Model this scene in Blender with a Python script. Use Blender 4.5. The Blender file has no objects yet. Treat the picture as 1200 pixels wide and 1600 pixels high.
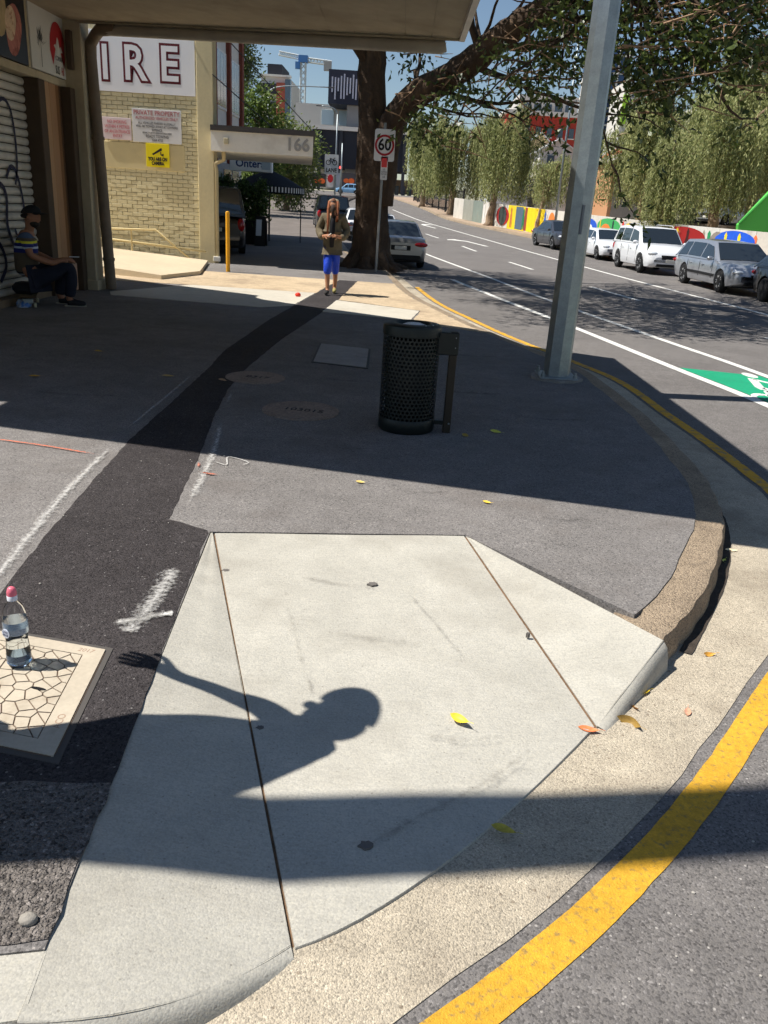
import bpy, math, random
import numpy as np
from mathutils import Vector, Matrix, Euler
from mathutils.geometry import tessellate_polygon
random.seed(7)
RNG = np.random.default_rng(11)
SC = bpy.context.scene
COL = SC.collection
R = math.radians

# ------------------------------------------------------------------ camera
FPX, PITCH, ROLL, EYE = 1255.0, R(20.9), R(3.7), 1.55
_f = Vector((0, math.cos(PITCH), -math.sin(PITCH)))
_r0 = Vector((1, 0, 0)); _u0 = Vector((0, math.sin(PITCH), math.cos(PITCH)))
_R = math.cos(ROLL) * _r0 + math.sin(ROLL) * _u0
_U = -math.sin(ROLL) * _r0 + math.cos(ROLL) * _u0
cd = bpy.data.cameras.new('camera')
cd.sensor_fit = 'VERTICAL'; cd.sensor_height = 24.0; cd.lens = 24.0 * FPX / 1600.0
cd.clip_start = 0.05; cd.clip_end = 3000
cam = bpy.data.objects.new('camera', cd); COL.objects.link(cam)
cam.matrix_world = Matrix(((_R.x, _U.x, -_f.x, 0), (_R.y, _U.y, -_f.y, 0), (_R.z, _U.z, -_f.z, EYE), (0, 0, 0, 1)))
SC.camera = cam

def at(u, v, y):
    """surveyed point: the spot at distance y along the street seen at photo pixel (u, v)"""
    d = _f + _R * ((u - 600) / FPX) - _U * ((v - 800) / FPX)
    return Vector((0, 0, EYE)) + d * (y / d.y)

# ------------------------------------------------------------------ light
SUN_EL, SUN_RATIO = R(58.2), 0.62
w = bpy.data.worlds.new('World'); SC.world = w; w.use_nodes = True
nt = w.node_tree; nt.nodes.clear()
sky = nt.nodes.new('ShaderNodeTexSky'); sky.sky_type = 'NISHITA'; sky.sun_disc = False
sky.sun_elevation = SUN_EL; sky.sun_rotation = R(-95.7); sky.air_density = 1.0; sky.dust_density = 0.15; sky.ozone_density = 2.0
bg = nt.nodes.new('ShaderNodeBackground'); bg.inputs[1].default_value = 0.066
wo = nt.nodes.new('ShaderNodeOutputWorld')
nt.links.new(sky.outputs[0], bg.inputs[0]); nt.links.new(bg.outputs[0], wo.inputs[0])
sd = bpy.data.lights.new('sun', 'SUN'); sd.energy = 4.8; sd.angle = R(0.53); sd.color = (1.0, 0.96, 0.90)
sun = bpy.data.objects.new('sun', sd); COL.objects.link(sun)
sun.rotation_euler = Vector((math.cos(SUN_EL), .10 * math.cos(SUN_EL), -math.sin(SUN_EL))).to_track_quat('-Z', 'Y').to_euler()
vs = SC.view_settings
vs.view_transform = 'Standard'; vs.look = 'None'; vs.exposure = 0.48; vs.gamma = 1; vs.use_curve_mapping = False
SC.cycles.use_adaptive_sampling = True; SC.cycles.adaptive_threshold = .03; SC.cycles.use_denoising = True
SC.cycles.max_bounces = 5; SC.cycles.diffuse_bounces = 3; SC.cycles.glossy_bounces = 3; SC.cycles.transmission_bounces = 5; SC.cycles.transparent_max_bounces = 8

# ------------------------------------------------------------------ helpers
def el(y):
    """the street climbs gently beyond 25 m"""
    y = min(y, 150.0)
    return max(0.0, 0.186 * math.log1p(math.exp((y - 36) / 6)) - 0.0125)

def S(r, g, b):
    return tuple(((c / 255) / 12.92 if c / 255 <= .04045 else ((c / 255 + .055) / 1.055) ** 2.4) for c in (r, g, b))

MATS = {}
def mat(name, color, rough=.75, metal=0., var=None, fine=None, bump=None, speck=None, dirt=None, spec=.35, trans=0., alpha_noise=None, emit=None, rnd=None, translucent=0., coat=0., pits=None):
    if name in MATS: return MATS[name]
    m = bpy.data.materials.new(name); m.use_nodes = True
    t = m.node_tree; N = t.nodes; L = t.links
    p = N['Principled BSDF']; out = N['Material Output']
    p.inputs['Roughness'].default_value = rough; p.inputs['Metallic'].default_value = metal
    p.inputs['Specular IOR Level'].default_value = spec
    p.inputs['Transmission Weight'].default_value = trans
    p.inputs['Coat Weight'].default_value = coat; p.inputs['Coat Roughness'].default_value = .04
    c4 = (*color, 1)
    p.inputs['Base Color'].default_value = c4
    tc = N.new('ShaderNodeTexCoord'); co = tc.outputs['Object']
    cur = None
    def rgb(c):
        n = N.new('ShaderNodeRGB'); n.outputs[0].default_value = (*c, 1); return n.outputs[0]
    def mix(fac, a, b, mode='MIX'):
        n = N.new('ShaderNodeMix'); n.data_type = 'RGBA'; n.blend_type = mode
        if hasattr(fac, 'node'): L.new(fac, n.inputs[0])
        else: n.inputs[0].default_value = fac
        L.new(a, n.inputs[6]); L.new(b, n.inputs[7]); return n.outputs[2]
    def noise(scale, detail=4, rough_=.6, stretch=None):
        n = N.new('ShaderNodeTexNoise'); n.inputs['Scale'].default_value = scale; n.inputs['Detail'].default_value = detail; n.inputs['Roughness'].default_value = rough_
        if stretch:
            mp = N.new('ShaderNodeMapping'); mp.inputs['Scale'].default_value = stretch; L.new(co, mp.inputs[0]); L.new(mp.outputs[0], n.inputs['Vector'])
        else: L.new(co, n.inputs['Vector'])
        return n.outputs[0]
    def ramp(src, a, b, va=0., vb=1.):
        n = N.new('ShaderNodeMapRange'); n.inputs[1].default_value = a; n.inputs[2].default_value = b; n.inputs[3].default_value = va; n.inputs[4].default_value = vb
        L.new(src, n.inputs[0]); return n.outputs[0]
    cur = rgb(color)
    def scaled(c, k): return rgb(tuple(min(1, x * k) for x in c))
    if rnd:
        a = N.new('ShaderNodeAttribute'); a.attribute_name = 'rnd'
        cur = mix(a.outputs['Fac'], cur, rgb(rnd))
    if var:
        for vv in (var if isinstance(var[0], tuple) else (var,)):
            k = vv[1]; f = ramp(noise(vv[0], 3, .62, vv[2] if len(vv) > 2 else None), .3, .7, 1 - k, 1 + k)
            n = N.new('ShaderNodeMix'); n.data_type = 'RGBA'; n.blend_type = 'MULTIPLY'; n.inputs[0].default_value = 1
            L.new(cur, n.inputs[6]); L.new(f, n.inputs[7]); cur = n.outputs[2]
    hs = []
    if speck:   # (scale, dark factor, light factor, [share])
        vo = N.new('ShaderNodeTexVoronoi'); vo.inputs['Scale'].default_value = speck[0]; L.new(co, vo.inputs['Vector'])
        sep = N.new('ShaderNodeSeparateColor'); L.new(vo.outputs['Color'], sep.inputs[0])
        cr_ = N.new('ShaderNodeValToRGB'); e = cr_.color_ramp.elements
        e[0].position = 0; e[0].color = (speck[1],) * 3 + (1,); e[1].position = 1; e[1].color = (speck[2],) * 3 + (1,)
        e2 = cr_.color_ramp.elements.new(.4); e2.color = (1, 1, 1, 1)
        e3 = cr_.color_ramp.elements.new(.9); e3.color = (1.08, 1.07, 1.04, 1)
        L.new(sep.outputs[0], cr_.inputs[0])
        cur = mix(1.0, cur, cr_.outputs[0], 'MULTIPLY')
        hs.append((vo.outputs['Distance'], -1))
    if fine:
        f = ramp(noise(fine[0], 1, .7), .25, .75, 1 - fine[1], 1 + fine[1]); cur = mix(1.0, cur, f, 'MULTIPLY')
    if pits:    # sparse dark pinholes and pebbles: (scale, share, darkness)
        vp = N.new('ShaderNodeTexVoronoi'); vp.inputs['Scale'].default_value = pits[0]; L.new(co, vp.inputs['Vector']); sp2 = N.new('ShaderNodeSeparateColor'); L.new(vp.outputs['Color'], sp2.inputs[0])
        ds = ramp(vp.outputs['Distance'], .28, .16); pk = ramp(sp2.outputs[1], 1 - pits[1], 1 - pits[1] + .01); mm = N.new('ShaderNodeMath'); mm.operation = 'MULTIPLY'; L.new(ds, mm.inputs[0]); L.new(pk, mm.inputs[1])
        m2 = N.new('ShaderNodeMath'); m2.operation = 'MULTIPLY'; L.new(mm.outputs[0], m2.inputs[0]); m2.inputs[1].default_value = pits[2]; cur = mix(m2.outputs[0], cur, rgb(pits[3]))
    if dirt:    # (scale, colour, lo, hi, amount)
        f = ramp(noise(dirt[0], 3.5, .65, dirt[5] if len(dirt) > 5 else None), dirt[2], dirt[3], 0, dirt[4]); cur = mix(f, cur, rgb(dirt[1]))
    L.new(cur, p.inputs['Base Color'])
    if bump:    # (scale, strength, distance)
        b = N.new('ShaderNodeBump'); b.inputs['Strength'].default_value = bump[1]; b.inputs['Distance'].default_value = bump[2]
        L.new(noise(bump[0], 2, .65), b.inputs['Height']); last = b
        if hs:
            b2 = N.new('ShaderNodeBump'); b2.inputs['Strength'].default_value = bump[1] * .7; b2.inputs['Distance'].default_value = bump[2]; b2.invert = True
            L.new(hs[0][0], b2.inputs['Height']); L.new(b.outputs[0], b2.inputs['Normal']); last = b2
        L.new(last.outputs[0], p.inputs['Normal'])
    sh = p.outputs[0]
    if translucent:
        tr = N.new('ShaderNodeBsdfTranslucent'); L.new(cur, tr.inputs[0])
        ms = N.new('ShaderNodeMixShader'); ms.inputs[0].default_value = translucent; L.new(sh, ms.inputs[1]); L.new(tr.outputs[0], ms.inputs[2]); sh = ms.outputs[0]
    if alpha_noise:  # worn paint: (scale, lo, hi) times the vertex fade
        f = ramp(noise(alpha_noise[0], 6, .7), alpha_noise[1], alpha_noise[2])
        if len(alpha_noise) > 3:
            a = N.new('ShaderNodeAttribute'); a.attribute_name = 'fade'
            sub = N.new('ShaderNodeMath'); sub.operation = 'ADD'; L.new(noise(alpha_noise[0], 6, .7), sub.inputs[0]); L.new(a.outputs['Fac'], sub.inputs[1])
            f = ramp(sub.outputs[0], alpha_noise[1], alpha_noise[2])
        tr = N.new('ShaderNodeBsdfTransparent'); ms = N.new('ShaderNodeMixShader')
        L.new(f, ms.inputs[0]); L.new(tr.outputs[0], ms.inputs[1]); L.new(sh, ms.inputs[2]); sh = ms.outputs[0]
    if emit:
        p.inputs['Emission Color'].default_value = (*emit[0], 1); p.inputs['Emission Strength'].default_value = emit[1]
    L.new(sh, out.inputs[0])
    MATS[name] = m
    return m

ORIG = {}
def tag(o, label=None, cat=None, group=None, kind=None):
    if label: o['label'] = label
    if cat: o['category'] = cat
    if group: o['group'] = group
    if kind: o['kind'] = kind
    return o
def thing(name, loc, label, cat, group=None, rz=0., local=False, kind=None):
    o = bpy.data.objects.new(name, None); COL.objects.link(o); o.empty_display_size = .1
    o.location = loc; o.rotation_euler = (0, 0, rz)
    ORIG[o.name] = Vector((0, 0, 0)) if local else Vector(loc)
    return tag(o, label, cat, group, kind)
def link(name, me, m, parent=None):
    o = bpy.data.objects.new(name, me); COL.objects.link(o)
    if m is not None:
        me.materials.clear(); me.materials.append(m)
    if parent is not None: o.parent = parent
    ORIG[o.name] = ORIG.get(parent.name, Vector((0, 0, 0))) if parent is not None else Vector((0, 0, 0))
    return o
def copy_tree(o, parent=None, world=False):
    c = o.copy(); COL.objects.link(c); c.parent = parent
    for ch in o.children: copy_tree(ch, c)
    return c

class MB:
    def __init__(s): s.v = []; s.f = []; s.fade = None
    def add(s, vs, fs):
        b = len(s.v); s.v += [tuple(v) for v in vs]; s.f += [tuple(b + i for i in f) for f in fs]; return s
    def box(s, x0, x1, y0, y1, z0, z1, M=None):
        vs = [Vector((x, y, z)) for z in (z0, z1) for x, y in ((x0, y0), (x1, y0), (x1, y1), (x0, y1))]
        if M is not None: vs = [M @ v for v in vs]
        return s.add(vs, [(3, 2, 1, 0), (4, 5, 6, 7), (0, 1, 5, 4), (1, 2, 6, 5), (2, 3, 7, 6), (3, 0, 4, 7)])
    def bbox(s, x0, x1, y0, y1, z0, z1, b=.01, M=None):
        """box with chamfered edges"""
        import itertools
        vs = []; idx = {}
        cx = ((x0, x0 + b), (x1, x1 - b)); cy = ((y0, y0 + b), (y1, y1 - b)); cz = ((z0, z0 + b), (z1, z1 - b))
        for i, j, k in itertools.product((0, 1), repeat=3):
            idx[i, j, k, 0] = len(vs); vs.append(Vector((cx[i][0], cy[j][1], cz[k][1])))
            idx[i, j, k, 1] = len(vs); vs.append(Vector((cx[i][1], cy[j][0], cz[k][1])))
            idx[i, j, k, 2] = len(vs); vs.append(Vector((cx[i][1], cy[j][1], cz[k][0])))
        fs = []
        for a in range(3):
            o = [q for q in range(3) if q != a]
            for e in (0, 1):
                q = []
                for (m, n) in ((0, 0), (1, 0), (1, 1), (0, 1)):
                    key = [0, 0, 0]; key[a] = e; key[o[0]] = m; key[o[1]] = n; q.append(idx[(*key, a)])
                fs.append(q if (e == 1) == (a != 1) else q[::-1])
        for a in range(3):
            o = [q for q in range(3) if q != a]
            for m in (0, 1):
                for n in (0, 1):
                    k0 = [0, 0, 0]; k1 = [0, 0, 0]; k1[a] = 1
                    for kk in (k0, k1): kk[o[0]] = m; kk[o[1]] = n
                    fs.append((idx[(*k0, o[0])], idx[(*k1, o[0])], idx[(*k1, o[1])], idx[(*k0, o[1])]))
        for i, j, k in itertools.product((0, 1), repeat=3): fs.append((idx[i, j, k, 0], idx[i, j, k, 1], idx[i, j, k, 2]))
        if M is not None: vs = [M @ v for v in vs]
        return s.add(vs, fs)
    def tube(s, pts, rad, n=8, cap=True):
        pts = [Vector(p) for p in pts]
        if not hasattr(rad, '__len__'): rad = [rad] * len(pts)
        prev = None; vs = []
        for i, p in enumerate(pts):
            t = (pts[min(i + 1, len(pts) - 1)] - pts[max(i - 1, 0)])
            t = t.normalized() if t.length > 1e-9 else Vector((0, 0, 1))
            a = prev if prev is not None else (Vector((1, 0, 0)) if abs(t.x) < .9 else Vector((0, 1, 0)))
            a = (a - t * a.dot(t)).normalized(); b = t.cross(a); prev = a
            for k in range(n):
                q = 2 * math.pi * k / n; vs.append(p + (a * math.cos(q) + b * math.sin(q)) * rad[i])
        fs = []
        for i in range(len(pts) - 1):
            for k in range(n): fs.append((i * n + k, i * n + (k + 1) % n, (i + 1) * n + (k + 1) % n, (i + 1) * n + k))
        if cap: fs.append(tuple(range(n))[::-1]); fs.append(tuple((len(pts) - 1) * n + k for k in range(n)))
        return s.add(vs, fs)
    def lathe(s, prof, n=24, c=(0, 0, 0), M=None, closed=False):
        vs = []
        for r, z in prof:
            for k in range(n):
                q = 2 * math.pi * k / n; p = Vector((c[0] + r * math.cos(q), c[1] + r * math.sin(q), c[2] + z)); vs.append(M @ p if M is not None else p)
        fs = []
        for i in range(len(prof) - 1):
            for k in range(n): fs.append((i * n + k, i * n + (k + 1) % n, (i + 1) * n + (k + 1) % n, (i + 1) * n + k))
        if not closed:
            if prof[0][0] > 1e-6: fs.append(tuple(range(n))[::-1])
            if prof[-1][0] > 1e-6: fs.append(tuple((len(prof) - 1) * n + k for k in range(n)))
        return s.add(vs, fs)
    def prism(s, poly, z0, z1, M=None):
        """2D outline, extruded from z0 to z1"""
        n = len(poly)
        area = sum(poly[i][0] * poly[(i + 1) % n][1] - poly[(i + 1) % n][0] * poly[i][1] for i in range(n))
        if area < 0: poly = poly[::-1]
        tr = tessellate_polygon([[Vector((x, y, 0)) for x, y in poly]])
        vs = [Vector((x, y, z1)) for x, y in poly] + [Vector((x, y, z0)) for x, y in poly]
        fs = []
        for a, b, c in tr:
            A, B, C_ = poly[a], poly[b], poly[c]
            cr = (B[0] - A[0]) * (C_[1] - A[1]) - (B[1] - A[1]) * (C_[0] - A[0])
            if cr < 0: a, c = c, a
            fs.append((a, b, c)); fs.append((c + n, b + n, a + n))
        for i in range(n): j = (i + 1) % n; fs.append((i + n, j + n, j, i))
        if M is not None: vs = [M @ v for v in vs]
        return s.add(vs, fs)
    def loft(s, rows, close=False):
        n = len(rows[0]); vs = [p for r in rows for p in r]; fs = []
        for i in range(len(rows) - 1):
            for k in range(n if close else n - 1): fs.append((i * n + k, i * n + (k + 1) % n, (i + 1) * n + (k + 1) % n, (i + 1) * n + k))
        return s.add(vs, fs)
    def ball(s, c, r, n=10, m=6, M=None):
        if not hasattr(r, '__len__'): r = (r, r, r)
        rows = []
        for i in range(m + 1):
            q = math.pi * i / m
            rows.append([Vector((c[0] + r[0] * math.sin(q) * math.cos(2 * math.pi * k / n), c[1] + r[1] * math.sin(q) * math.sin(2 * math.pi * k / n), c[2] - r[2] * math.cos(q))) for k in range(n)])
        if M is not None: rows = [[M @ p for p in r_] for r_ in rows]
        return s.loft(rows, True)
    def build(s, name, m, parent=None, smooth=False, auto=None):
        me = bpy.data.meshes.new(name)
        o = ORIG.get(parent.name, Vector((0, 0, 0))) if parent is not None else Vector((0, 0, 0))
        me.from_pydata([(v[0] - o.x, v[1] - o.y, v[2] - o.z) for v in s.v], [], s.f)
        me.validate(); me.update()
        if smooth or auto:
            me.polygons.foreach_set('use_smooth', [True] * len(me.polygons))
            if auto: me.set_sharp_from_angle(angle=R(auto))
        if s.fade is not None:
            a = me.attributes.new('fade', 'FLOAT', 'POINT'); a.data.foreach_set('value', s.fade)
        return link(name, me, m, parent)

def one(name, mb, m, label, cat, group=None, smooth=False, auto=None, origin=None):
    """a thing that is one mesh, with its origin at its base"""
    if origin is None:
        xs = [v[0] for v in mb.v]; ys = [v[1] for v in mb.v]; zs = [v[2] for v in mb.v]
        origin = ((min(xs) + max(xs)) / 2, (min(ys) + max(ys)) / 2, min(zs))
    mb.v = [(v[0] - origin[0], v[1] - origin[1], v[2] - origin[2]) for v in mb.v]
    o = mb.build(name, m, None, smooth, auto); o.location = origin
    return tag(o, label, cat, group)

def cr(pts, n=8):
    """Catmull-Rom through the points"""
    P_ = [Vector(p) for p in pts]; P_ = [P_[0] * 2 - P_[1]] + P_ + [P_[-1] * 2 - P_[-2]]; o = []
    for i in range(1, len(P_) - 2):
        a, b, c, d = P_[i - 1:i + 3]
        for k in range(n):
            t = k / n
            o.append(.5 * ((2 * b) + (c - a) * t + (2 * a - 5 * b + 4 * c - d) * t * t + (3 * b - a - 3 * c + d) * t ** 3))
    o.append(P_[-2]); return o
def offset(pts, d):
    """shift a 2D polyline to its right-hand side by d"""
    o = []
    for i, p in enumerate(pts):
        t = (pts[min(i + 1, len(pts) - 1)] - pts[max(i - 1, 0)]); n = Vector((t.y, -t.x)).normalized(); o.append(p + n * d)
    return o
def resample(pts, n):
    d_ = [0]
    for i in range(1, len(pts)): d_.append(d_[-1] + (pts[i] - pts[i - 1]).length)
    return [Vector((interp(d_[-1] * k / n, d_, [p.x for p in pts]), interp(d_[-1] * k / n, d_, [p.y for p in pts]))) for k in range(n + 1)]
def interp(x, xs, ys): return float(np.interp(x, xs, ys))

def leaf_mesh(name, cen, dirs, ln, wd, m, parent, curl=.25, rnd=None):
    """many leaves, each a bent four-point blade"""
    n = len(cen); cen = np.asarray(cen, float); d = np.asarray(dirs, float); d /= np.linalg.norm(d, axis=1, keepdims=True) + 1e-9
    q = RNG.normal(size=(n, 3)); sde = np.cross(d, q); sde /= np.linalg.norm(sde, axis=1, keepdims=True) + 1e-9
    nr = np.cross(sde, d)
    ln = np.broadcast_to(np.asarray(ln, float), (n,))[:, None] * RNG.uniform(.7, 1.3, (n, 1)); wd = ln * wd
    o = ORIG.get(parent.name, Vector((0, 0, 0))) if parent is not None else Vector((0, 0, 0))
    cen = cen - np.array([o.x, o.y, o.z])
    v = np.empty((n, 4, 3)); v[:, 0] = cen; v[:, 1] = cen + d * ln * .5 + sde * wd * .5 + nr * ln * curl * .3
    v[:, 2] = cen + d * ln - nr * ln * curl; v[:, 3] = cen + d * ln * .5 - sde * wd * .5 + nr * ln * curl * .3
    me = bpy.data.meshes.new(name); me.vertices.add(n * 4); me.vertices.foreach_set('co', v.reshape(-1))
    me.loops.add(n * 4); me.loops.foreach_set('vertex_index', np.arange(n * 4, dtype=np.int32))
    me.polygons.add(n); me.polygons.foreach_set('loop_start', np.arange(0, n * 4, 4, dtype=np.int32)); me.polygons.foreach_set('loop_total', np.full(n, 4, dtype=np.int32))
    me.update(); me.validate()
    a = me.attributes.new('rnd', 'FLOAT', 'POINT'); r = RNG.uniform(0, 1, n) if rnd is None else rnd
    a.data.foreach_set('value', np.repeat(r, 4).astype(np.float32))
    return link(name, me, m, parent)

def text(name, s, size, m, parent, loc, rot=(R(90), 0, 0), depth=.004, off=0., align='CENTER', sx=1., space=1.):
    cu = bpy.data.curves.new(name, 'FONT'); cu.body = s; cu.size = size; cu.extrude = depth; cu.offset = off
    cu.align_x = align; cu.align_y = 'CENTER'; cu.space_character = space; cu.resolution_u = 3
    t = bpy.data.objects.new('tmp', cu); COL.objects.link(t)
    me = bpy.data.meshes.new_from_object(t.evaluated_get(bpy.context.evaluated_depsgraph_get()))
    bpy.data.objects.remove(t)
    o = ORIG.get(parent.name, Vector((0, 0, 0))) if parent is not None else Vector((0, 0, 0))
    me.transform(Matrix.Translation(Vector(loc) - o) @ Euler(rot).to_matrix().to_4x4() @ Matrix.Diagonal((sx, 1, 1, 1)))
    me.name = name
    return link(name, me, m, parent)

def skin(name, nodes, edges, m, parent, sub=2, root=0):
    """nodes: [(x,y,z,r)] grown into one smooth continuous surface"""
    me = bpy.data.meshes.new('tmp'); me.from_pydata([n[:3] for n in nodes], edges, []); me.update()
    t = bpy.data.objects.new('tmp', me); COL.objects.link(t)
    md = t.modifiers.new('s', 'SKIN'); md.use_smooth_shade = True
    sv = me.skin_vertices[0].data
    for i, n in enumerate(nodes):
        sv[i].radius = (n[3], n[3] if len(n) < 5 else n[4]); sv[i].use_root = (i == root)
    ss = t.modifiers.new('u', 'SUBSURF'); ss.levels = sub; ss.render_levels = sub
    out = bpy.data.meshes.new_from_object(t.evaluated_get(bpy.context.evaluated_depsgraph_get()))
    bpy.data.objects.remove(t)
    out.name = name; out.materials.clear()
    if parent is not None: out.transform(Matrix.Translation(-ORIG.get(parent.name, Vector((0, 0, 0)))))
    return link(name, out, m, parent)

# ------------------------------------------------------------------ materials
M_ROAD = mat('road_asphalt', S(116, 112, 109), .9, var=((1.1, .10), (9, .10)), speck=(165, .55, 1.5), fine=(380, .22), bump=(220, .5, .004), pits=(60, .10, .6, S(190, 184, 176)), dirt=(.35, S(90, 86, 84), .5, .75, .5), spec=.12)
M_OLD = mat('old_asphalt', S(124, 120, 117), .92, var=((.7, .13), (6, .10)), speck=(160, .55, 1.4), fine=(380, .22), bump=(240, .45, .004), pits=(70, .10, .5, S(196, 188, 178)), dirt=(1.3, S(104, 96, 90), .52, .72, .5), spec=.12)
M_NEW = mat('fresh_asphalt', S(66, 62, 62), .9, var=((1.5, .14), (14, .12)), speck=(150, .45, 1.7), fine=(380, .32), bump=(200, .7, .006), pits=(60, .06, .6, S(150, 146, 142)), spec=.12)
M_ROUGH = mat('crumbled_asphalt', S(112, 106, 101), .95, var=((2, .2), (20, .15)), speck=(130, .4, 1.9), fine=(260, .35), bump=(90, .9, .014), spec=.12)
M_CONC = mat('ramp_concrete', S(178, 174, 163), .88, var=((.9, .07), (3.5, .07), (60, .06, (.25, 2.5, 1))), fine=(160, .10), bump=(190, .28, .003), dirt=(1.7, S(142, 136, 124), .48, .8, .7), speck=(170, .9, 1.04), pits=(75, .10, .5, S(120, 114, 106)), spec=.12)
M_KERB = mat('kerb_concrete', S(156, 139, 118), .92, var=((1.8, .12), (12, .12)), speck=(150, .55, 1.4), fine=(200, .2), bump=(120, .7, .008), dirt=(3, S(98, 86, 74), .52, .75, .6), spec=.12)
M_GUT = mat('gutter_concrete', S(178, 167, 148), .92, var=((1.5, .12), (10, .10)), speck=(200, .68, 1.3), pits=(45, .14, .55, S(108, 92, 76)), fine=(220, .2), bump=(160, .6, .006), dirt=(2, S(122, 108, 92), .5, .76, .55), spec=.12)
M_TAN = mat('tan_concrete', S(188, 168, 140), .92, var=((.8, .10), (7, .10)), speck=(70, .75, 1.25), bump=(120, .4, .006), dirt=(1.2, S(146, 128, 108), .5, .7, .7), spec=.12)
M_PALE = mat('pale_concrete', S(190, 183, 168), .9, var=((1, .06), (9, .05)), fine=(120, .08), bump=(150, .3, .004), dirt=(1.6, S(160, 148, 130), .55, .75, .5), spec=.12)
M_YEL = mat('yellow_paint', S(208, 158, 46), .8, var=((3, .12), (40, .14)), fine=(200, .12), bump=(180, .6, .006), dirt=(48, S(124, 108, 76), .54, .70, .8))
M_YEL_OLD = mat('worn_yellow_paint', S(214, 160, 40), .8, var=(6, .12), bump=(180, .5, .006), dirt=(14, S(150, 128, 96), .5, .62, .85))
M_WHITE = mat('line_paint', S(222, 220, 212), .7, var=(8, .05), bump=(180, .4, .004), dirt=(10, S(150, 146, 140), .56, .72, .7))
M_GREEN = mat('green_lane_paint', S(20, 150, 108), .8, var=((2, .1), (20, .08)), bump=(180, .5, .005), dirt=(16, S(60, 110, 92), .55, .7, .5))
M_JOINT = mat('joint_filler', S(116, 92, 70), .95, var=(30, .3))
M_SPRAY = mat('sprayed_white', S(205, 202, 196), .9, alpha_noise=(55, .78, 1.18, 1))
M_SPRAYO = mat('sprayed_orange', S(214, 116, 82), .9, alpha_noise=(60, .72, 1.1, 1))
M_STEEL = mat('galvanised_steel', S(150, 158, 160), .42, .75, var=((9, .12), (60, .08)), bump=(40, .06, .002))
M_DARK = mat('dark_void', S(18, 18, 19), .9)
ROAD = -.125

def sheet(name, poly, z, m, parent=None, th=.003, jitter=0., seed=1):
    if jitter:
        rr = random.Random(seed); o = []
        n = len(poly)
        for i in range(n):
            a = Vector(poly[i][:2]); b = Vector(poly[(i + 1) % n][:2]); k = max(1, int((b - a).length / .07)) if (b - a).length < 20 else 1
            nn = Vector((-(b - a).y, (b - a).x)).normalized()
            for q in range(k): o.append(tuple(a.lerp(b, q / k) + nn * rr.uniform(-jitter, jitter)))
        poly = o
    mb = MB().prism([tuple(p[:2]) for p in poly], z - th, z); mb.v = [(x, y, zz + el(y)) for x, y, zz in mb.v]
    return mb.build(name, m, parent)
def ribbon(name, pts, wd, z, m, parent=None, jit=0., fade=None):
    """flat stripe along a 2D centre line"""
    pts = [Vector(p[:2]) for p in pts]; a = offset(pts, wd / 2); b = offset(pts, -wd / 2)
    if jit:
        a = [p + Vector((random.uniform(-jit, jit), random.uniform(-jit, jit))) for p in a]; b = [p + Vector((random.uniform(-jit, jit), random.uniform(-jit, jit))) for p in b]
    if fade is None:
        mb = MB().loft([[(p.x, p.y, z + el(p.y)) for p in (q, r)] for q, r in zip(a, b)])
    else:
        mb = MB(); rows = []; fd = []
        n = len(pts)
        for i, (q, c, r) in enumerate(zip(a, pts, b)):
            rows.append([(p.x, p.y, z + el(p.y)) for p in (q, c, r)]); e = fade * min(1, i / 2, (n - 1 - i) / 2); fd += [-.3 if isinstance(fade, float) else 0, e, -.3]
        mb.loft(rows); mb.fade = fd
    return mb.build(name, m, parent)

# ------------------------------------------------------------------ the ground, the road, the kerbs
rows = []
for y in list(range(-40, 160, 5)) + list(range(160, 1300, 60)): rows.append([(x, y, el(y) - .3) for x in (-900, -60, 0, 60, 900)])
tag(MB().loft(rows).build('ground', mat('ground_soil', S(120, 112, 92), .95, var=(.3, .2))), kind='structure')
rows = [[(x, y, ROAD + el(y)) for x in (-60, -30, -15, -5, 0, 5, 10, 14)] for y in [-14] + [v * 1.0 for v in range(-10, 122)]]
road = tag(MB().loft(rows).build('road', M_ROAD), kind='structure')
rows = [[(x, y, ROAD + .003 + el(y)) for x in (-40, -12, -3, 4, 40)] for y in (121, 125, 130, 136, 141)]
MB().loft(rows).build('cross_street', M_ROAD, road)

KERB = cr([(-11, 112), (-8.2, 80), (-4.9, 50), (-3.0, 37), (-2.1, 30), (-1.2, 25), (-.35, 21.3), (.28, 15.9), (.82, 13.3), (1.27, 11.5), (1.81, 9.84), (2.12, 8.73), (2.2, 7.0), (2.16, 5.54), (2.06, 4.77), (1.94, 4.31), (1.70, 3.73), (1.37, 3.14), (1.14, 2.83)], 6)
def kerb_mesh(line, top_w=.26):
    prof = ((top_w, -.004), (.03, 0), (.009, -.008), (0, -.03), (-.016, ROAD - .02)); rows = []
    offs = [offset(line, d) for d, z in prof]
    wob = [.006 * math.sin(i * 2.1) + .005 * math.sin(i * .7 + 1) for i in range(len(line))]
    for i in range(len(line)): rows.append([(o[i].x + wob[i] * (k > 0), o[i].y, prof[k][1] + el(o[i].y) - (.02 if k == 0 and i > len(line) - 5 else 0)) for k, o in enumerate(offs)])
    return MB().loft(rows)
kerb = tag(kerb_mesh(KERB).build('kerb', M_KERB, None, auto=40), kind='structure')
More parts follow.
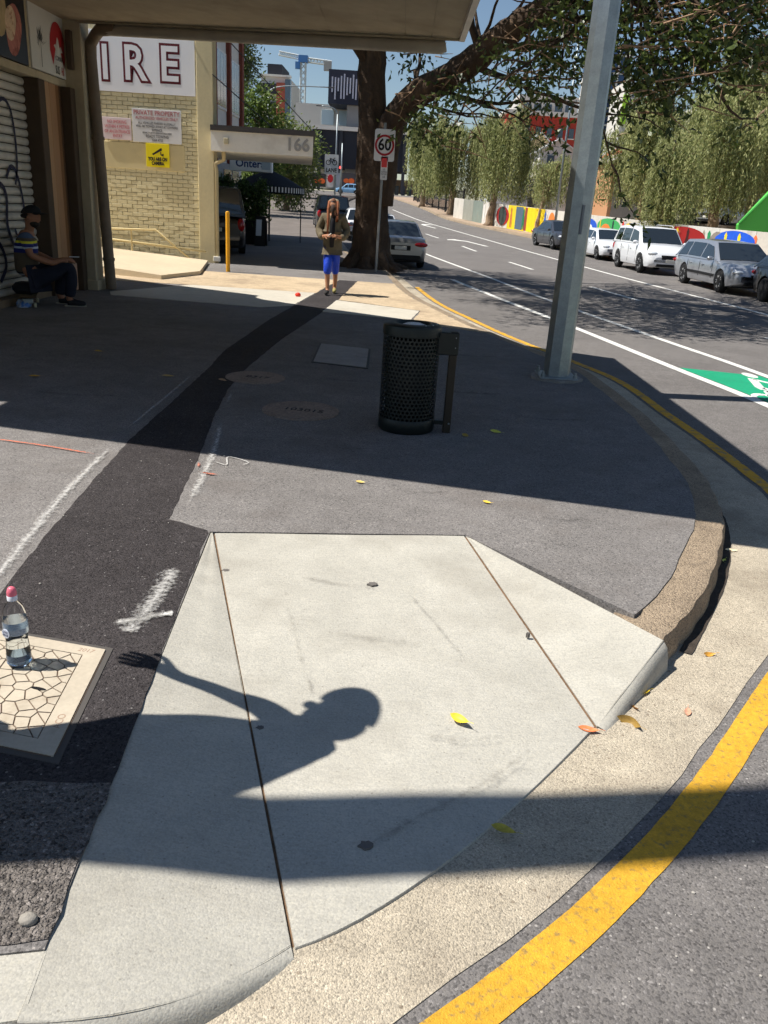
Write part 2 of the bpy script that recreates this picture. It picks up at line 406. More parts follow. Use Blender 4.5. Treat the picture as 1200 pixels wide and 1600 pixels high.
# gutter runs on past the ramp and round the corner into the side street
BASE = cr([(p.x, p.y) for p in KERB[::6]][:-1] + [(1.16, 2.81), (.79, 2.38), (.24, 1.72), (-.15, 1.42), (-.41, 1.21), (-.8, 1.05), (-1.6, .88), (-4, .55), (-10, .15)], 6)
def gw(p): return .42 if p.y < 5.5 else interp(p.y, [5.5, 7.5, 10, 14, 25], [.40, .30, .36, .36, .3])
far_part = [i for i, p in enumerate(BASE) if p.y > 3.5]; cut = far_part[-1]
gin = offset(BASE, .03); gout = []
for i, p in enumerate(BASE[:cut + 1]):
    t = (BASE[min(i + 1, len(BASE) - 1)] - BASE[max(i - 1, 0)]); n_ = Vector((t.y, -t.x)).normalized(); gout.append(p - n_ * gw(p))
near_out = resample(cr([tuple(gout[-1]), (1.60, 2.955), (1.37, 2.625), (1.165, 2.315), (.965, 2.065), (.685, 1.745), (.525, 1.595), (.375, 1.455), (.165, 1.275), (-.1, 1.08), (-.6, .80), (-1.6, .56), (-4, .2), (-10, -.2)], 6), 70)
near_in = resample(gin[cut:], 70)
gin = gin[:cut] + near_in; gout = gout[:-1] + near_out
for _ in range(14):
    gout = [p if i < cut - 12 or i > cut + 22 else (gout[i - 1] + p * 2 + gout[i + 1]) / 4 for i, p in enumerate(gout)]
gj = [p + Vector((.004 * math.sin(i * 1.9), .004 * math.sin(i * 2.7 + 1))) for i, p in enumerate(gout)]
rows = []
for a, c in zip(gin, gj):
    m_ = a.lerp(c, .3); rows.append([(a.x, a.y, -.121 + el(a.y)), (m_.x, m_.y, -.1213 + el(m_.y)), (c.x, c.y, -.1218 + el(c.y)), (c.x, c.y, ROAD - .02 + el(c.y))])
gutter = tag(MB().loft(rows).build('gutter', M_GUT), kind='structure')
# yellow no-stopping line just outside the gutter
yl = [p for p in offset(gout, -.088)]
near = [i for i, p in enumerate(yl) if p.y < 4.9]; far_ = [i for i, p in enumerate(yl) if 4.7 <= p.y < 19.5]
ribbon('yellow_line', resample([yl[i] for i in near], 240), .100, ROAD + .0028, M_YEL, road, jit=.002)
ribbon('worn_yellow_line', resample([yl[i] for i in far_], 200), .10, ROAD + .003, M_YEL_OLD, road, jit=.003)

# footpath
kin = resample(offset(KERB, .165), 900)
kin = [p + Vector((.009 * math.sin(i * .9) + .007 * math.sin(i * .37 + 1) + random.uniform(-.005, .005), random.uniform(-.004, .004))) for i, p in enumerate(kin)]
A, B, C3 = Vector((-.84, 3.62, 0)), Vector((.42, 3.79, 0)), Vector((1.14, 2.83, 0))
D3, E3, F2 = Vector((.79, 2.385, -.114)), Vector((-.15, 1.42, -.114)), Vector((-.66, 1.11, 0))
Fk = Vector((-.668, 1.27, 0))
poly = [(p.x, p.y) for p in kin if 3.02 < p.y < 20] + [(.42, 3.795), (-.845, 3.625), (Fk.x - .004, Fk.y), (-1.5, 1.1), (-4, .75), (-10, .35), (-10, 20)]
# round the list the right way: far edge first
foot = tag(sheet('footpath', poly, .004, M_OLD, None, .05), kind='structure')
kk = [p for p in kin[::6] if p.y > 19.2]
rows = [[(-13, p.y, .003 + el(p.y)), (-6, p.y, .003 + el(p.y)), (p.x, p.y, .003 + el(p.y))] for p in kk]
MB().loft(rows).build('footpath_asphalt', mat('far_asphalt', S(112, 104, 97), .92, var=((.6, .15), (5, .1)), bump=(120, .4, .006)), foot)
# kerb along the side street, left of the ramp
lk = cr([(-.655, 1.115), (-1.5, .93), (-4, .58), (-10, .18)], 5)
rows = []
for p, q in zip(lk, cr([(-.668, 1.275), (-1.5, 1.1), (-4, .75), (-10, .35)], 5)):
    rows.append([(q.x, q.y + .05, -.004), (q.x, q.y, -.0015), (p.x, p.y + .035, -.0015), (p.x, p.y + .008, -.012), (p.x, p.y, -.04), (p.x, p.y - .02, -.15)])
MB().loft(rows).build('side_kerb', M_CONC, kerb, auto=40)

# kerb ramp: three cast slabs with joints between them
ramp_ = tag(MB().prism([(-.80, 3.55), (.40, 3.72), (1.08, 2.82), (.77, 2.42), (.25, 1.80), (-.13, 1.50), (-.62, 1.2)], -.26, -.20).build('kerb_ramp', M_JOINT), kind='structure')
def slab(name, Lf, Rf, bulge, nr, nc, skirt):
    rows = []
    for i in range(nr + 1):
        s = i / nr; a, b = Lf(s), Rf(s); rr = []
        for j in range(nc + 1):
            t = j / nc; p = a.lerp(b, t) + Vector(bulge) * (s ** 3 * 4 * t * (1 - t)); p.z += .0012 * math.sin(9 * t + 5 * s); rr.append(p)
        rows.append(rr)
    def drop(p, c, d, zz): q = p + (c - p).normalized() * d; return Vector((q.x, q.y, p.z - zz))
    cen = sum((p for r in rows for p in r), Vector()) / ((nr + 1) * (nc + 1))
    edge = rows[0] + [r[-1] for r in rows[1:]] + rows[-1][::-1][1:] + [r[0] for r in rows[::-1][1:-1]]
    mb = MB().loft([[Vector(p) for p in r] for r in rows])
    mb.loft([edge, [drop(p, cen, -.003, .004) for p in edge], [drop(p, cen, -.004, skirt) for p in edge]], True)
    return mb
def lerp3(a, b): return lambda s: a.lerp(b, s)
Jl0 = Vector((-.825, 3.62, 0)); g_ = .006
cp = slab('slab', lambda s: (Jl0 + Vector((g_, 0, 0))).lerp(E3 + Vector((g_, -.004, 0)), s), lambda s: (B - Vector((g_, 0, 0))).lerp(D3 - Vector((g_, g_ * .7, 0)), s), (-.075, -.17, 0), 20, 14, .1)
cp.build('slab', M_CONC, ramp_, auto=50)
wl = slab('slab', lambda s: A.lerp(F2, s), lambda s: (Jl0 - Vector((g_, 0, 0))).lerp(E3 + Vector((-g_, 0, .0)), s) + Vector((0, 0, .0)), (.02, -.05, 0), 20, 10, .0)
# the wing's kerb face, rounded over
wl2 = [A.lerp(F2, 1).lerp(E3 + Vector((-g_, 0, 0)), j / 10) + Vector((.02, -.05, 0)) * (4 * j / 10 * (1 - j / 10)) for j in range(11)]
def face(line, n2, depth):
    r0 = [Vector(p) for p in line]; rows = [r0]
    for d, k in ((.010, .06), (.024, .2), (.034, .5), (.044, 1.05)):
        rows.append([Vector((p.x + n2[0] * d, p.y + n2[1] * d, p.z + (-.128 - p.z) * k)) for p in r0])
    return rows
wl.loft(face(wl2, (.35, -.93), .1)); wl.build('slab', M_CONC, ramp_, auto=50)
wr = slab('slab', lambda s: (B + Vector((g_, 0, 0))).lerp(D3 + Vector((g_, g_ * .6, 0)), s), lambda s: (B + Vector((g_ * 2, -.002, 0))).lerp(C3, min(1, s)), (0, 0, 0), 16, 10, .0)
wr.loft(face([(D3 + Vector((g_, g_ * .6, 0))).lerp(C3, j / 10) for j in range(11)], (.78, -.62), .1)); wr.build('slab', M_CONC, ramp_, auto=50)
for p_, q_ in ((Jl0, E3), (B, D3)):
    t_ = (q_ - p_); n_ = Vector((t_.y, -t_.x, 0)).normalized() * .009; dn = Vector((0, 0, -.007))
    MB().loft([[p_.lerp(q_, k / 12) - n_ + dn, p_.lerp(q_, k / 12) + n_ + dn] for k in range(13)]).build('joint_filler', M_JOINT, ramp_)
for (x, y, r) in ((-.03, 3.22, .022), (-.69, 3.25, .016), (.01, 1.74, .02), (-.36, 2.2, .012), (.62, 2.9, .008)):
    zz = -.114 * interp(y, [1.6, 3.7], [1, 0]) if x > -.6 else -.004
    mb = MB(); n = 11; mb.prism([(x + r * (1 + .25 * math.sin(k * 2.3)) * math.cos(k * 2 * math.pi / n), y + .7 * r * (1 + .2 * math.cos(k * 3.1)) * math.sin(k * 2 * math.pi / n)) for k in range(n)], -.02, .001)
    # lie on the sloping slab
    def zs(xx, yy):
        n_c = (Jl0 - B).cross(E3 - B); return B.z - (n_c.x * (xx - B.x) + n_c.y * (yy - B.y)) / n_c.z
    mb.v = [(a, b, zs(a, b) + c + .0015) for a, b, c in mb.v]; mb.build('gum_stain', mat('gum', S(104, 99, 94), .85), ramp_)

# scuffs on the ramp
M_SCUFF = mat('scuff', S(96, 90, 82), .9, alpha_noise=(24, .80, 1.7, 1))
def zplane(xx, yy):
    n_c = (Jl0 - B).cross(E3 - B); return B.z - (n_c.x * (xx - B.x) + n_c.y * (yy - B.y)) / n_c.z + .0022
def scuff(pts, wd, amt):
    pts = cr([Vector(p) for p in pts], 6); a = offset(pts, wd / 2); b = offset(pts, -wd / 2); mb = MB(); fd = []; rows = []
    for i, (q, c, r) in enumerate(zip(a, pts, b)):
        rows.append([(p.x, p.y, zplane(p.x, p.y)) for p in (q, c, r)]); fd += [-.35, amt * min(1, i / 4, (len(pts) - 1 - i) / 4), -.35]
    mb.loft(rows); mb.fade = fd; mb.build('scuff_mark', M_SCUFF, ramp_)
scuff([(-.55, 3.3), (-.2, 3.2), (.25, 3.15)], .16, .45); scuff([(-.45, 2.85), (0, 2.78), (.4, 2.75)], .22, .42); scuff([(.0, 3.45), (.25, 2.9), (.45, 2.45)], .10, .45); scuff([(-.5, 3.5), (-.3, 2.7), (-.05, 1.9)], .14, .40)
scuff([(.05, 2.3), (.3, 2.2), (.55, 2.3)], .2, .42); scuff([(-.1, 1.65), (.15, 1.85), (.4, 2.05), (.62, 2.3)], .12, .5); scuff([(-.2, 2.5), (.05, 2.4)], .12, .5)
# trench patch of fresh asphalt, aprons, slabs
SL = [(-1.51, 2.85), (-1.57, 3.36), (-1.63, 4.05), (-1.7, 5.04), (-1.72, 6.14), (-1.75, 7.59), (-1.8, 8.52), (-1.72, 11.03), (-1.43, 15.11), (-1.26, 17.6)]
SR = [(-.8, 17.6), (-.92, 15.44), (-1.12, 12.02), (-1.33, 9.52), (-1.41, 7.7), (-1.39, 6.7), (-1.31, 5.83), (-1.18, 4.8), (-1.08, 3.75), (-.86, 3.64)]
sheet('trench_patch', SL + SR + [(-.852, 3.6), (-.70, 1.72), (-.86, 1.66), (-1.0, 1.72), (-1.2, 1.64), (-1.5, 1.74), (-2.6, 1.7), (-2.7, 2.7)], .0062, M_NEW, foot, .003, jitter=.005, seed=5)
sheet('worn_edge', [(-.705, 1.80), (-.675, 1.29), (-1.5, 1.12), (-3, .95), (-3, 1.8), (-1.4, 1.75)], 0.0072, M_ROUGH, foot, .003, jitter=.006, seed=8)
sheet('tan_apron', [(-12, 14.75), (-1.47, 14.75), (-1.27, 17.55), (-12, 17.9)], .010, M_TAN, foot, .007, jitter=.012, seed=2)
kr = [(p.x, p.y) for p in offset(KERB, .18) if 11.0 < p.y < 17.6]
sheet('tan_apron', [(-.87, 17.55), (-1.0, 13.9), (.38, 13.12), (.22, 11.7)] + kr[::-1], .010, M_TAN, foot, .007, jitter=.012, seed=3)
sheet('concrete_panel', [(-4.55, 13.0), (-3.7, 14.74), (-1.47, 14.72), (-1.62, 12.75), (-2.05, 12.3), (-4.4, 12.6)], .0115, M_PALE, foot, .008, jitter=.006, seed=4)
sheet('concrete_panel', [(-1.02, 13.8), (.36, 13.08), (.2, 11.9), (-1.11, 12.25)], .0115, M_PALE, foot, .008, jitter=.006, seed=6)
plat = MB().prism([(-4.4, 15.35), (-4.0, 16.7), (-4.5, 19.6), (-13, 19.95), (-13, 15.7), (-5.6, 15.7)], 0, .085)
mb = plat; mb.v = [(x, y, z + (max(0, (-4.6 - x)) * .06 if z > .05 else 0)) for x, y, z in mb.v]
mb.build('raised_apron', mat('apron_concrete', S(198, 182, 154), .9, var=((.7, .07), (8, .06)), bump=(100, .3, .004)), foot)
# spray paint
def spray(pts, wd, m, amt=.62): ribbon('sprayed_mark', cr([Vector(p) for p in pts], 5), wd, .0135, m, foot, fade=amt)
spray([(-.93, 2.56), (-.91, 2.72), (-.9, 2.9), (-.9, 3.06), (-.9, 3.2)], .30, M_SPRAY, .50); spray([(-1.02, 2.66), (-.92, 2.70), (-.87, 2.74), (-.82, 2.765), (-.79, 2.775)], .12, M_SPRAY, .66)
spray([(-1.02, 3.75), (-1.1, 4.8), (-1.25, 5.85)], .20, M_SPRAY, .50); spray([(-1.28, 6.0), (-1.35, 6.8)], .16, M_SPRAY, .45)
spray([(-1.57, 2.8), (-1.64, 3.4), (-1.71, 4.05), (-1.77, 5.1)], .2, M_SPRAY, .50); spray([(-1.8, 5.1), (-1.8, 6.2), (-1.82, 7.5)], .16, M_SPRAY, .42)
spray([(-2.6, 4.9), (-2.2, 4.82), (-1.72, 4.68)], .06, M_SPRAYO, .6); spray([(-1.13, 4.5), (-.96, 4.45)], .06, M_SPRAYO, .75); spray([(-1.15, 4.7), (-1.13, 4.55)], .05, M_SPRAYO, .6)
spray([(-1.1, 4.74), (-.98, 4.66), (-1.0, 4.82), (-.86, 4.74), (-.9, 4.66)], .028, M_SPRAY, .7)
spray([(-1.0, 8.5), (-.98, 8.15), (-.7, 8.05), (-.55, 8.06)], .06, M_SPRAY, .36); spray([(-.95, 10.6), (-.75, 10.5), (-.5, 10.45)], .08, M_SPRAY, .4)
M_STAIN = mat('dark_stain', S(60, 57, 55), .85, alpha_noise=(9, .85, 1.6, 1))
for x, y, l, w_, am in ((.2, 4.4, .5, .25, .5), (1.0, 4.1, .4, .2, .5), (1.3, 6.4, .9, .4, .5), (.7, 7.2, .8, .5, .5), (-.4, 7.4, .6, .3, .5), (-2.3, 4.3, .5, .3, .45), (-2.5, 6.2, .9, .4, .5), (.9, 9.2, .9, .4, .5), (1.5, 3.6, .3, .12, .5), (-.3, 5.2, .7, .2, .45)):
    ribbon('stain', cr([Vector((x - l / 2, y + .05)), Vector((x, y)), Vector((x + l / 2, y + .07))], 5), w_, .0058, M_STAIN, foot, fade=am)
# lids set in the footpath
def round_lid(x, y, r, code):
    c = tag(MB().lathe([(r, .002), (r, .0135), (r - .018, .0135), (r - .02, .011), (r - .03, .011), (r - .032, .0135), (0, .014)], 36, (x, y, 0)).build('manhole_cover', mat('lid_concrete', S(140, 124, 112), .9, var=((5, .12), (40, .1)), speck=(90, .7, 1.3), bump=(120, .4, .004)), foot, auto=35))
    text('lettering', code, .11, mat('lid_ink', S(52, 49, 46), .9), c, (x + .02, y, .0145), rot=(0, 0, R(-8)), depth=.001)
round_lid(-1.25, 7.26, .27, '0317'); round_lid(-.70, 6.14, .30, '10301S')
fr = [Vector(p) for p in ((-.87, 9.36), (-.27, 9.18), (-.25, 8.02), (-.84, 8.18))]
sheet('pit_frame', fr, .012, mat('pit_frame', S(70, 68, 66), .6, .4), foot, .01)
for a, b in ((0.03, .52), (.54, .97)):
    q = [fr[0].lerp(fr[3], a).lerp(fr[1].lerp(fr[2], a), .04), fr[0].lerp(fr[3], a).lerp(fr[1].lerp(fr[2], a), .96), fr[0].lerp(fr[3], b).lerp(fr[1].lerp(fr[2], b), .96), fr[0].lerp(fr[3], b).lerp(fr[1].lerp(fr[2], b), .04)]
    sheet('pit_lid', q, .018, mat('pit_lid', S(150, 148, 146), .85, var=((4, .1), (30, .08)), bump=(120, .3, .003)), foot, .012)

# lane markings
ML = lambda pts: cr([Vector(p) for p in pts], 8)
LB = ML([(1.35, 21.2), (2.18, 16.85), (2.85, 13.53), (3.47, 10.08), (3.83, 8.12), (4.25, 4.5), (4.4, -4)])
RB = ML([(-.9, 42), (.92, 31.4), (2.38, 22.94), (3.18, 17.56), (4.1, 12.43), (4.56, 9.84), (5.1, 5), (5.3, -4)])
FL = ML([(-1.0, 78), (1.09, 62.1), (2.82, 52.8), (4.42, 44.4), (5.5, 37.7), (6.2, 32.6), (7.0, 25.0), (7.75, 17.6), (8.2, 8), (8.3, -4)])
CLN = ML([(.9, 48), (2.36, 40.4), (3.21, 34.3), (3.97, 29), (4.49, 25), (5.45, 18.7), (6.15, 13.5), (6.7, 6)])
for ln, wd in ((LB, .13), (RB, .12), (FL, .13)): ribbon('painted_line', ln, wd, ROAD + .0045, M_WHITE, road)
acc = 0; seg = []
d = [0]
for i in range(1, len(CLN)): d.append(d[-1] + (CLN[i] - CLN[i - 1]).length)
def on(s): return Vector((interp(s, d, [p.x for p in CLN]), interp(s, d, [p.y for p in CLN])))
s_ = 2.0
while s_ < d[-1] - 4:
    ribbon('painted_line', [on(s_ + k * .75) for k in range(5)], .12, ROAD + .0045, M_WHITE, road); s_ += 8.2
def arrow(c, ang, k=1., mir=1):
    P2 = [(-.07, -2.2), (.07, -2.2), (.07, .2), (.5, .62), (.75, .62), (.62, 1.0), (.2, 1.3), (.2, 1.05), (-.07, .5)]
    ca, sa = math.cos(ang), math.sin(ang)
    sheet('painted_arrow', [(c[0] + (x * mir * ca - y * sa) * k, c[1] + (x * mir * sa + y * ca) * k) for x, y in P2], ROAD + .006, M_WHITE, road, .002)
arrow((3.3, 41.5), R(14), 1.2, -1); arrow((1.4, 55), R(14), 1.2)
# green bicycle box with the white rider
gl = [p for p in LB if 5.2 < p.y < 10.3]; gr = [p for p in RB if 4.5 < p.y < 10.0]
sheet('green_lane', [(p.x + .09, p.y) for p in gl] + [(p.x - .09, p.y) for p in gr[::-1]], ROAD + .004, M_GREEN, road, .002)
def bikesym(cx, cy, k, ang):
    mb = MB(); ca, sa = math.cos(ang), math.sin(ang)
    def tr(x, y): return Vector((cx + (x * ca - y * sa * 2.1) * k, cy + (x * sa + y * ca * 2.1) * k))
    def bar(a, b, wd=.055):
        a, b = Vector(a), Vector(b); n = Vector((-(b - a).y, (b - a).x)).normalized() * wd / 2
        mb.prism([tuple(tr(*p)) for p in (a + n, b + n, b - n, a - n)], ROAD + .004, ROAD + .0075)
    def ring(x, y, r):
        for i in range(14):
            a0, a1 = 2 * math.pi * i / 14, 2 * math.pi * (i + 1) / 14; bar((x + r * math.cos(a0), y + r * math.sin(a0)), (x + r * math.cos(a1), y + r * math.sin(a1)), .05)
    ring(-.3, 0, .17); ring(.3, 0, .17)
    for a, b in (((-.3, 0), (-.12, .26)), ((-.12, .26), (.2, .26)), ((.2, .26), (.3, 0)), ((-.12, .26), (0, 0)), ((0, 0), (.2, .26)), ((-.3, 0), (0, 0)), ((.2, .26), (.17, .36)), ((-.14, .33), (-.06, .33))): bar(a, b)
    bar((-.1, .35), (.08, .62), .09); bar((.08, .62), (.26, .45), .05); bar((-.06, .35), (.07, .18), .07); bar((.07, .18), (.02, .0), .06)
    mb.prism([tuple(tr(.17 + .08 * math.cos(q), .74 + .08 * math.sin(q))) for q in [i * math.pi / 5 for i in range(10)]], ROAD + .004, ROAD + .0075)
    return mb
bikesym(4.28, 8.35, .95, R(4)).build('bicycle_symbol', M_WHITE, road)

# far side: kerb, footpath, verge
FK = cr([(-3.4, 125), (-.96, 112), (1.86, 85), (3.05, 68), (4.4, 59.6), (5.6, 55), (7.09, 49.2), (8.9, 41.5), (9.9, 34), (10.65, 26), (11.0, 18), (11.3, 5), (11.4, -14)], 6)
rows = []
for p, q in zip(FK, offset(FK, -14)):
    rows.append([(p.x - .02, p.y, ROAD - .02 + el(p.y)), (p.x, p.y, -.03 + el(p.y)), (p.x + .02, p.y, el(p.y)), (p.x + .16, p.y, .002 + el(p.y))])
fk = tag(MB().loft(rows).build('far_kerb', M_KERB, None, auto=40), kind='structure')
rows = [[(p.x + .16, p.y, .002 + el(p.y)), (p.x + 5, p.y, .004 + el(p.y)), (p.x + 60, p.y, .0 + el(p.y))] for p in FK]
ff = tag(MB().loft(rows).build('far_footpath', mat('far_path', S(168, 146, 124), .92, var=((.5, .15), (4, .12)), bump=(60, .4, .01), dirt=(.5, S(104, 92, 74), .5, .65, .7))), kind='structure')

# ------------------------------------------------------------------ corner shop with its awning
M_BEIGE = mat('beige_paint', S(176, 164, 138), .8, var=((1.5, .08), (12, .05)), bump=(60, .15, .003), dirt=(1.4, S(128, 114, 92), .55, .78, .6, (1, 1, .25)))
M_BROWN = mat('brown_frame', S(74, 60, 46), .7, var=(3, .15))
M_SOFFIT = mat('soffit_paint', S(172, 158, 134), .85, var=((.8, .12), (8, .06)), dirt=(.9, S(120, 104, 84), .5, .75, .6))
shop = thing('corner_shop', (-5.1, 9.5, 0), 'beige corner shop with roller shutter and deep street awning', 'shop')
MB().prism([(-5.35, 5.6), (-14, 7.4), (-14, 17.6), (-5.35, 13.45)], 0, 4.9).build('wall', M_BEIGE, shop)
# plinth, head rail and side frames of the shopfront
mb = MB(); mb.box(-5.35, -5.08, 5.65, 12.1, -.02, .10); mb.build('plinth', mat('plinth_stone', S(120, 104, 84), .85, var=(6, .15)), shop)
mb = MB(); mb.bbox(-5.35, -5.05, 5.65, 13.62, 2.86, 2.96, .008); mb.bbox(-5.35, -5.05, 11.88, 11.95, 2.96, 3.9, .006); mb.build('head_rail', M_BEIGE, shop)
mb = MB(); mb.bbox(-5.35, -5.02, 12.06, 12.27, 0, 2.86, .01); mb.build('side_frame', M_BROWN, shop)
sh_ = MB().box(-5.30, -5.26, 5.7, 12.06, .1, 2.86).build('roller_shutter', mat('shutter_dark', S(60, 58, 54), .7), shop)
slat = None
M_SLAT = mat('shutter_slat', S(196, 192, 182), .5, .1, var=((2, .08), (14, .06, (1, .2, 1))), dirt=(1.6, S(140, 132, 118), .52, .75, .6))
nz = 26; pz = (2.86 - .10) / nz
for i in range(nz):
    if slat is None:
        rows = [[Vector((x, y, z)) for x, z in ((-.02, .0), (.012, .006), (.026, pz * .35), (.024, pz * .62), (.006, pz * .86), (-.02, pz * .9))] for y in (-3.18, 3.18)]
        slat = MB().loft(rows).build('slat', M_SLAT, None, auto=60); me_s = slat.data; o = slat
    else:
        o = bpy.data.objects.new('slat', me_s); COL.objects.link(o)
    o.parent = sh_; o.location = Vector((-5.24 + random.uniform(-.002, .002), 8.87, .10 + i * pz)) - ORIG[shop.name]
def graf(pts, wd, n=6):
    wd *= 1.35
    pts = cr([Vector((p[0], p[1])) for p in pts], n); a = offset(pts, wd / 2); b = offset(pts, -wd / 2)
    MB().loft([[(-5.207, p.x, p.y), (-5.207, q.x, q.y)] for p, q in zip(a, b)]).build('graffiti', mat('spray_blue', S(42, 44, 66), .8, var=(9, .3)), sh_)
graf([(10.9, 1.2), (11.0, 1.9), (11.12, 2.35), (11.35, 2.52), (11.55, 2.42), (11.62, 2.1), (11.6, 1.75), (11.5, 1.5)], .035)
graf([(11.25, 1.58), (11.4, 1.72), (11.55, 1.66), (11.66, 1.4), (11.72, 1.0)], .04); graf([(10.85, 1.35), (11.05, 1.5), (11.2, 1.35), (11.15, 1.0), (11.3, .7)], .05)
graf([(10.6, .9), (10.9, .75), (11.0, .5), (10.8, .3)], .05); graf([(11.35, .95), (11.5, .75), (11.7, .72)], .03)
for k, (y0, y1, c) in enumerate(((12.27, 12.50, (176, 138, 100)), (12.505, 12.72, (168, 128, 92)), (12.725, 12.86, (132, 92, 56)), (12.865, 13.02, (88, 62, 40)))):
    MB().bbox(-5.30, -5.06 - .01 * (k > 1), y0, y1, .42, 2.86, .006).build('timber_board', mat('timber_%d' % k, S(*c), .55, var=((1.2, .12, (1, 1, .15)), (14, .12, (6, 6, .3))), coat=.15), shop)
MB().bbox(-5.30, -5.00, 12.29, 12.90, .02, .42, .008).build('kick_panel', mat('kick_panel', S(206, 166, 138), .7, var=(3, .08)), shop)
MB().bbox(-5.30, -4.92, 12.93, 13.10, 0, 2.86, .01).build('side_frame', M_BROWN, shop)
mb = MB(); mb.bbox(-5.30, -4.78, 13.10, 13.42, 0, 4.0, .015); mb.bbox(-5.33, -4.75, 13.07, 13.45, 0, .16, .01); mb.build('pillar', M_BEIGE, shop)
mb = MB(); mb.bbox(-5.35, -5.0, 5.65, 13.3, 3.86, 4.0, .01); mb.build('beam', mat('beam_paint', S(150, 134, 108), .8, var=(2, .1)), shop)
# awning: sloping deck, soffit boards, gutter pipe, edge angle, downpipe
def zs_(x): return 3.325 + (.49 - x) * .075
fe = lambda x: 10.26 + (.49 - x) * .53; ne = lambda x: 3.93 + (.49 - x) * .2
xs = [-5.2 + i * (5.69 / 19) for i in range(20)]
mb = MB(); mb.loft([[Vector((x, ne(x), zs_(x) + .05)), Vector((x, ne(x), zs_(x) + .16)), Vector((x, fe(x), zs_(x) + .16)), Vector((x, fe(x), zs_(x) + .05))] for x in (xs[0], xs[-1])], True)
aw = mb.build('awning', mat('awning_deck', S(120, 116, 108), .6), shop)
for i in range(19):
    a, b = xs[i] + .002, xs[i + 1] - .002
    MB().loft([[Vector((x, ne(x), zs_(x) + .0)), Vector((x, ne(x), zs_(x) + .03)), Vector((x, fe(x), zs_(x) + .03)), Vector((x, fe(x), zs_(x)))] for x in (a, b)], True).build('soffit_board', M_SOFFIT, aw)
mb = MB()
mb.loft([[Vector((.50, y, 3.30)), Vector((.56, y, 3.30)), Vector((.56, y, 3.56)), Vector((.50, y, 3.56))] for y in (3.85, 10.29)], True)
mb.loft([[Vector((.38, y, 3.335)), Vector((.50, y, 3.335)), Vector((.50, y, 3.35)), Vector((.38, y, 3.35))] for y in (3.95, 10.25)], True)
mb.build('edge_angle', mat('edge_metal', S(200, 196, 188), .5, .3, var=(4, .1)), aw)
mb = MB()
mb.loft([[Vector((x, ne(x) - .05, zs_(x) - .06)), Vector((x, ne(x), zs_(x) - .06)), Vector((x, ne(x), zs_(x) + .2)), Vector((x, ne(x) - .05, zs_(x) + .2))] for x in (xs[0], .56)], True)
mb.build('fascia', M_BEIGE, aw); mb = MB()
mb.loft([[Vector((x, fe(x), zs_(x) - .02)), Vector((x, fe(x) + .04, zs_(x) - .02)), Vector((x, fe(x) + .04, zs_(x) + .18)), Vector((x, fe(x), zs_(x) + .18))] for x in (xs[0], .56)], True)
mb.build('fascia', M_BEIGE, aw)
M_PIPE = mat('pipe_paint', S(112, 98, 82), .6, var=((3, .12), (20, .08)))
gp = [Vector((x, fe(x) + .06, zs_(x) - .085)) for x in np.linspace(.30, -4.45, 12)]
mb = MB(); mb.tube([Vector((.36, fe(.3) + .06, zs_(.3) - .07))] + gp, [.06] + [.07] * 12, 12); mb.build('gutter_pipe', mat('gutter_paint', S(168, 160, 146), .6, var=(3, .1)), aw, auto=50)
dx, dy = -4.62, 13.28
mb = MB(); mb.tube([gp[-1] + Vector((.3, -.15, 0)), gp[-1], (-4.62, dy - .07, 3.57), (-4.71, dy, 3.48), (dx - .10, dy, 3.3), (dx, dy, 0.02)], .082, 14); mb.build('downpipe', M_PIPE, shop, auto=50)
for z in (.45, 2.2): MB().lathe([(.09, 0), (.094, .004), (.094, .046), (.09, .05)], 16, (dx - .03 * z, dy, z)).build('pipe_bracket', M_PIPE, shop)
mb = MB(); mb.bbox(-4.98, -4.90, 13.0, 13.1, 3.1, 3.6, .01); mb.build('junction_box', M_BROWN, shop)

# shop signs
M_SIGNW = mat('sign_white', S(206, 206, 200), .5, var=(2, .04)); M_RED = mat('sign_red', S(170, 40, 44), .5); M_INK = mat('sign_ink', S(40, 38, 42), .6)
sg = thing('shop_sign', (-5.04, 12.75, 2.97), 'square cream sushi sign with red arch above the timber boards', 'sign')
MB().bbox(-5.08, -5.04, 11.97, 13.60, 2.97, 3.85, .006).build('board', M_SIGNW, sg)
def wallpoly(name, pts, m, x=-5.036, par=sg): # outline in (y, z) on the wall facing the street
    return MB().add([(x, p[0], p[1]) for p in pts], [tuple(range(len(pts)))]).build(name, m, par)
cy, cz = 12.86, 3.30
arch = [(cy + .27 * math.sin(q), cz + .0 + .36 * math.cos(q)) for q in [math.pi * (-.52 + 1.04 * k / 16) for k in range(17)]]
wallpoly('arch', [(cy - .19, cz - .2)] + arch + [(cy + .19, cz - .2), (cy + .0, cz + .18)], M_RED)
wallpoly('mountain', [(cy - .14, cz + .05), (cy - .08, cz + .08), (cy - .06, cz + .03), (cy - .02, cz + .15), (cy, cz + .17), (cy + .03, cz + .14), (cy + .06, cz + .03), (cy + .10, cz + .07), (cy + .16, cz + .0), (cy + .05, cz - .02), (cy + .12, cz - .2), (cy - .12, cz - .2), (cy - .06, cz - .0)], M_SIGNW, -5.034)
text('lettering', 'CORNER', .085, M_INK, sg, (-5.033, cy + .02, cz - .10), rot=(R(90), 0, R(90)), depth=.001, sx=.75)
text('lettering', 'SUS', .15, M_INK, sg, (-5.033, cy - .06, cz - .25), rot=(R(90), 0, R(90)), depth=.001, sx=.6); text('lettering', 'HI', .15, M_RED, sg, (-5.033, cy + .12, cz - .25), rot=(R(90), 0, R(90)), depth=.001, sx=.6)
mb = MB(); rr = random.Random(3)
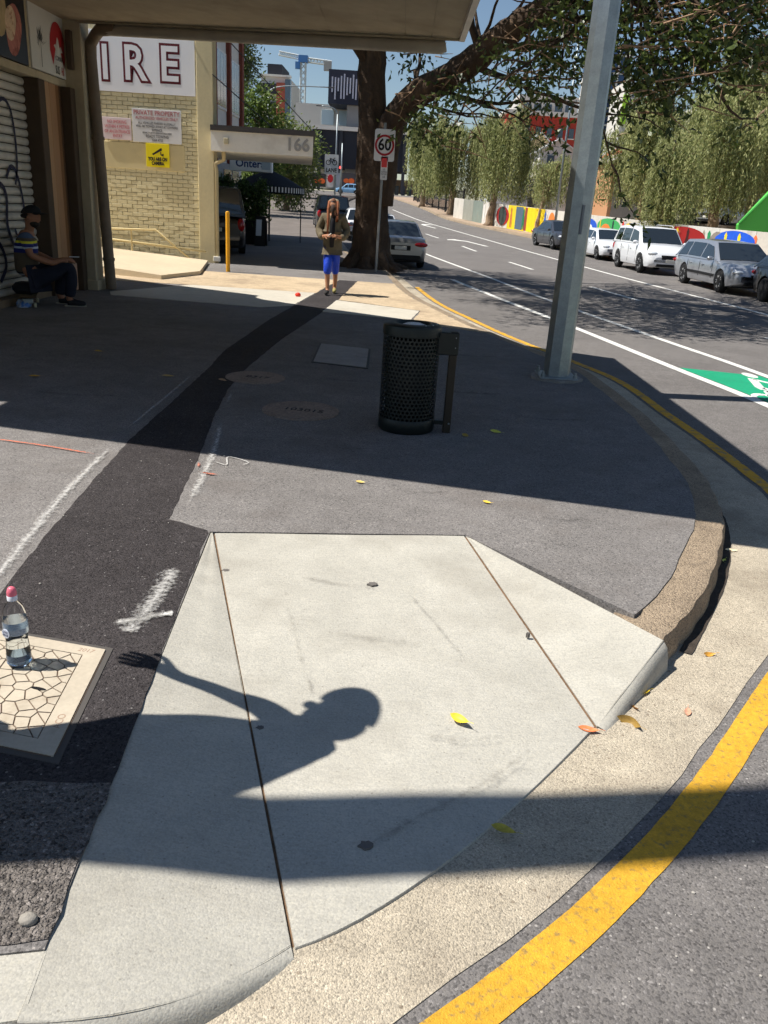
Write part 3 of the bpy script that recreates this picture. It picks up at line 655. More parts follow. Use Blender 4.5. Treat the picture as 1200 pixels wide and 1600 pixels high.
for k in range(26):
    a = R(rr.uniform(20, 160)); y0, z0 = 12.28 + rr.uniform(-.05, .05), 3.25 + rr.uniform(-.02, .14); l = rr.uniform(.08, .2)
    mb.add([(-5.036, y0, z0), (-5.036, y0 + l * math.cos(a) + .01, z0 + l * math.sin(a)), (-5.036, y0 + l * math.cos(a) * .5 - .012, z0 + l * math.sin(a) * .5)], [(0, 1, 2)])
mb.add([(-5.036, 12.275, 3.02), (-5.036, 12.295, 3.02), (-5.036, 12.29, 3.3), (-5.036, 12.28, 3.3)], [(0, 1, 2, 3)])
tag(mb.build('bamboo_drawing', mat('ink_grey', S(110, 116, 118), .7), sg), kind='stuff')
mb = MB()
bp = [(13.42, 3.78), (13.40, 3.66), (13.34, 3.56), (13.33, 3.44), (13.32, 3.36)]
for a, b in zip(bp, bp[1:]): mb.add([(-5.036, a[0], a[1]), (-5.036, a[0] + .018, a[1]), (-5.036, b[0] + .012, b[1]), (-5.036, b[0], b[1])], [(0, 1, 2, 3)])
for k in range(22):
    y0, z0 = 13.36 + rr.uniform(-.18, .14), 3.66 + rr.uniform(-.14, .14); r_ = rr.uniform(.008, .02); mb.add([(-5.035, y0 + r_ * math.cos(q), z0 + r_ * math.sin(q)) for q in (0, 1.2, 2.5, 3.8, 5)], [(0, 1, 2, 3, 4)])
mb.add([(-5.036, 13.42, 3.30), (-5.036, 13.52, 3.16), (-5.036, 13.49, 3.2)], [(0, 1, 2)]); mb.add([(-5.036, 13.40, 3.24), (-5.036, 13.54, 3.10), (-5.036, 13.44, 3.15)], [(0, 1, 2)])
tag(mb.build('blossom_drawing', mat('ink_brown', S(96, 70, 66), .7), sg), kind='stuff')
pp = thing('picture_panel', (-5.04, 11.3, 2.97), 'dark food picture panel beside the sushi sign', 'sign')
MB().bbox(-5.09, -5.045, 10.2, 11.87, 2.97, 3.85, .006).build('board', mat('panel_dark', S(34, 36, 42), .4), pp)
def blob(c, ry, rz, m, x, tilt=.5, n=18):
    wallpoly('picture', [(c[0] + ry * math.cos(q) * (1 + .08 * math.sin(3 * q)) + tilt * rz * math.sin(q) * .4, c[1] + rz * math.sin(q)) for q in [2 * math.pi * k / n for k in range(n)]], m, x, pp)
blob((11.5, 3.32), .22, .30, mat('pic_pink', S(186, 120, 108), .6, var=((4, .25), (12, .2)), dirt=(6, S(120, 60, 50), .5, .65, .8)), -5.043); blob((11.42, 3.38), .15, .2, mat('pic_cream', S(214, 190, 160), .6, var=(9, .2), dirt=(10, S(150, 70, 50), .55, .65, .8)), -5.0415); blob((11.05, 3.5), .28, .32, mat('pic_straw', S(190, 170, 130), .6, var=(5, .2)), -5.042, -.3)

# ------------------------------------------------------------------ painted brick building across the driveway
M_BRICK = mat('cream_painted_brick', S(224, 212, 172), .7, var=((3, .05), (22, .06)), bump=(45, .35, .006), dirt=(2.5, S(160, 142, 96), .52, .75, .5))
M_MORT = mat('painted_mortar', S(216, 204, 164), .85, var=(9, .08))
bb = thing('brick_building', (-8, 20, 0), 'cream painted brick building with a wide white sign panel', 'building')
MB().prism([(-4.45, 20.03), (-14, 20.03), (-14, 30), (-6.45, 27.3)], 0, 6.4).build('wall', M_MORT, bb)
bw, bh, jt = .24, .0865, .009
bm_ = MB().bbox(-(bw - jt) / 2, (bw - jt) / 2, -.012, .03, 0, bh - jt, .004); tmpb = bm_.build('brick', M_BRICK, None); bme = tmpb.data; bpy.data.objects.remove(tmpb)
rest = MB(); cnt = 0
for c in range(62):
    z = .0 + c * bh; x = -4.78 - bw / 2 - (bw / 2 if c % 2 else 0)
    if c % 2:
        rest.bbox(-4.78 - bw / 2 + jt / 2, -4.78 - jt / 2, 19.988, 20.03, z, z + bh - jt, .004)
    while x > -8.0:
        hidden = (z > 3.50 and z < 4.66) or (1.98 < z < 2.46 and x < -5.2)
        if not hidden:
            if cnt < 300 and z < 2.98 and x > -7.35:
                o = bpy.data.objects.new('brick', bme); COL.objects.link(o); o.parent = bb
                o.location = Vector((x, 20 + random.uniform(-.004, .003), z)) - ORIG[bb.name]; cnt += 1
            else:
                rest.bbox(x - (bw - jt) / 2, x + (bw - jt) / 2, 19.988 + random.uniform(-.004, .003), 20.03, z, z + bh - jt, .004)
        x -= bw
tag(rest.build('brickwork', M_BRICK, bb), kind='stuff')
MB().bbox(-8.0, -5.08, 19.975, 20.03, 1.965, 2.53, .01).build('rendered_panel', mat('panel_cream', S(218, 202, 156), .8, var=(3, .05)), bb)
mb = MB(); mb.bbox(-4.77, -4.40, 19.93, 20.3, 0, 6.4, .012); mb.build('corner_pier', mat('pier_cream', S(210, 196, 156), .75, var=((1.5, .08, (1, 1, .3)), (14, .05)), bump=(40, .2, .004)), bb)
MB().tube([(-4.36, 19.98, 0), (-4.36, 19.98, 2.05), (-4.38, 19.98, 2.2), (-4.18, 19.95, 2.28), (-4.18, 19.95, 2.6)], .05, 10).build('downpipe', mat('pipe_cream', S(196, 180, 140), .6), bb, smooth=True)
MB().bbox(-4.44, -4.28, 19.90, 19.99, .05, .16, .01).build('pipe_shoe', mat('pvc_white', S(220, 216, 206), .5), bb)

def boardsign(name, loc, label, x0, x1, z0, z1, y, m, edge=None):
    t = thing(name, loc, label, 'sign')
    MB().bbox(x0, x1, y - .02, y, z0, z1, .004).build('board', m, t)
    return t
ys = 19.975
s1 = boardsign('wall_sign', (-6, 20, 3.56), 'large white sign board lettered IRE in maroon outline', -7.75, -4.80, 3.545, 4.74, 19.985, mat('sign_panel', S(244, 243, 244), .5, var=(1, .03)))
M_MAR = mat('maroon', S(104, 36, 42), .5)
for ch, u in (('I', 164), ('R', 210), ('E', 264)):
    q = at(u, 97 + (u - 210) * .035 + 4, 19.96)
    text('lettering', ch, .98, M_MAR, s1, (q.x, 19.963, q.z), off=.062, depth=.001, sx=.9); text('lettering', ch, .98, mat('sign_panel', S(226, 224, 226)), s1, (q.x, 19.959, q.z), off=.012, depth=.001, sx=.9)
s2 = boardsign('parking_notice', (-5.7, 20, 2.56), 'white private property notice with towing warning on brick wall', -6.24, -5.13, 2.545, 3.235, 19.965, mat('notice_white', S(222, 220, 218), .5, var=(3, .04)))
M_NR = mat('notice_red', S(176, 52, 60), .5)
for s, sz, z, m, wx in (('PRIVATE PROPERTY', .135, 3.15, M_NR, .88), ('AUTHORIZED VEHICLES ONLY', .085, 3.045, M_NR, .82), ('ALL VEHICLES PARKED ILLEGALLY', .07, 2.945, M_INK, .80), ('WILL BE TOWED AWAY AT OWNERS', .07, 2.875, M_INK, .80), ('EXPENCE', .07, 2.805, M_INK, .8), ('PENALTY UP TO $250 PAYABLE HERE', .05, 2.745, M_INK, .8), ('READY TOWING', .085, 2.675, M_INK, .8), ('3264 4755', .075, 2.60, M_INK, .8)):
    text('lettering', s, sz, m, s2, (-5.685, 19.943, z), depth=.001, sx=wx)
s3 = boardsign('smoking_notice', (-6.55, 20, 2.57), 'small pink and white no smoking notice left of the towing notice', -6.95, -6.27, 2.565, 3.02, 19.965, mat('notice_pink', S(232, 212, 212), .5, var=(3, .04)))
for s, z in (('NO SMOKING', 2.93), ('WITHIN 4 METRES', 2.83), ('OF AN ENTRANCE', 2.73), ('ENTRY', 2.64)): text('lettering', s, .095, mat('notice_rose', S(206, 96, 104), .5), s3, (-6.59, 19.943, z), depth=.001, sx=.72)
s4 = boardsign('camera_notice', (-5.7, 20, 2.04), 'yellow square camera warning sign below the towing notice', -5.955, -5.42, 2.04, 2.535, 19.955, mat('notice_yellow', S(244, 222, 30), .5))
for s, z in (('YOU ARE ON', 2.205), ('CAMERA', 2.115)): text('lettering', s, .1, M_INK, s4, (-5.69, 19.933, z), depth=.001, sx=.72, off=.006)
mb = MB(); yy = 19.932
mb.add([(-5.82, yy, 2.31), (-5.79, yy, 2.285), (-5.58, yy, 2.40), (-5.60, yy, 2.45)], [(0, 1, 2, 3)]); mb.add([(-5.63, yy, 2.36), (-5.61, yy, 2.37), (-5.60, yy, 2.31), (-5.55, yy, 2.33), (-5.55, yy, 2.27), (-5.62, yy, 2.29)], [(0, 1, 2, 3, 4, 5)])
mb.build('camera_pictogram', M_INK, s4)
# handrail beside the ramp
hr = thing('handrail', (-5.5, 19.6, .1), 'thin cream steel handrail sloping down the brick wall', 'railing')
M_RAIL = mat('rail_cream', S(214, 194, 142), .5)
q1 = [at(u, v, 19.6) for u, v in ((120, 355), (175, 357), (243, 359), (262, 375), (304, 410))]; q2 = [at(u, v, 19.7) for u, v in ((120, 369), (175, 374), (322, 393))]
MB().tube(q1, .022, 8).build('top_rail', M_RAIL, hr, smooth=True); MB().tube(q2, .026, 8).build('lower_rail', M_RAIL, hr, smooth=True)
for u, v in ((150, 356), (205, 358)): p = at(u, v, 19.62); MB().tube([p, (p.x, p.y, .15)], .02, 8).build('post', M_RAIL, hr)

# ------------------------------------------------------------------ white office with brown piers, canopy 166
M_WHITEW = mat('white_render', S(206, 204, 200), .8, var=((.8, .05), (9, .04)), dirt=(.8, S(170, 166, 158), .56, .75, .5))
M_GLASS = mat('window_glass', S(60, 72, 84), .08, 0, spec=.8)
M_PIER = mat('brown_brick_pier', S(122, 66, 52), .85, var=(6, .12), bump=(40, .3, .005))
of = thing('office_building', (-7.5, 31, 0), 'white three storey office with brown brick piers behind the canopy', 'building')
XF = -6.55
MB().box(-14, XF, 27.4, 34.6, 0, 11).build('wall', M_WHITEW, of)
bays = [(27.5, 29.35), (29.75, 31.75), (32.15, 34.1)]
for y in (27.42, 29.4, 31.8, 34.15): MB().bbox(XF - .05, XF + .14, y, y + .32, 2.6, 11, .01).build('pier', M_PIER, of)
for i, (y0, y1) in enumerate(bays):
    for z0, z1 in ((4.3, 6.1), (7.1, 8.9)):
        f = MB(); f.bbox(XF - .02, XF + .06, y0 + .25, y1 - .15, z0, z1, .01); f = f.build('window_frame', mat('frame_white', S(216, 216, 214), .5), of)
        n = 3
        for k in range(n):
            a = y0 + .31 + k * (y1 - y0 - .52) / n; b = a + (y1 - y0 - .52) / n - .05
            MB().box(XF + .055, XF + .068, a, b, z0 + .07, z0 + .8, None).build('pane', M_GLASS, f); MB().box(XF + .055, XF + .066, a, b, z0 + .85, z1 - .07).build('pane', mat('blind_glass', S(150, 156, 160), .15, spec=.7), f)
gf = MB().bbox(XF - .02, XF + .05, 27.6, 33.9, 0, 2.6, .01).build('shopfront', mat('shopfront_grey', S(140, 146, 152), .6), of)
for y0, y1, z0, z1, m in ((27.8, 29.3, .9, 2.4, M_GLASS), (29.6, 30.7, .05, 2.3, mat('door_green', S(120, 130, 118), .6)), (31.0, 32.3, .9, 2.4, M_GLASS), (32.5, 33.7, .9, 2.4, M_GLASS)):
    MB().bbox(XF + .045, XF + .075, y0, y1, z0, z1, .006).build('pane', m, gf)
for k in range(4): MB().bbox(XF + .07, XF + .09, 27.8 + k * .5 - .02, 27.8 + k * .5 + .02, .9, 2.4, .004).build('mullion', mat('frame_white', S(216, 216, 214)), gf)
# canopy
cp_ = thing('entrance_canopy', (-3.4, 20.6, 0), 'pale flat canopy numbered 166 with dark roof edge beside the brick wall', 'canopy')
MB().prism([(-4.38, 19.55), (-2.10, 19.55), (-2.62, 24.2), (-5.2, 24.2)], 2.45, 2.86).build('fascia', mat('canopy_cream', S(232, 228, 218), .75, var=((.8, .06), (9, .04)), dirt=(1.2, S(176, 164, 144), .56, .75, .5)), cp_)
MB().prism([(-4.38, 19.50), (-2.05, 19.50), (-2.6, 24.22), (-5.2, 24.22)], 2.862, 2.97).build('roof_edge', mat('canopy_dark', S(66, 62, 60), .6), cp_)
text('lettering', '166', .36, mat('numeral_grey', S(170, 166, 160), .5, .3), cp_, (-2.44, 19.535, 2.66), depth=.01, off=.008)
MB().bbox(-4.08, -3.98, 19.48, 19.55, 2.6, 2.72, .01).build('lamp', mat('lamp_cream', S(180, 170, 140), .5), cp_)
for a, b in (((-4.4, 19.9, 5.0), (-2.3, 26, 2.97)), ((-4.4, 19.9, 4.0), (-3.2, 23.5, 2.97))): MB().tube([a, b], .012, 5).build('stay_rod', mat('rod_dark', S(70, 66, 62), .5, .5), cp_)
# projecting sign under the canopy line
sp = thing('projecting_sign', at(395, 256, 30), 'small pale projecting shop sign with blue lettering below the canopy', 'sign')
p = at(392, 256, 29.5)
MB().bbox(p.x - .72, p.x + .72, p.y, p.y + .25, p.z - .24, p.z + .22, .02).build('box', mat('sign_pale_blue', S(222, 228, 234), .5), sp)
text('lettering', 'Ontera', .34, mat('sign_blue', S(40, 66, 120), .5), sp, (p.x - .02, p.y - .003, p.z), off=.008, depth=.002)
MB().bbox(p.x + .36, p.x + .66, p.y - .012, p.y - .002, p.z - .16, p.z + .12, .004).build('logo_panel', mat('logo_grey', S(170, 186, 198), .5), sp)
MB().tube([(p.x - .7, p.y + .1, p.z + .15), (XF, p.y + .1, p.z + .15)], .02, 6).build('bracket', M_STEEL, sp)

# ------------------------------------------------------------------ street furniture near by
# perforated bin with its side post
M_BIN = mat('bin_green', S(18, 27, 25), .45, .2, var=(8, .1), spec=.5)
bx, by = .12, 5.83; br, btop = .205, .775
bn = thing('litter_bin', (bx, by, 0), 'dark green perforated litter bin with side post on the footpath', 'bin')
NC, NR = 42, 22; z0, z1 = .10, .70; dz = (z1 - z0) / NR
mb = MB()
for i in range(NR):
    for k in range(NC):
        sh2 = .5 * (i % 2)
        def pt(a, b): q = 2 * math.pi * (k + sh2 + a) / NC; return Vector((bx + br * math.cos(q), by + br * math.sin(q), z0 + (i + b) * dz))
        outer = [pt(a, b) for a, b in ((0, .5), (0, 1), (.5, 1), (1, 1), (1, .5), (1, 0), (.5, 0), (0, 0))]
        inner = [pt(.5 + .34 * math.cos(q), .5 + .36 * math.sin(q)) for q in [math.pi - math.pi / 4 * j for j in range(8)]]
        mb.loft([outer, inner], True)
mb.build('perforated_shell', M_BIN, bn)
mb = MB(); mb.lathe([(br - .02, .0), (br - .01, .0), (br + .003, .02), (br + .003, .10), (br, .105)], 42, (bx, by, 0), closed=True); mb.build('base_band', M_BIN, bn, auto=40)
MB().lathe([(br, .695), (br + .006, .70), (br + .006, .745), (br + .002, .765), (br - .012, .775), (.135, .782), (.125, .778), (.118, .765), (.118, .70)], 42, (bx, by, 0), closed=True).build('lid_ring', M_BIN, bn, auto=40)
MB().ball((bx + .01, by + .02, .735), (.11, .10, .045), 12, 7).build('pale_mound', mat('mound_white', S(226, 226, 224), .5, bump=(30, .8, .02)), bn, smooth=True)  # added white mound, stands in for sunlit ground seen through the opening
MB().lathe([(0, .04), (br - .04, .05), (br - .03, .66), (br - .035, .66), (br - .045, .06), (0, .06)], 32, (bx, by, 0), closed=True).build('liner', mat('bin_liner', S(26, 28, 27), .7), bn, smooth=True)
for a in (0, 1, 2): q = R(-60 + 22 * a); MB().ball((bx + .175 * math.cos(q), by + .175 * math.sin(q), .782), .006, 6, 4).build('lid_bolt', M_STEEL, bn)
px, py = bx + .30, by - .03
MB().bbox(px - .028, px + .028, py - .035, py + .035, 0, .74, .005).build('post', mat('post_dark', S(58, 52, 44), .5, .4, var=(6, .15)), bn)
MB().bbox(bx + .17, px + .034, py - .042, py + .042, .575, .735, .006).build('hinge_arm', M_BIN, bn); MB().bbox(bx + .16, px + .022, py - .02, py + .02, .06, .09, .004).build('lower_arm', M_BIN, bn)
for z in (.63, .70, .075): MB().ball((px + .012, py - .036, z), .008, 8, 5).build('bolt', M_STEEL, bn)

# big galvanised street pole with its footing
sp_ = thing('street_pole', (1.655, 8.17, 0), 'tall octagonal galvanised steel pole on concrete footing by the kerb', 'pole')
MB().tube([(1.655, 8.17, .03), (1.655, 8.17, 4), (1.652, 8.17, 9)], [.135, .118, .09], 8).build('shaft', M_STEEL, sp_, auto=20)
MB().prism([(1.655 + .25 * math.cos(q) * (1.1 if k % 2 else 1), 8.17 + .25 * math.sin(q)) for k, q in enumerate([2 * math.pi * (k + .5) / 10 for k in range(10)])], 0, .03).build('footing', mat('footing_concrete', S(138, 134, 128), .9, var=(8, .15), bump=(60, .4, .01)), sp_)
MB().bbox(1.655 - .19, 1.655 + .19, 8.17 - .19, 8.17 + .19, .028, .046, .004).build('base_plate', M_STEEL, sp_)
for a in (-1, 1):
    for b in (-1, 1): MB().lathe([(.022, 0), (.022, .03), (.012, .03), (.012, .055)], 6, (1.655 + a * .16, 8.17 + b * .16, .045)).build('anchor_bolt', M_STEEL, sp_)
p = at(903, 345, 8.05)
MB().bbox(1.66, 1.685, 8.03, 8.05, 1.40, 1.66, .002).build('sticker', mat('sticker_grey', S(120, 124, 128), .6), sp_)

# speed sign on its post in front of the tree
ss_ = thing('speed_sign', (-.58, 20.35, 0), 'white 60 speed sign with red ring above a small parking plate', 'sign')
MB().tube([(-.58, 20.37, 0), (-.545, 20.37, 3.3)], .03, 8).build('post', mat('post_zinc', S(140, 142, 142), .5, .6), ss_)
c = at(601, 227, 20.33)
def rrect(w_, h_, r_, n=5): return [(sx * (w_ / 2 - r_) + r_ * math.cos(a), sz * (h_ / 2 - r_) + r_ * math.sin(a)) for sx, sz, q in ((1, 1, 0), (-1, 1, 90), (-1, -1, 180), (1, -1, 270)) for a in [R(q + 90 * k / n) for k in range(n + 1)]]
def plate(poly, c, y, th, m, name, par, tilt=R(3)): 
    Mx = Matrix.Translation((c.x, y, c.z)) @ Matrix.Rotation(R(90), 4, 'X')
    return MB().prism(poly, -th, 0, Mx).build(name, m, par)
plate(rrect(.47, .68, .05), c, 20.325, .004, mat('sign_white_dull', S(205, 205, 204), .5), 'plate', ss_)
mb = MB(); n = 36
ri = [[Vector((c.x + r_ * math.cos(2 * math.pi * k / n), 20.318, c.z + r_ * math.sin(2 * math.pi * k / n))) for k in range(n)] for r_ in (.225, .178)]
mb.loft(ri, True); mb.build('red_ring', mat('ring_red', S(150, 26, 34), .5), ss_)
text('lettering', '60', .34, mat('sign_black', S(20, 20, 20), .6), ss_, (c.x, 20.316, c.z), depth=.001, off=.008, sx=.9)
c2 = at(600, 263, 20.33); plate(rrect(.16, .50, .02), c2, 20.325, .004, mat('sign_white_dull', S(205, 205, 204), .5), 'parking_plate', ss_)
plate(rrect(.13, .2, .01), c2 + Vector((0, 0, .12)), 20.320, .002, mat('plate_red', S(200, 60, 60), .5), 'red_symbol', ss_)
for s, z in (('NO', -.03), ('STOPPING', -.08), ('ANY TIME', -.13), ('2 HR', -.19)): text('lettering', s, .05, M_INK, ss_, (c2.x, 20.318, c2.z + z), depth=.001, sx=.6)

bo = thing('bollard', (-3.68, 17.9, 0), 'slim yellow steel bollard beside the driveway', 'bollard')
MB().tube([(-3.68, 17.9, 0), (-3.68, 17.9, 1.2)], .044, 14).build('tube', mat('bollard_yellow', S(226, 164, 34), .5, var=(5, .08)), bo, auto=40); MB().ball((-3.68, 17.9, 1.2), (.044, .044, .025), 14, 6).build('cap', mat('bollard_yellow', S(226, 164, 34)), bo, smooth=True)

# bottle of water
bt = thing('water_bottle', (-1.205, 2.345, .022), 'clear plastic water bottle with pink sports cap on the pit lid', 'bottle')
prof = [(.0, .004), (.018, .003), (.027, 0), (.034, .004), (.038, .016), (.0385, .06), (.036, .085), (.0345, .10), (.036, .115), (.0385, .13), (.0385, .175), (.036, .20), (.028, .225), (.018, .238), (.0135, .243), (.0135, .252)]
def L_(prof, n=28): return MB().lathe(prof, n, (-1.205, 2.345, .022), closed=True)
M_PET = mat('clear_plastic', (0.96, .98, 1.0), .04, trans=1.0, spec=.5)
M_PET.node_tree.nodes['Principled BSDF'].inputs['IOR'].default_value = 1.12
L_(prof).build('bottle_body', M_PET, bt, smooth=True)
M_WAT = mat('water', (.90, .96, 1.0), .0, trans=1.0); M_WAT.node_tree.nodes['Principled BSDF'].inputs['IOR'].default_value = 1.33
L_([(0, .006), (.026, .004), (.0365, .018), (.037, .06), (.0345, .085), (.033, .10), (.0335, .108), (0, .108)]).build('water', M_WAT, bt, smooth=True)
L_([(.0392, .004 + .012), (.0394, .02), (.0394, .045), (.0391, .05)]).build('base_label', mat('label_blue', S(150, 190, 235), .2, trans=.85), bt, smooth=True)
L_([(.0393, .128), (.0395, .13), (.0395, .172), (.0393, .174)]).build('label', mat('label_film', S(176, 206, 236), .25, trans=.75), bt, smooth=True)
q = R(-115); cx_, cy_ = -1.205 + .0402 * math.cos(q), 2.345 + .0402 * math.sin(q)
Ml = Matrix.Translation((cx_, cy_, .022 + .138)) @ Matrix.Rotation(q + R(90), 4, 'Z') @ Matrix.Rotation(R(90), 4, 'X')
MB().prism([(.0165 * math.cos(a), .0165 * math.sin(a)) for a in [2 * math.pi * k / 18 for k in range(18)]], -.001, .001, Ml).build('logo_disc', mat('logo_white', S(216, 222, 236), .5), bt)
for s, dz_ in (('COOL', .005), ('RIDGE', -.006)): text('lettering', s, .011, mat('logo_navy', S(40, 50, 96), .5), bt, Ml @ Vector((0, dz_, .0015)), rot=(R(90), 0, q + R(90)), depth=.0002, sx=.8)
L_([(.0145, .246), (.0165, .247), (.0165, .262), (.015, .264)]).build('collar', mat('collar_white', S(226, 228, 236), .4), bt, auto=40)
L_([(.0155, .262), (.0155, .276), (.0125, .288), (.006, .293), (0, .294)]).build('cap', mat('cap_pink', S(240, 120, 140), .35, trans=.15), bt, smooth=True)

bt.location.z = .0145
# pit lid with raised crazy paving
ca, sa = math.cos(R(-9)), math.sin(R(-9))
def LP(x, y): return Vector((-.955 + x * .98 - y * .09, 2.478 - x * .19 + y * .99))   # x to the left is negative, y down is negative
pl = thing('pit_lid', (-1.4, 2.2, .004), 'cream pit lid with crazy paving pattern under the water bottle', 'pit lid')
M_LID = mat('lid_cream', S(186, 174, 154), .8, var=((6, .08), (60, .06)), bump=(150, .2, .002), dirt=(9, S(150, 132, 110), .55, .72, .6))
W_, H_ = .92, .60
def rect(x0, x1, y0, y1): return [tuple(LP(x, y)) for x, y in ((x0, y0), (x1, y0), (x1, y1), (x0, y1))]
MB().prism(rect(-W_ - .02, .02, -H_ - .02, .02), .004, .013).build('frame', mat('lid_frame', S(84, 80, 76), .7, .1), pl)
rc = []
for cx0, cy0, a0 in ((-.025, -.025, 0), (-W_ + .025, -.025, 90), (-W_ + .025, -H_ + .025, 180), (-.025, -H_ + .025, 270)):
    for k in range(5): rc.append(tuple(LP(cx0 + .025 * math.cos(R(a0 + 22.5 * k)), cy0 + .025 * math.sin(R(a0 + 22.5 * k)))))
MB().prism(rc, .004, .016).build('groove_bed', mat('groove_brown', S(104, 86, 72), .9), pl)
bdr = .062
for r4 in ((-W_ + .004, -.004, -bdr, -.004), (-W_ + .004, -.004, -H_ + .004, -H_ + bdr), (-bdr - .012, -.004, -H_ + bdr, -bdr), (-W_ + .004, -W_ + bdr, -H_ + bdr, -bdr)):
    MB().prism(rect(*r4), .012, .0225).build('border', M_LID, pl)
pl.scale = (1, 1, .55)
rr = random.Random(12); seeds = []
while len(seeds) < 150:
    p = (rr.uniform(-W_ + bdr, -bdr - .012), rr.uniform(-H_ + bdr, -bdr))
    if all((p[0] - q[0]) ** 2 + (p[1] - q[1]) ** 2 > .036 ** 2 for q in seeds) or rr.random() < .01: seeds.append(p)
def cell(i, gap):
    x0, x1, y0, y1 = -W_ + bdr + .004, -bdr - .016, -H_ + bdr + .004, -bdr - .004
    poly = [Vector(p) for p in ((x0, y0), (x1, y0), (x1, y1), (x0, y1))]; s0 = Vector(seeds[i])
    for j, s1 in enumerate(seeds):
        if j == i: continue
        s1 = Vector(s1); n = (s1 - s0); l = n.length; n = n / l
        if l > .3: continue
        d0 = l / 2 - gap; out = []
        for a, b in zip(poly, poly[1:] + poly[:1]):
            da, db = (a - s0).dot(n) - d0, (b - s0).dot(n) - d0
            if da <= 0: out.append(a)
            if da * db < 0: out.append(a.lerp(b, da / (da - db)))
        poly = out
        if len(poly) < 3: return None
    return poly
for i in range(len(seeds)):
    c_ = cell(i, .0026)
    if c_: MB().prism([tuple(LP(p.x, p.y)) for p in c_], .012, .022 + rr.uniform(-.0008, .0008)).build('paving_piece', M_LID, pl)
MB().prism([tuple(LP(-.16 + .028 * math.cos(a), -.30 + .008 * math.sin(a))) for a in [2 * math.pi * k / 12 for k in range(12)]], .018, .0235).build('lifting_slot', M_DARK, pl)
text('lettering', '2017', .03, mat('lid_stamp', S(160, 132, 112), .8), pl, (LP(-.07, -.033).x, LP(-.07, -.033).y, .0226), rot=(0, 0, R(-9)), depth=.0006)
text('lettering', 'ACO', .034, mat('lid_stamp', S(160, 132, 112)), pl, (LP(-.036, -.44).x, LP(-.036, -.44).y, .0226), rot=(0, 0, R(95)), depth=.0006)

# fallen leaves
def leaf(x, y, z, ln, ang, c, label, curl=.3, roll=0.):
    n = 8; rows = []
    for i in range(n + 1):
        t = i / n; wd = ln * .2 * math.sin(math.pi * min(1, t ** .8 * 1.0)) + .0004
        rows.append([Vector(((t - .5) * ln, s * wd, .001 + abs(s) * wd * .35 + curl * ln * (t - .5) ** 2)) for s in (-1, -.5, 0, .5, 1)])
    mb = MB().loft(rows); mb.loft([[Vector((.5 * ln + d, a, .004 + curl * ln * .25)) for a in (-.0008, .0008)] for d in (0, ln * .25)])
    Mx = Matrix.Translation((x, y, z)) @ Matrix.Rotation(ang, 4, 'Z') @ Matrix.Rotation(roll, 4, 'X')
    mb.v = [tuple(Mx @ Vector(v)) for v in mb.v]
    return one('fallen_leaf', mb, mat('leaf_%d_%d_%d' % c, S(*c), .5, var=((30, .15), (90, .15)), dirt=(40, tuple(.45 * k for k in S(*c)), .58, .7, .7)), label, 'leaf', 'fallen leaves', smooth=True, origin=(x, y, z))
def zr(x, y):
    n_c = (Jl0 - B).cross(E3 - B); return B.z - (n_c.x * (x - B.x) + n_c.y * (y - B.y)) / n_c.z + .001
leaf(.305, 2.315, zr(.305, 2.315) - .001, .075, R(-35), (236, 200, 60), 'bright yellow leaf lying alone on the concrete ramp', .6, .5)
leaf(1.02, 2.62, -.1198, .08, R(25), (226, 190, 40), 'yellow leaf at the foot of the ramp wing', .4, -.3)
leaf(.96, 2.53, -.1198, .06, R(100), (204, 140, 50), 'orange brown leaf against the ramp wing', .9, .6)
leaf(.93, 2.43, -.1185, .09, R(-40), (150, 120, 60), 'curled brown leaf on the gutter below the ramp wing', 1.6, 1.0)
leaf(.76, 2.36, -.114, .075, R(-10), (228, 130, 80), 'orange leaf where the ramp joint meets the gutter', .4, .1)
leaf(1.16, 2.52, -.1198, .06, R(70), (214, 160, 130), 'pale pinkish leaf on the gutter', .1, 0)
leaf(1.39, 2.95, -.1198, .055, R(10), (206, 150, 60), 'small amber leaf on the gutter beside the kerb', .9, .5)
leaf(1.93, 4.12, -.1198, .07, R(0), (224, 208, 170), 'pale dry leaf at the edge of the kerb shadow', .4, .2)
leaf(1.83, 3.96, -.1185, .06, R(60), (190, 196, 70), 'yellow green leaf in the dirt against the kerb', .5, .4)
leaf(.40, 1.83, zr(.4, 1.83) - .0, .075, R(-20), (176, 160, 60), 'olive yellow leaf across the joint of ramp and gutter', .2, .1)
leaf(.58, 4.29, .010, .055, R(-30), (232, 192, 70), 'small yellow leaf on sunlit asphalt near the kerb', .3, .2)
leaf(-.15, 4.50, .010, .06, R(-12), (216, 190, 110), 'small straw leaf on asphalt at the shadow edge', .3, .2)
leaf(.80, 5.86, .010, .10, R(-35), (206, 206, 90), 'lime yellow leaf in shade right of the litter bin', .3, .3)
leaf(.56, 5.70, .010, .08, R(-60), (176, 150, 70), 'dull gold leaf beside the litter bin post', .3, .4)
leaf(-1.99, 7.05, .012, .12, R(0), (180, 150, 90), 'tan leaf on shaded asphalt left of the trench patch', .2, .1)
leaf(-3.03, 6.71, .012, .10, R(15), (196, 150, 50), 'gold leaf in deep shade nearest the left edge', .2, .1)
leaf(-2.95, 8.0, .012, .10, R(-15), (186, 150, 50), 'gold leaf in deep shade farther from the left edge', .2, .1)
leaf(-1.50, 7.02, .014, .11, R(-40), (170, 140, 110), 'brown leaf touching the farther round manhole cover', .2, .1)
tag(MB().ball((-.735, 1.335, .012), (.022, .018, .014), 9, 6).build('stone', mat('stone_grey', S(150, 144, 134), .9, bump=(60, .5, .01)), foot, smooth=True))
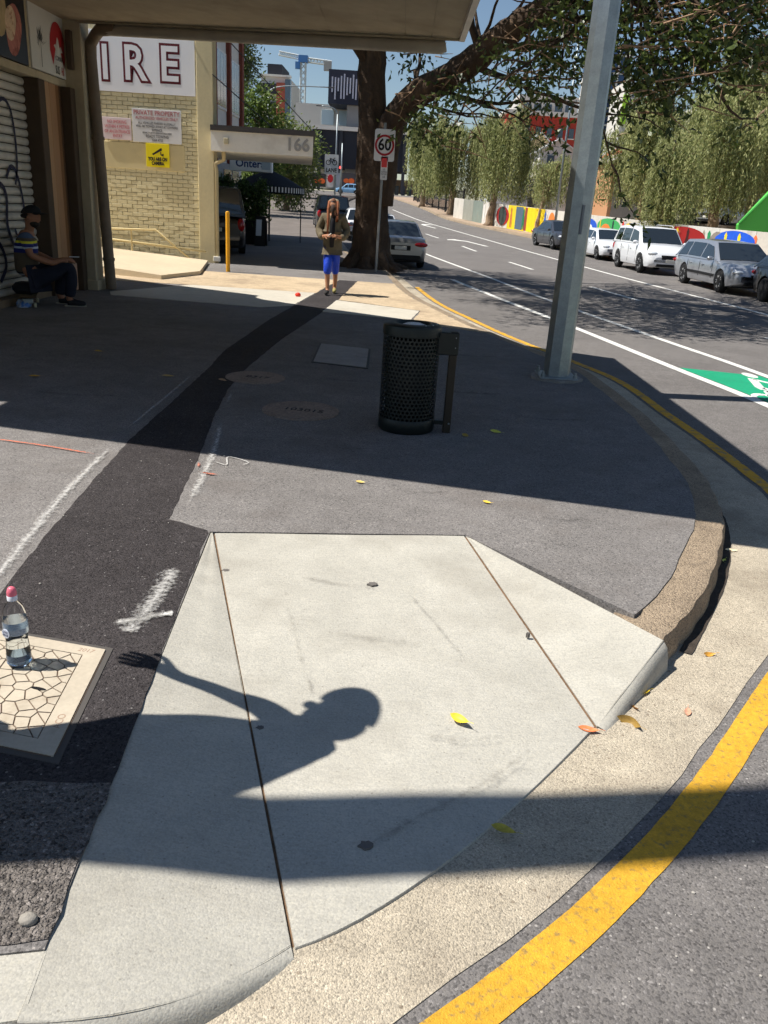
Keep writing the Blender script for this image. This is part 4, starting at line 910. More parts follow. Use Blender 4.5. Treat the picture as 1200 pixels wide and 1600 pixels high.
rd = one('paper_scrap', MB().ball((-1.69, 13.97, .04), (.05, .03, .04), 8, 5), mat('scrap_red', S(236, 60, 40), .6), 'tiny bright red scrap lying on the pale driveway panel', 'litter', smooth=True)
# dirt and painted kerb shade in one ribbon, loose grit on the road
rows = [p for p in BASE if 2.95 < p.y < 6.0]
ribbon('gutter_dirt_shade', resample(offset(rows, -.03), 60), .05, -.1165, mat('gutter_dirt_shade', S(66, 58, 50), .95, bump=(90, .8, .01), var=(30, .3)), gutter, jit=.003)
rr = random.Random(5); mb = MB()
for k in range(260):
    if k < 170: x, y, z = rr.uniform(.35, 2.2), rr.uniform(.9, 2.6), ROAD + .001
    else: x, y, z = rr.uniform(-2.6, -.9), rr.uniform(1.3, 5), .010
    if k < 170 and (x - .25) * .7 - (y - 1.2) * .7 < .12: continue
    r_ = rr.uniform(.0015, .0045); mb.ball((x, y, z + r_ * .3), (r_ * rr.uniform(.7, 1.5), r_, r_ * .7), 5, 3)
tag(mb.build('grit', mat('grit_pale', S(176, 170, 160), .9)), 'loose pale grit scattered over the asphalt', 'grit', kind='stuff')

# ------------------------------------------------------------------ vehicles (local x forward, y left, z up)
M_TYRE = mat('tyre', S(26, 26, 27), .85); M_RIM = mat('alloy', S(196, 197, 198), .35, .25); M_CGLASS = mat('car_glass', S(34, 40, 44), .03, spec=.9, coat=.3)
M_LAMP = mat('headlamp', S(216, 220, 222), .08, .2, spec=.8, coat=1.); M_TAIL = mat('tail_lamp', S(160, 14, 18), .15, coat=.8); M_TRIM = mat('black_trim', S(24, 24, 25), .6); M_PLATE = mat('number_plate', S(214, 212, 204), .5)
WHEEL = {}
def wheel(par, x, y, r, side, rim=M_RIM):
    key = (round(r, 3), rim.name)
    wd = .10
    Mx = Matrix.Rotation(R(-90), 4, 'X')
    if key not in WHEEL:
        ty = MB().lathe([(r * .62, -wd), (r * .9, -wd * 1.02), (r * .985, -wd * .8), (r, -wd * .45), (r, wd * .45), (r * .985, wd * .8), (r * .9, wd * 1.02), (r * .62, wd)], 28, M=Mx)
        o = ty.build('tyre', M_TYRE, None, auto=50); a = o.data; bpy.data.objects.remove(o)
        rm = MB().lathe([(r * .63, wd * .95), (r * .60, wd * .98), (r * .57, wd * .6), (r * .55, wd * .1), (0, wd * .05)], 28, M=Mx)
        for k in range(5):
            for s in (-.13, .13):
                q = 2 * math.pi * k / 5 + s; q2 = 2 * math.pi * k / 5 + s * 1.6
                rm.tube([Mx @ Vector((.04 * math.cos(q), .04 * math.sin(q), wd * .75)), Mx @ Vector((r * .58 * math.cos(q2), r * .58 * math.sin(q2), wd * .85))], .022, 6)
        rm.lathe([(0, wd * .9), (.05, wd * .88), (.055, wd * .5)], 12, M=Mx)
        o = rm.build('rim', rim, None, auto=40); b = o.data; bpy.data.objects.remove(o); WHEEL[key] = (a, b)
    a, b = WHEEL[key]
    e = bpy.data.objects.new('wheel', a); COL.objects.link(e); e.parent = par; e.location = (x, y, r); e.rotation_euler = (0, 0, 0 if side > 0 else math.pi)
    f = bpy.data.objects.new('rim', b); COL.objects.link(f); f.parent = e

def car(name, label, loc, head, L, W, H, kind, paint, wb, r=.31, front_in=.88, rim=M_RIM, cat='car', group=None, clear=.19, tail=True, glassc=None, roofbars=False, lowtrim=False):
    t = thing(name, loc, label, cat, group, rz=head, local=True)
    hw = W / 2; X = lambda f: (f - .5) * L
    xf = X(1) - front_in; xr = xf - wb
    tall = kind in ('suv', 'van')
    if kind == 'sedan': belt, gh, hood, deck = .90, (.155, .29, .58, .76), .93, .99
    elif kind == 'wagon': belt, gh, hood, deck = .88, (.035, .115, .56, .735), .90, .9
    elif kind == 'hatch': belt, gh, hood, deck = .92, (.02, .13, .57, .76), .93, .95
    elif kind == 'suv': belt, gh, hood, deck = 1.05, (.012, .075, .60, .755), 1.08, 1.06
    else: belt, gh, hood, deck = 1.12, (.005, .03, .66, .82), 1.12, 1.12
    ts = [0, .004, .015, .035, .07, .12, .2, .3, .4, .5, .6, .7, .78, .86, .92, .955, .98, .993, 1.]
    xs_ = [X(f) for f in ts]; ra = r * 1.17
    for w0 in (xf, xr): xs_ += [w0 + ra * k for k in (-1.02, -1, -.98, -.92, -.8, -.6, -.35, 0, .35, .6, .8, .92, .98, 1, 1.02)]
    xs_ = sorted(set(round(v, 4) for v in xs_))
    rows = []
    for x in xs_:
        f = x / L + .5
        zt = interp(f, [0, .01, .05, gh[0] + .02, .3, .6, gh[3], .86, .95, .985, 1], [deck * .80, deck * .93, deck, deck * 1.0, belt, belt, belt + .02, hood * .94, hood * .84, hood * .72, hood * .58])
        hwx = hw * interp(f, [0, .01, .04, .12, .3, .75, .88, .95, .985, 1], [.78, .87, .94, .98, 1, 1, .985, .93, .84, .70])
        zb = interp(f, [0, .02, .08, .9, .97, 1], [.40, .32, clear, clear, .26, .34])
        sec = [(0, zb), (hwx * .84, zb), (hwx * .95, zb + .03), (hwx * .985, zb + .14), (hwx, max(zb + .2, .52 * zt)), (hwx * .99, zt * .72), (hwx * .965, zt - .10), (hwx * .93, zt - .035), (hwx * .82, zt), (hwx * .4, zt + .02), (0, zt + .028)]
        arch = 0
        for w0 in (xf, xr):
            if abs(x - w0) < ra: arch = max(arch, r + math.sqrt(ra * ra - (x - w0) ** 2))
        pts = []
        for i, (y, z) in enumerate(sec):
            if 0 < i < 8 and arch: z = max(z, min(arch + .002 * i, zt - .05))
            pts.append((y, z))
        rows.append([Vector((x, y, z)) for y, z in pts] + [Vector((x, -y, z)) for y, z in pts[-2:0:-1]])
    mb = MB().loft(rows, True); n = len(rows[0]); mb.f.append(tuple(range(n))); mb.f.append(tuple((len(rows) - 1) * n + k for k in range(n))[::-1])
    # greenhouse
    hb, hr_ = hw * .93, hw * (.71 if not tall else .79)
    def zroof(f): return interp(f, [gh[0], gh[1], (gh[1] + gh[2]) / 2, gh[2], gh[3]], [belt - .01, H - .045, H, H - .04, belt - .01])
    fs = [gh[0], (gh[0] + gh[1]) / 2, gh[1], gh[1] + .05, (gh[1] + gh[2]) / 2, gh[2] - .05, gh[2], (gh[2] + gh[3]) / 2, gh[3]]
    fs = [gh[0], gh[1], gh[1] + .04, (gh[1] + gh[2]) / 2, gh[2] - .04, gh[2], gh[3]]
    def side(f, h): # point on the side of the cabin; h 0 belt .. 1 roof rail
        zr_ = zroof(f) - .055; k = (zr_ - belt) / (H - .055 - belt); return hb + (hr_ - hb) * max(0, k) * h, belt - .02 + (zr_ - belt + .02) * h
    grow = []
    for f in fs:
        y1, z1_ = side(f, 1); y0, z0_ = side(f, 0); zr_ = zroof(f)
        half = [(y0, z0_), (y0 + (y1 - y0) * .5 + .012, z0_ + (z1_ - z0_) * .5), (y1, z1_), (y1 * .93, zr_ - .015), (y1 * .6, zr_), (0, zr_ + .008)]
        grow.append([Vector((X(f), y, z)) for y, z in half] + [Vector((X(f), -y, z)) for y, z in half[-2::-1]])
    mb.loft(grow); m_ = len(grow[0]); b0 = len(mb.v) - len(grow) * m_
    body = mb.build('body', paint, t, auto=38)
    G_ = glassc or M_CGLASS
    # glass: windscreen, rear window, side windows
    def pane(pts, nrm, nm='window'):
        q = [Vector(p) + Vector(nrm) * .010 for p in pts]; MB().add(q, [tuple(range(len(q)))]).build(nm, G_, t)
    for (fa, fb, nm, sg) in ((gh[3], gh[2], 'windscreen', 1), (gh[0], gh[1], 'rear_window', -1)):
        rws = []
        for h in (.09, .5, .93):
            f = fa + (fb - fa) * h; zz = zroof(f); y_ = side(f, 1)[0] * (.90 if nm == 'windscreen' else .88)
            rws.append([Vector((X(f) + sg * .012, y_ * k, zz + .014 - .012 * abs(k) ** 3)) for k in (-1, -.7, -.3, 0, .3, .7, 1)])
        MB().loft(rws).build(nm, G_, t, smooth=True)
    split = {'sedan': [gh[0] + .055, .30, .50, gh[3] - .045], 'hatch': [gh[0] + .06, .30, .50, gh[3] - .045], 'wagon': [gh[0] + .035, .235, .46, gh[3] - .045], 'suv': [gh[0] + .05, .23, .46, gh[3] - .05], 'van': [gh[0] + .05, .3, .58, gh[3] - .06]}[kind]
    if kind == 'sedan': split = [gh[0] + .075, .42, gh[3] - .05]
    for s in (1, -1):
        for i in range(len(split) - 1):
            a, b = split[i] + .008, split[i + 1] - .008; poly = []
            for f, h in ((a, .12), (b, .12), (b, .9), (a, .9)):
                if h > .5:
                    if i == len(split) - 2: f = min(f, gh[2] + .02)
                    if i == 0 and kind != 'van': f = max(f, gh[1] + .015)
                y_, z_ = side(f, h); bul = .012 * (1 - abs(h - .5) * 1.4); poly.append((X(f), s * (y_ + bul), z_))
            if s < 0: poly = poly[::-1]
            pane(poly, (0, s * .7, .25), 'side_window')
    for s in (1, -1):
        for x in (xf, xr): wheel(t, x, s * (hw - .11), r, s, rim)
        MB().ball((X(.955), s * hw * .70, hood * .70), (.17, .20 * (1 if not tall else 1.05), .075), 12, 8).build('headlight', M_LAMP, t, smooth=True)
        if tail:
            MB().ball((X(.016), s * hw * (.70 if not tall else .80), deck * .78), (.125, .25 if not tall else .12, .085 if not tall else .2), 14, 8).build('tail_light', M_TAIL, t, smooth=True)
            MB().ball((X(.006), s * hw * .55, .47), (.03, .07, .02), 8, 6).build('reflector', M_TAIL, t, smooth=True)
        MB().ball((X(gh[3] - .055), s * (hw + .07), belt + .05), (.06, .10, .065), 10, 6).build('mirror', paint, t, smooth=True)
        for f in (.33, .53): MB().bbox(X(f), X(f) + .16, s * (hw * 1.0) - .012, s * (hw * 1.0) + .018, belt * .80, belt * .80 + .025, .006).build('door_handle', paint, t)
        for f in (.30 if kind != 'sedan' else .28, .50, .70): MB().box(X(f) - .004, X(f) + .004, s * hw * .995 - .006, s * hw * .995 + .004, .36, belt - .08).build('door_gap', M_TRIM, t)
        if lowtrim: MB().bbox(xr + ra, xf - ra, s * hw - .02, s * hw + .012, .42, .50, .008).build('side_strip', M_TRIM, t)
        if roofbars: MB().tube([(X(.12), s * hr_ * .9, H - .02), (X(.16), s * hr_ * .9, H + .05), (X(.52), s * hr_ * .9, H + .05), (X(.57), s * hr_ * .9, H - .02)], .016, 6).build('roof_rail', M_RIM, t)
    MB().bbox(X(.985), X(1) + .006, -hw * .42, hw * .42, hood * .50, hood * .66, .02).build('grille', M_TRIM, t)
    MB().bbox(X(.97), X(1) + .004, -hw * .60, hw * .60, .29, .29 + .12, .02).build('lower_intake', M_TRIM, t)
    MB().bbox(X(1) - .02, X(1) + .018, -.19, .19, hood * .42, hood * .42 + .11, .004).build('front_plate', M_PLATE, t)
    MB().bbox(X(0) - .008, X(0) + .02, -.32, .32, deck * .58, deck * .58 + .16, .012).build('plate_recess', M_TRIM, t); MB().bbox(X(0) - .014, X(0) + .02, -.19, .19, deck * .60, deck * .60 + .11, .004).build('rear_plate', M_PLATE, t)
    MB().bbox(X(0) - .006, X(.03), -hw * .74, hw * .74, .26, .46, .03).build('rear_valance', M_TRIM, t)
    MB().box(X(.06), X(.95), -hw * .8, hw * .8, clear + .01, .5).build('underbody', M_TRIM, t)
    return t
def sized(t, k): t.scale = (k * 1.05, k * 1.02, k); return t
def paint(nm, c, metal=.0): return mat(nm, S(*c), .28 if metal else .35, metal, coat=.8, spec=.5)
P_SIL = paint('silver_paint', (168, 172, 178), .55); P_WHT = paint('white_paint', (226, 228, 230)); P_GRY = paint('grey_paint', (72, 74, 80), .4); P_BLK = paint('black_paint', (16, 17, 19)); P_BLUE = paint('blue_paint', (130, 176, 210)); P_SIL2 = paint('champagne_paint', (150, 150, 150), .6)
def hd(dx, dy): return math.atan2(dy, dx)
def rz(y): return ROAD + el(y)
RG = 'cars parked along the far kerb'
sized(car('parked_car', 'dark car cut off by the right edge behind silver wagon', (9.75, 19.45, rz(19.5)), hd(.02, -1), 4.5, 1.8, 1.46, 'hatch', P_BLK, 2.65, .32, rim=mat('dark_alloy', S(40, 40, 42), .4, .6), group=RG), 0.88)
sized(car('parked_car', 'silver station wagon parked beside the blue mural arch', (9.35, 24.1, rz(24)), hd(.03, -1), 4.95, 1.85, 1.46, 'wagon', P_SIL, 2.85, .315, group=RG, lowtrim=True), 0.90)
sized(car('parked_car', 'white four wheel drive parked ahead of the silver wagon', (8.8, 30.0, rz(30)), hd(.05, -1), 4.6, 1.8, 1.70, 'suv', P_WHT, 2.67, .345, group=RG, roofbars=True, clear=.24), 0.88)
sized(car('parked_car', 'white sedan half hidden behind the steel pole', (8.6, 35.9, rz(35.9)), hd(.09, -1), 4.5, 1.8, 1.46, 'hatch', P_WHT, 2.65, .31, group=RG), 0.82)
sized(car('parked_car', 'dark grey sedan parked beside the yellow mural panel', (7.6, 41.2, rz(41.2)), hd(.17, -1), 4.5, 1.8, 1.44, 'sedan', P_GRY, 2.7, .31, group=RG), 0.88)
sized(car('silver_car', 'silver sedan seen from behind right of the big tree', (-.22, 25.7, rz(26)), hd(-.10, 1), 4.7, 1.80, 1.47, 'sedan', P_SIL2, 2.75, .32, cat='car'), 0.86)
sized(car('white_car', 'white hatchback with red tail lights left of the tree trunk', (-1.05, 32.3, rz(32)), hd(-.12, 1), 4.1, 1.74, 1.5, 'hatch', P_WHT, 2.5, .31), 0.88)
sized(car('white_car', 'farther white car beyond the white hatchback', (-1.95, 38.3, rz(38)), hd(-.12, 1), 4.2, 1.74, 1.5, 'hatch', P_WHT, 2.5, .31), 0.88)
sized(car('black_wagon', 'black four wheel drive behind the walking person', (-3.75, 44.5, rz(44.5)), hd(-.14, 1), 4.7, 1.9, 1.85, 'van', P_BLK, 2.8, .36, cat='car'), 0.90)
sized(car('black_van', 'black van parked beside the brick pier', (-5.55, 25.0, .01), hd(-.24, 1), 4.9, 1.85, 1.95, 'van', P_BLK, 3.0, .33, cat='van'), 0.90)
sized(car('blue_car', 'pale blue hatchback crossing the far intersection', (-8.3, 127.5, rz(127.5)), hd(-1, 0), 4.2, 1.75, 1.6, 'hatch', P_BLUE, 2.5, .33), 0.90)
ut = at(1150, 335, 52); car('parked_ute', 'grey vehicle parked in the yard beyond the mural wall', (ut.x, 52, ut.z - .75), hd(-.9, -.4), 4.8, 1.8, 1.7, 'suv', P_SIL, 2.9, .34, clear=.22)

# ------------------------------------------------------------------ the big street tree
M_BARK = mat('dark_bark', S(72, 58, 46), .95, var=((1.2, .25), (7, .25, (1, 1, .25))), bump=(9, 1., .05), dirt=(3, S(112, 90, 68), .57, .72, .7, (1, 1, .35)))
M_FIG = mat('fig_leaves', S(44, 60, 30), .4, rnd=S(110, 124, 60), translucent=.28, spec=.4)
tr_ = thing('street_tree', (-.85, 21.75, 0), 'huge dark fig tree overhanging the street beside the speed sign', 'tree')
def wob(pts, n, amp, seed):
    rr = random.Random(seed); return [p + Vector((rr.uniform(-amp, amp), rr.uniform(-amp, amp), rr.uniform(-amp, amp))) for p in cr(pts, n)]
def ring_trunk(path, rad, n=22, ribs=7, amp=.12, flare=0):
    rows = []
    for i, (p, r_) in enumerate(zip(path, rad)):
        t = i / (len(path) - 1); row = []
        for k in range(n):
            q = 2 * math.pi * k / n; f = 1 + amp * math.sin(ribs * q + i * .25) * (1 + flare * max(0, 1 - t * 6)) + .06 * math.sin(3 * q + i * .9); row.append(Vector((p.x + r_ * f * math.cos(q), p.y + r_ * f * math.sin(q), p.z)))
        rows.append(row)
    return MB().loft(rows, True)
pth = wob([Vector((-.82, 21.8, -.05)), Vector((-.80, 21.8, .35)), Vector((-.80, 21.75, 1.2)), Vector((-.84, 21.75, 2.4)), Vector((-.93, 21.75, 3.8)), Vector((-1.0, 21.8, 5.2)), Vector((-1.1, 21.9, 7.2))], 6, .015, 2)
rad = [interp(p.z, [-.05, .15, .5, 1.2, 2.2, 2.6, 4, 7.2], [.78, .60, .46, .40, .40, .34, .33, .22]) for p in pth]
trunk = ring_trunk(pth, rad, flare=1.2).build('trunk', M_BARK, tr_, smooth=True)
for q in (200, 235, 265, 290, 320, 350, 20):
    a = R(q); l = random.uniform(.7, 1.15); MB().tube([Vector((-.82 + .42 * math.cos(a), 21.8 + .42 * math.sin(a), .30)), Vector((-.82 + .62 * math.cos(a), 21.8 + .62 * math.sin(a), .10)), Vector((-.82 + l * math.cos(a + .1), 21.8 + l * math.sin(a + .1), .0))], [.13, .09, .04], 8).build('root', M_BARK, trunk, smooth=True)
limb = [Vector((-.62, 21.7, 1.55))] + [at(*q) for q in ((606, 215, 21.6), (622, 178, 21.4), (652, 146, 21.0), (700, 122, 20.5), (742, 92, 20), (790, 52, 19.4), (850, 12, 18.7), (905, -35, 18), (960, -90, 17))]
lp = wob(limb, 5, .02, 4)
mb = MB().tube(lp, [interp(i, [0, 5, 10, 20, 30, 50], [.36, .33, .31, .30, .27, .13]) for i in range(len(lp))], 14); mb.build('limb', M_BARK, tr_, smooth=True)
rb = random.Random(21)
def branch(p0, d, ln, r0, depth, out, tips, sag=.0):
    p = Vector(p0); d = Vector(d).normalized(); pts = [p.copy()]; n = 5
    for i in range(n):
        d = (d + Vector((rb.uniform(-.3, .3), rb.uniform(-.3, .3), rb.uniform(-.25, .25) - sag))).normalized(); p = p + d * ln / n; pts.append(p.copy())
    out.append((pts, [r0 * (1 - .75 * i / n) for i in range(n + 1)])); tips += pts[3:]
    if depth:
        for k in range(3 if depth > 1 else 2): i = rb.choice((2, 3, 4, 5)); dd = (d + Vector((rb.uniform(-1, 1), rb.uniform(-1, 1), rb.uniform(-.5, .7)))).normalized(); branch(pts[i], dd, ln * rb.uniform(.5, .75), r0 * .5, depth - 1, out, tips, sag)
br_, tips = [], []
for i, dirv, ln, r0 in ((14, (.6, -.3, -.25), 2.0, .05), (18, (1, -.1, -.2), 2.6, .07), (20, (.3, .5, .8), 3, .09), (24, (.8, -.5, -.3), 3.0, .08), (26, (-.2, -.4, 1), 3, .1), (28, (1, -.3, -.05), 3.6, .10), (32, (1, -.5, -.35), 3.2, .09), (34, (.2, -.9, .3), 3.2, .09), (36, (1, -.2, 0), 3.8, .10), (40, (.9, -.6, -.2), 3.6, .09), (40, (.5, .6, .6), 3.6, .1), (44, (.9, .1, -.15), 3.6, .1), (45, (-.2, -.5, .7), 3.4, .1)):
    branch(lp[i], dirv, ln, r0, 2, br_, tips)
for z, dv in ((4.6, (-.5, -.2, .6)), (5.4, (.4, -.7, .6)), (6.4, (-.6, .3, .6)), (7.0, (.4, .2, 1))): branch((-1.0, 21.8, z), dv, 3.4, .14, 2, br_, tips)
crown_pts = []
for u, v, y in ((660, 215, 19.5), (640, 195, 20), (700, 205, 19), (760, 140, 18.5), (720, 160, 19), (830, 120, 17.5), (870, 140, 16.5), (800, 95, 18), (850, 75, 17), (900, 100, 16.5), (930, 60, 16), (880, 40, 17), (960, 30, 16), (985, 60, 15.5), (1000, 20, 15.5), (1020, 90, 15.5), (1050, 55, 15), (1050, 110, 15), (1080, 20, 15), (1085, 85, 15), (1100, 120, 14.7), (1120, 50, 14.5), (1140, 15, 14.5), (1150, 80, 14.5), (1165, 50, 14.2), (1180, 20, 14), (1185, 90, 14.5), (1010, 140, 16), (1040, 140, 15.5), (1075, 135, 15.5), (980, 115, 16), (1000, 150, 16), (1200, 60, 14.5), (655, 60, 22), (640, 110, 22), (690, 150, 20), (1165, 105, 14.6), (905, 5, 17), (1020, -20, 16), (1130, 105, 15)):
    p = at(u, v, y); crown_pts.append(p)
    # each cluster hangs from the nearest limb point
    q = min(lp[12:], key=lambda w: (w - p).length); mid = q.lerp(p, .55) + Vector((rb.uniform(-.3, .3), rb.uniform(-.3, .3), .25)); br_.append((wob([q, mid, p], 3, .06, len(br_)), None))
mb = MB()
for pts, rd_ in br_:
    if rd_ is None: rd_ = [.055 * (1 - .8 * i / (len(pts) - 1)) for i in range(len(pts))]
    mb.tube(pts, rd_, 5, cap=False)
mb.build('branches', M_BARK, tr_, smooth=True)
tw_ = MB()
for _ in range(150):
    p = rb.choice(crown_pts); a_ = p + Vector((rb.uniform(-.7, .7), rb.uniform(-.6, .6), rb.uniform(-.3, .6))); d_ = Vector((rb.uniform(.1, 1), rb.uniform(-.6, .3), rb.uniform(-.35, .45))).normalized() * rb.uniform(.5, 1.3)
    m_ = a_ + d_ * .5 + Vector((rb.uniform(-.1, .1), rb.uniform(-.1, .1), rb.uniform(-.1, .1))); tw_.tube([a_, m_, a_ + d_], [.016, .011, .004], 4, cap=False); tw_.tube([m_, m_ + Vector((rb.uniform(-.3, .3), rb.uniform(-.3, .3), rb.uniform(-.3, .3)))], [.009, .003], 4, cap=False)
tag(tw_.build('twigs', mat('twig_bark', S(150, 122, 96), .9, var=(5, .2)), tr_), kind='stuff')
cen, dr, rn = [], [], []
def cluster(c, rad, n, flat=.7):
    k = RNG.normal(size=(n, 3)) * np.array([rad, rad, rad * flat]) * .55; cen.append(np.array(c) + k); dd = k + RNG.normal(size=(n, 3)) * .4 + np.array([0, 0, -.25]); dr.append(dd); rn.append(np.clip(RNG.normal(rb.uniform(.2, .7), .25, n), 0, 1))
for p in crown_pts:
    cluster(p, rb.uniform(.42, .6), 42)
    for _ in range(2): cluster(p + Vector((rb.uniform(-.5, .5), rb.uniform(-.5, .5), rb.uniform(-.1, .5))), .28, 22)
for p in tips:
    if p.y > 12 and p.x > 2.4: cluster(p, .4, 11)
# upper crown over the street: casts the dappled shade
for _ in range(175):
    y = rb.uniform(12.6, 21.8); z = rb.uniform(6.0, 8.8); x = rb.uniform(max(-2.7, 1.9 - .62 * z), 5.0) if y < 18 else rb.uniform(-3.6, 5.0)
    z = max(z, 5.9 + .21 * (y - 15)); cluster((x, y, z), rb.uniform(.5, .8), 125)
for _ in range(60): cluster((rb.uniform(-6.5, -1.4), rb.uniform(19.8, 24), rb.uniform(6.9, 10)), rb.uniform(.6, .9), 120)
cen_ = np.concatenate(cen); leaf_mesh('crown', cen_, np.concatenate(dr), .15, .46, M_FIG, tr_, rnd=np.concatenate(rn))

# ------------------------------------------------------------------ weeping trees along the far side
M_WEEP = mat('weeping_leaves', S(108, 120, 66), .6, rnd=S(198, 198, 138), translucent=.4)
M_PBARK = mat('pale_bark', S(150, 128, 104), .9, var=((2, .2), (9, .2, (1, 1, .3))), bump=(14, .8, .03), dirt=(2.5, S(96, 78, 62), .5, .65, .7))
def weeper(name, label, base, h, rx, tr, n_str, lmin, seed, mleaf=M_WEEP, lean=(0, 0), ry=None, low=.0, lsize=.16, group='weeping trees along the far side'):
    rr = random.Random(seed); rg = np.random.default_rng(seed); ry = ry or rx
    b = Vector(base); t = thing(name, b, label, 'tree', group)
    fork = b + Vector((lean[0] * .5, lean[1] * .5, h * .45)); path = wob([b + Vector((0, 0, -.1)), b + Vector((lean[0] * .15, 0, h * .15)), b + Vector((lean[0] * .3, lean[1] * .3, h * .3)), fork], 4, tr * .18, seed)
    tk = MB().tube(path, [tr * (1.5 if i == 0 else 1.0 - .4 * i / (len(path) - 1)) for i in range(len(path))], 10); tk.build('trunk', M_PBARK, t, smooth=True)
    limbs = MB(); ends = []
    for k in range(9):
        a = 2 * math.pi * k / 9 + rr.uniform(-.3, .3); rr_ = rr.uniform(.35, .95)
        e = b + Vector((lean[0] + rx * rr_ * math.cos(a), lean[1] + ry * rr_ * math.sin(a), h * rr.uniform(.72, .98) - .18 * h * rr_ * rr_))
        m = fork.lerp(e, .5) + Vector((0, 0, h * .10)); pp_ = wob([fork + Vector((0, 0, -.2)), m, e], 4, .12, seed * 31 + k); limbs.tube(pp_, [tr * .5 * (1 - .85 * i / (len(pp_) - 1)) for i in range(len(pp_))], 6, cap=False); ends += pp_[5:]
    limbs.build('limbs', M_PBARK, t, smooth=True)
    C_, D_, N_ = [], [], []
    for s in range(n_str):
        e = rr.choice(ends); a = rr.uniform(0, 6.28); d0 = rr.uniform(0, .9)
        p = Vector(e) + Vector((math.cos(a) * d0 * rx * .30, math.sin(a) * d0 * ry * .30, rr.uniform(-.1, .45)))
        ln = rr.uniform(lmin, lmin + h * .38) * (.5 if rr.random() < .3 else 1); ln = min(ln, max(.25, p.z - b.z - low - rr.uniform(0, .6)))
        k = max(4, int(ln / .085)); tt = np.linspace(0, 1, k)[:, None]
        sway = np.array([rr.uniform(-.25, .25), rr.uniform(-.25, .25), 0]); arc = np.array([math.cos(a), math.sin(a), 0]) * .28
        P_ = np.array(p) + arc * np.sqrt(tt) * .8 + sway * tt ** 2 + np.array([0, 0, -ln]) * tt ** 1.15 + rg.normal(size=(k, 3)) * .045
        C_.append(P_); dd = np.tile(np.array([0, 0, -1.0]), (k, 1)) + rg.normal(size=(k, 3)) * .42; D_.append(dd); N_.append(np.clip(rg.normal(rr.uniform(.1, .8), .18, k), 0, 1))
    leaf_mesh('crown', np.concatenate(C_), np.concatenate(D_), lsize, .26, mleaf, t, curl=.15, rnd=np.concatenate(N_))
    return t
def gp_(u, v, y): p = at(u, v, y); return (p.x, y, el(y))
weeper('weeping_tree', 'weeping tree right behind the speed sign', (1.9, 88, el(88)), 9.2, 3.2, .28, 640, 2.6, 1, low=.9, lsize=.26)
weeper('weeping_tree', 'weeping tree with thick pale trunk near the road bend', (4.0, 72, el(72)), 8.6, 2.8, .34, 640, 2.6, 2, low=1.2, lsize=.23)
weeper('weeping_tree', 'weeping tree with leaning trunk at the start of the mural wall', (5.75, 57.5, el(57.5)), 7.8, 2.4, .27, 540, 2.4, 3, low=1.5, lean=(1.0, 0), lsize=.2)
weeper('weeping_tree', 'small bent tree with crooked white trunk by the yellow mural', (7.95, 51, el(51)), 4.8, 1.7, .17, 330, 1.4, 4, low=1.5, lean=(.6, 0), lsize=.16)
weeper('weeping_tree', 'dense weeping tree above the white four wheel drive', (14.2, 39.5, el(38)), 8.2, 3.0, .3, 950, 2.8, 5, low=1.75, lsize=.17)
weeper('weeping_tree', 'weeping tree hanging low behind the white four wheel drive', (10.9, 36.2, el(36)), 5.2, 1.15, .13, 480, 2.4, 6, low=1.0, lsize=.14)
weeper('weeping_tree', 'weeping tree with bare lower trunk near the right edge', (17.2, 43, el(38) + 1), 9.8, 3.7, .3, 1150, 3.0, 7, low=1.9, lsize=.17)
weeper('weeping_tree', 'weeping tree partly hidden by the steel pole', (13.2, 48, el(47)), 8.8, 2.7, .28, 720, 2.8, 8, low=1.9, lsize=.19)
weeper('weeping_tree', 'weeping tree cut by the right edge of the picture', (20.8, 46, el(42) + 1), 10.8, 3.6, .3, 1200, 3.2, 9, low=1.9, lsize=.19)

# leafy trees on the near side beyond the canopy
M_GUM = mat('gum_leaves', S(88, 102, 60), .6, rnd=S(140, 146, 84), translucent=.25); M_LUSH = mat('lush_leaves', S(56, 84, 34), .55, rnd=S(122, 140, 60), translucent=.25)
def bushy(name, label, base, h, rx, rz_, tr, ncl, nl, seed, m, lsize, group=None, bottom=.35):
    rr = random.Random(seed); rg = np.random.default_rng(seed); b = Vector(base); t = thing(name, b, label, 'tree', group)
    path = wob([b, b + Vector((.1, 0, h * .3)), b + Vector((0, .1, h * .6)), b + Vector((.1, 0, h * .85))], 4, tr * .3, seed); MB().tube(path, [tr * (1.2 - .9 * i / (len(path) - 1)) for i in range(len(path))], 9).build('trunk', M_PBARK, t, smooth=True)
    C_, D_, N_ = [], [], []; lm = MB()
    for k in range(ncl):
        a = rr.uniform(0, 6.28); q = rr.uniform(.25, 1); zz = rr.uniform(bottom, 1); wv = math.sin(math.pi * min(1, (zz - bottom + .12) / (1.12 - bottom) * .95)) ** .7
        c = b + Vector((rx * q * wv * math.cos(a), rx * q * wv * math.sin(a), h * zz)); s = path[min(len(path) - 1, int(len(path) * zz * .8))]
        lm.tube([s, s.lerp(c, .5) + Vector((0, 0, .2)), c], [tr * .3, tr * .16, .01], 5, cap=False)
        kk = rg.normal(size=(nl, 3)) * rz_; C_.append(np.array(c) + kk); D_.append(kk + rg.normal(size=(nl, 3)) * .4 + np.array([0, 0, -.3])); N_.append(np.clip(rg.normal(rr.uniform(.1, .85), .2, nl), 0, 1))
    lm.build('limbs', M_PBARK, t, smooth=True)
    leaf_mesh('crown', np.concatenate(C_), np.concatenate(D_), lsize, .4, m, t, rnd=np.concatenate(N_)); return t
bushy('gum_tree', 'tall gum tree behind the white office', (-11.2, 56, el(56)), 12.4, 1.2, .42, .2, 30, 190, 31, M_GUM, .24, bottom=.55)
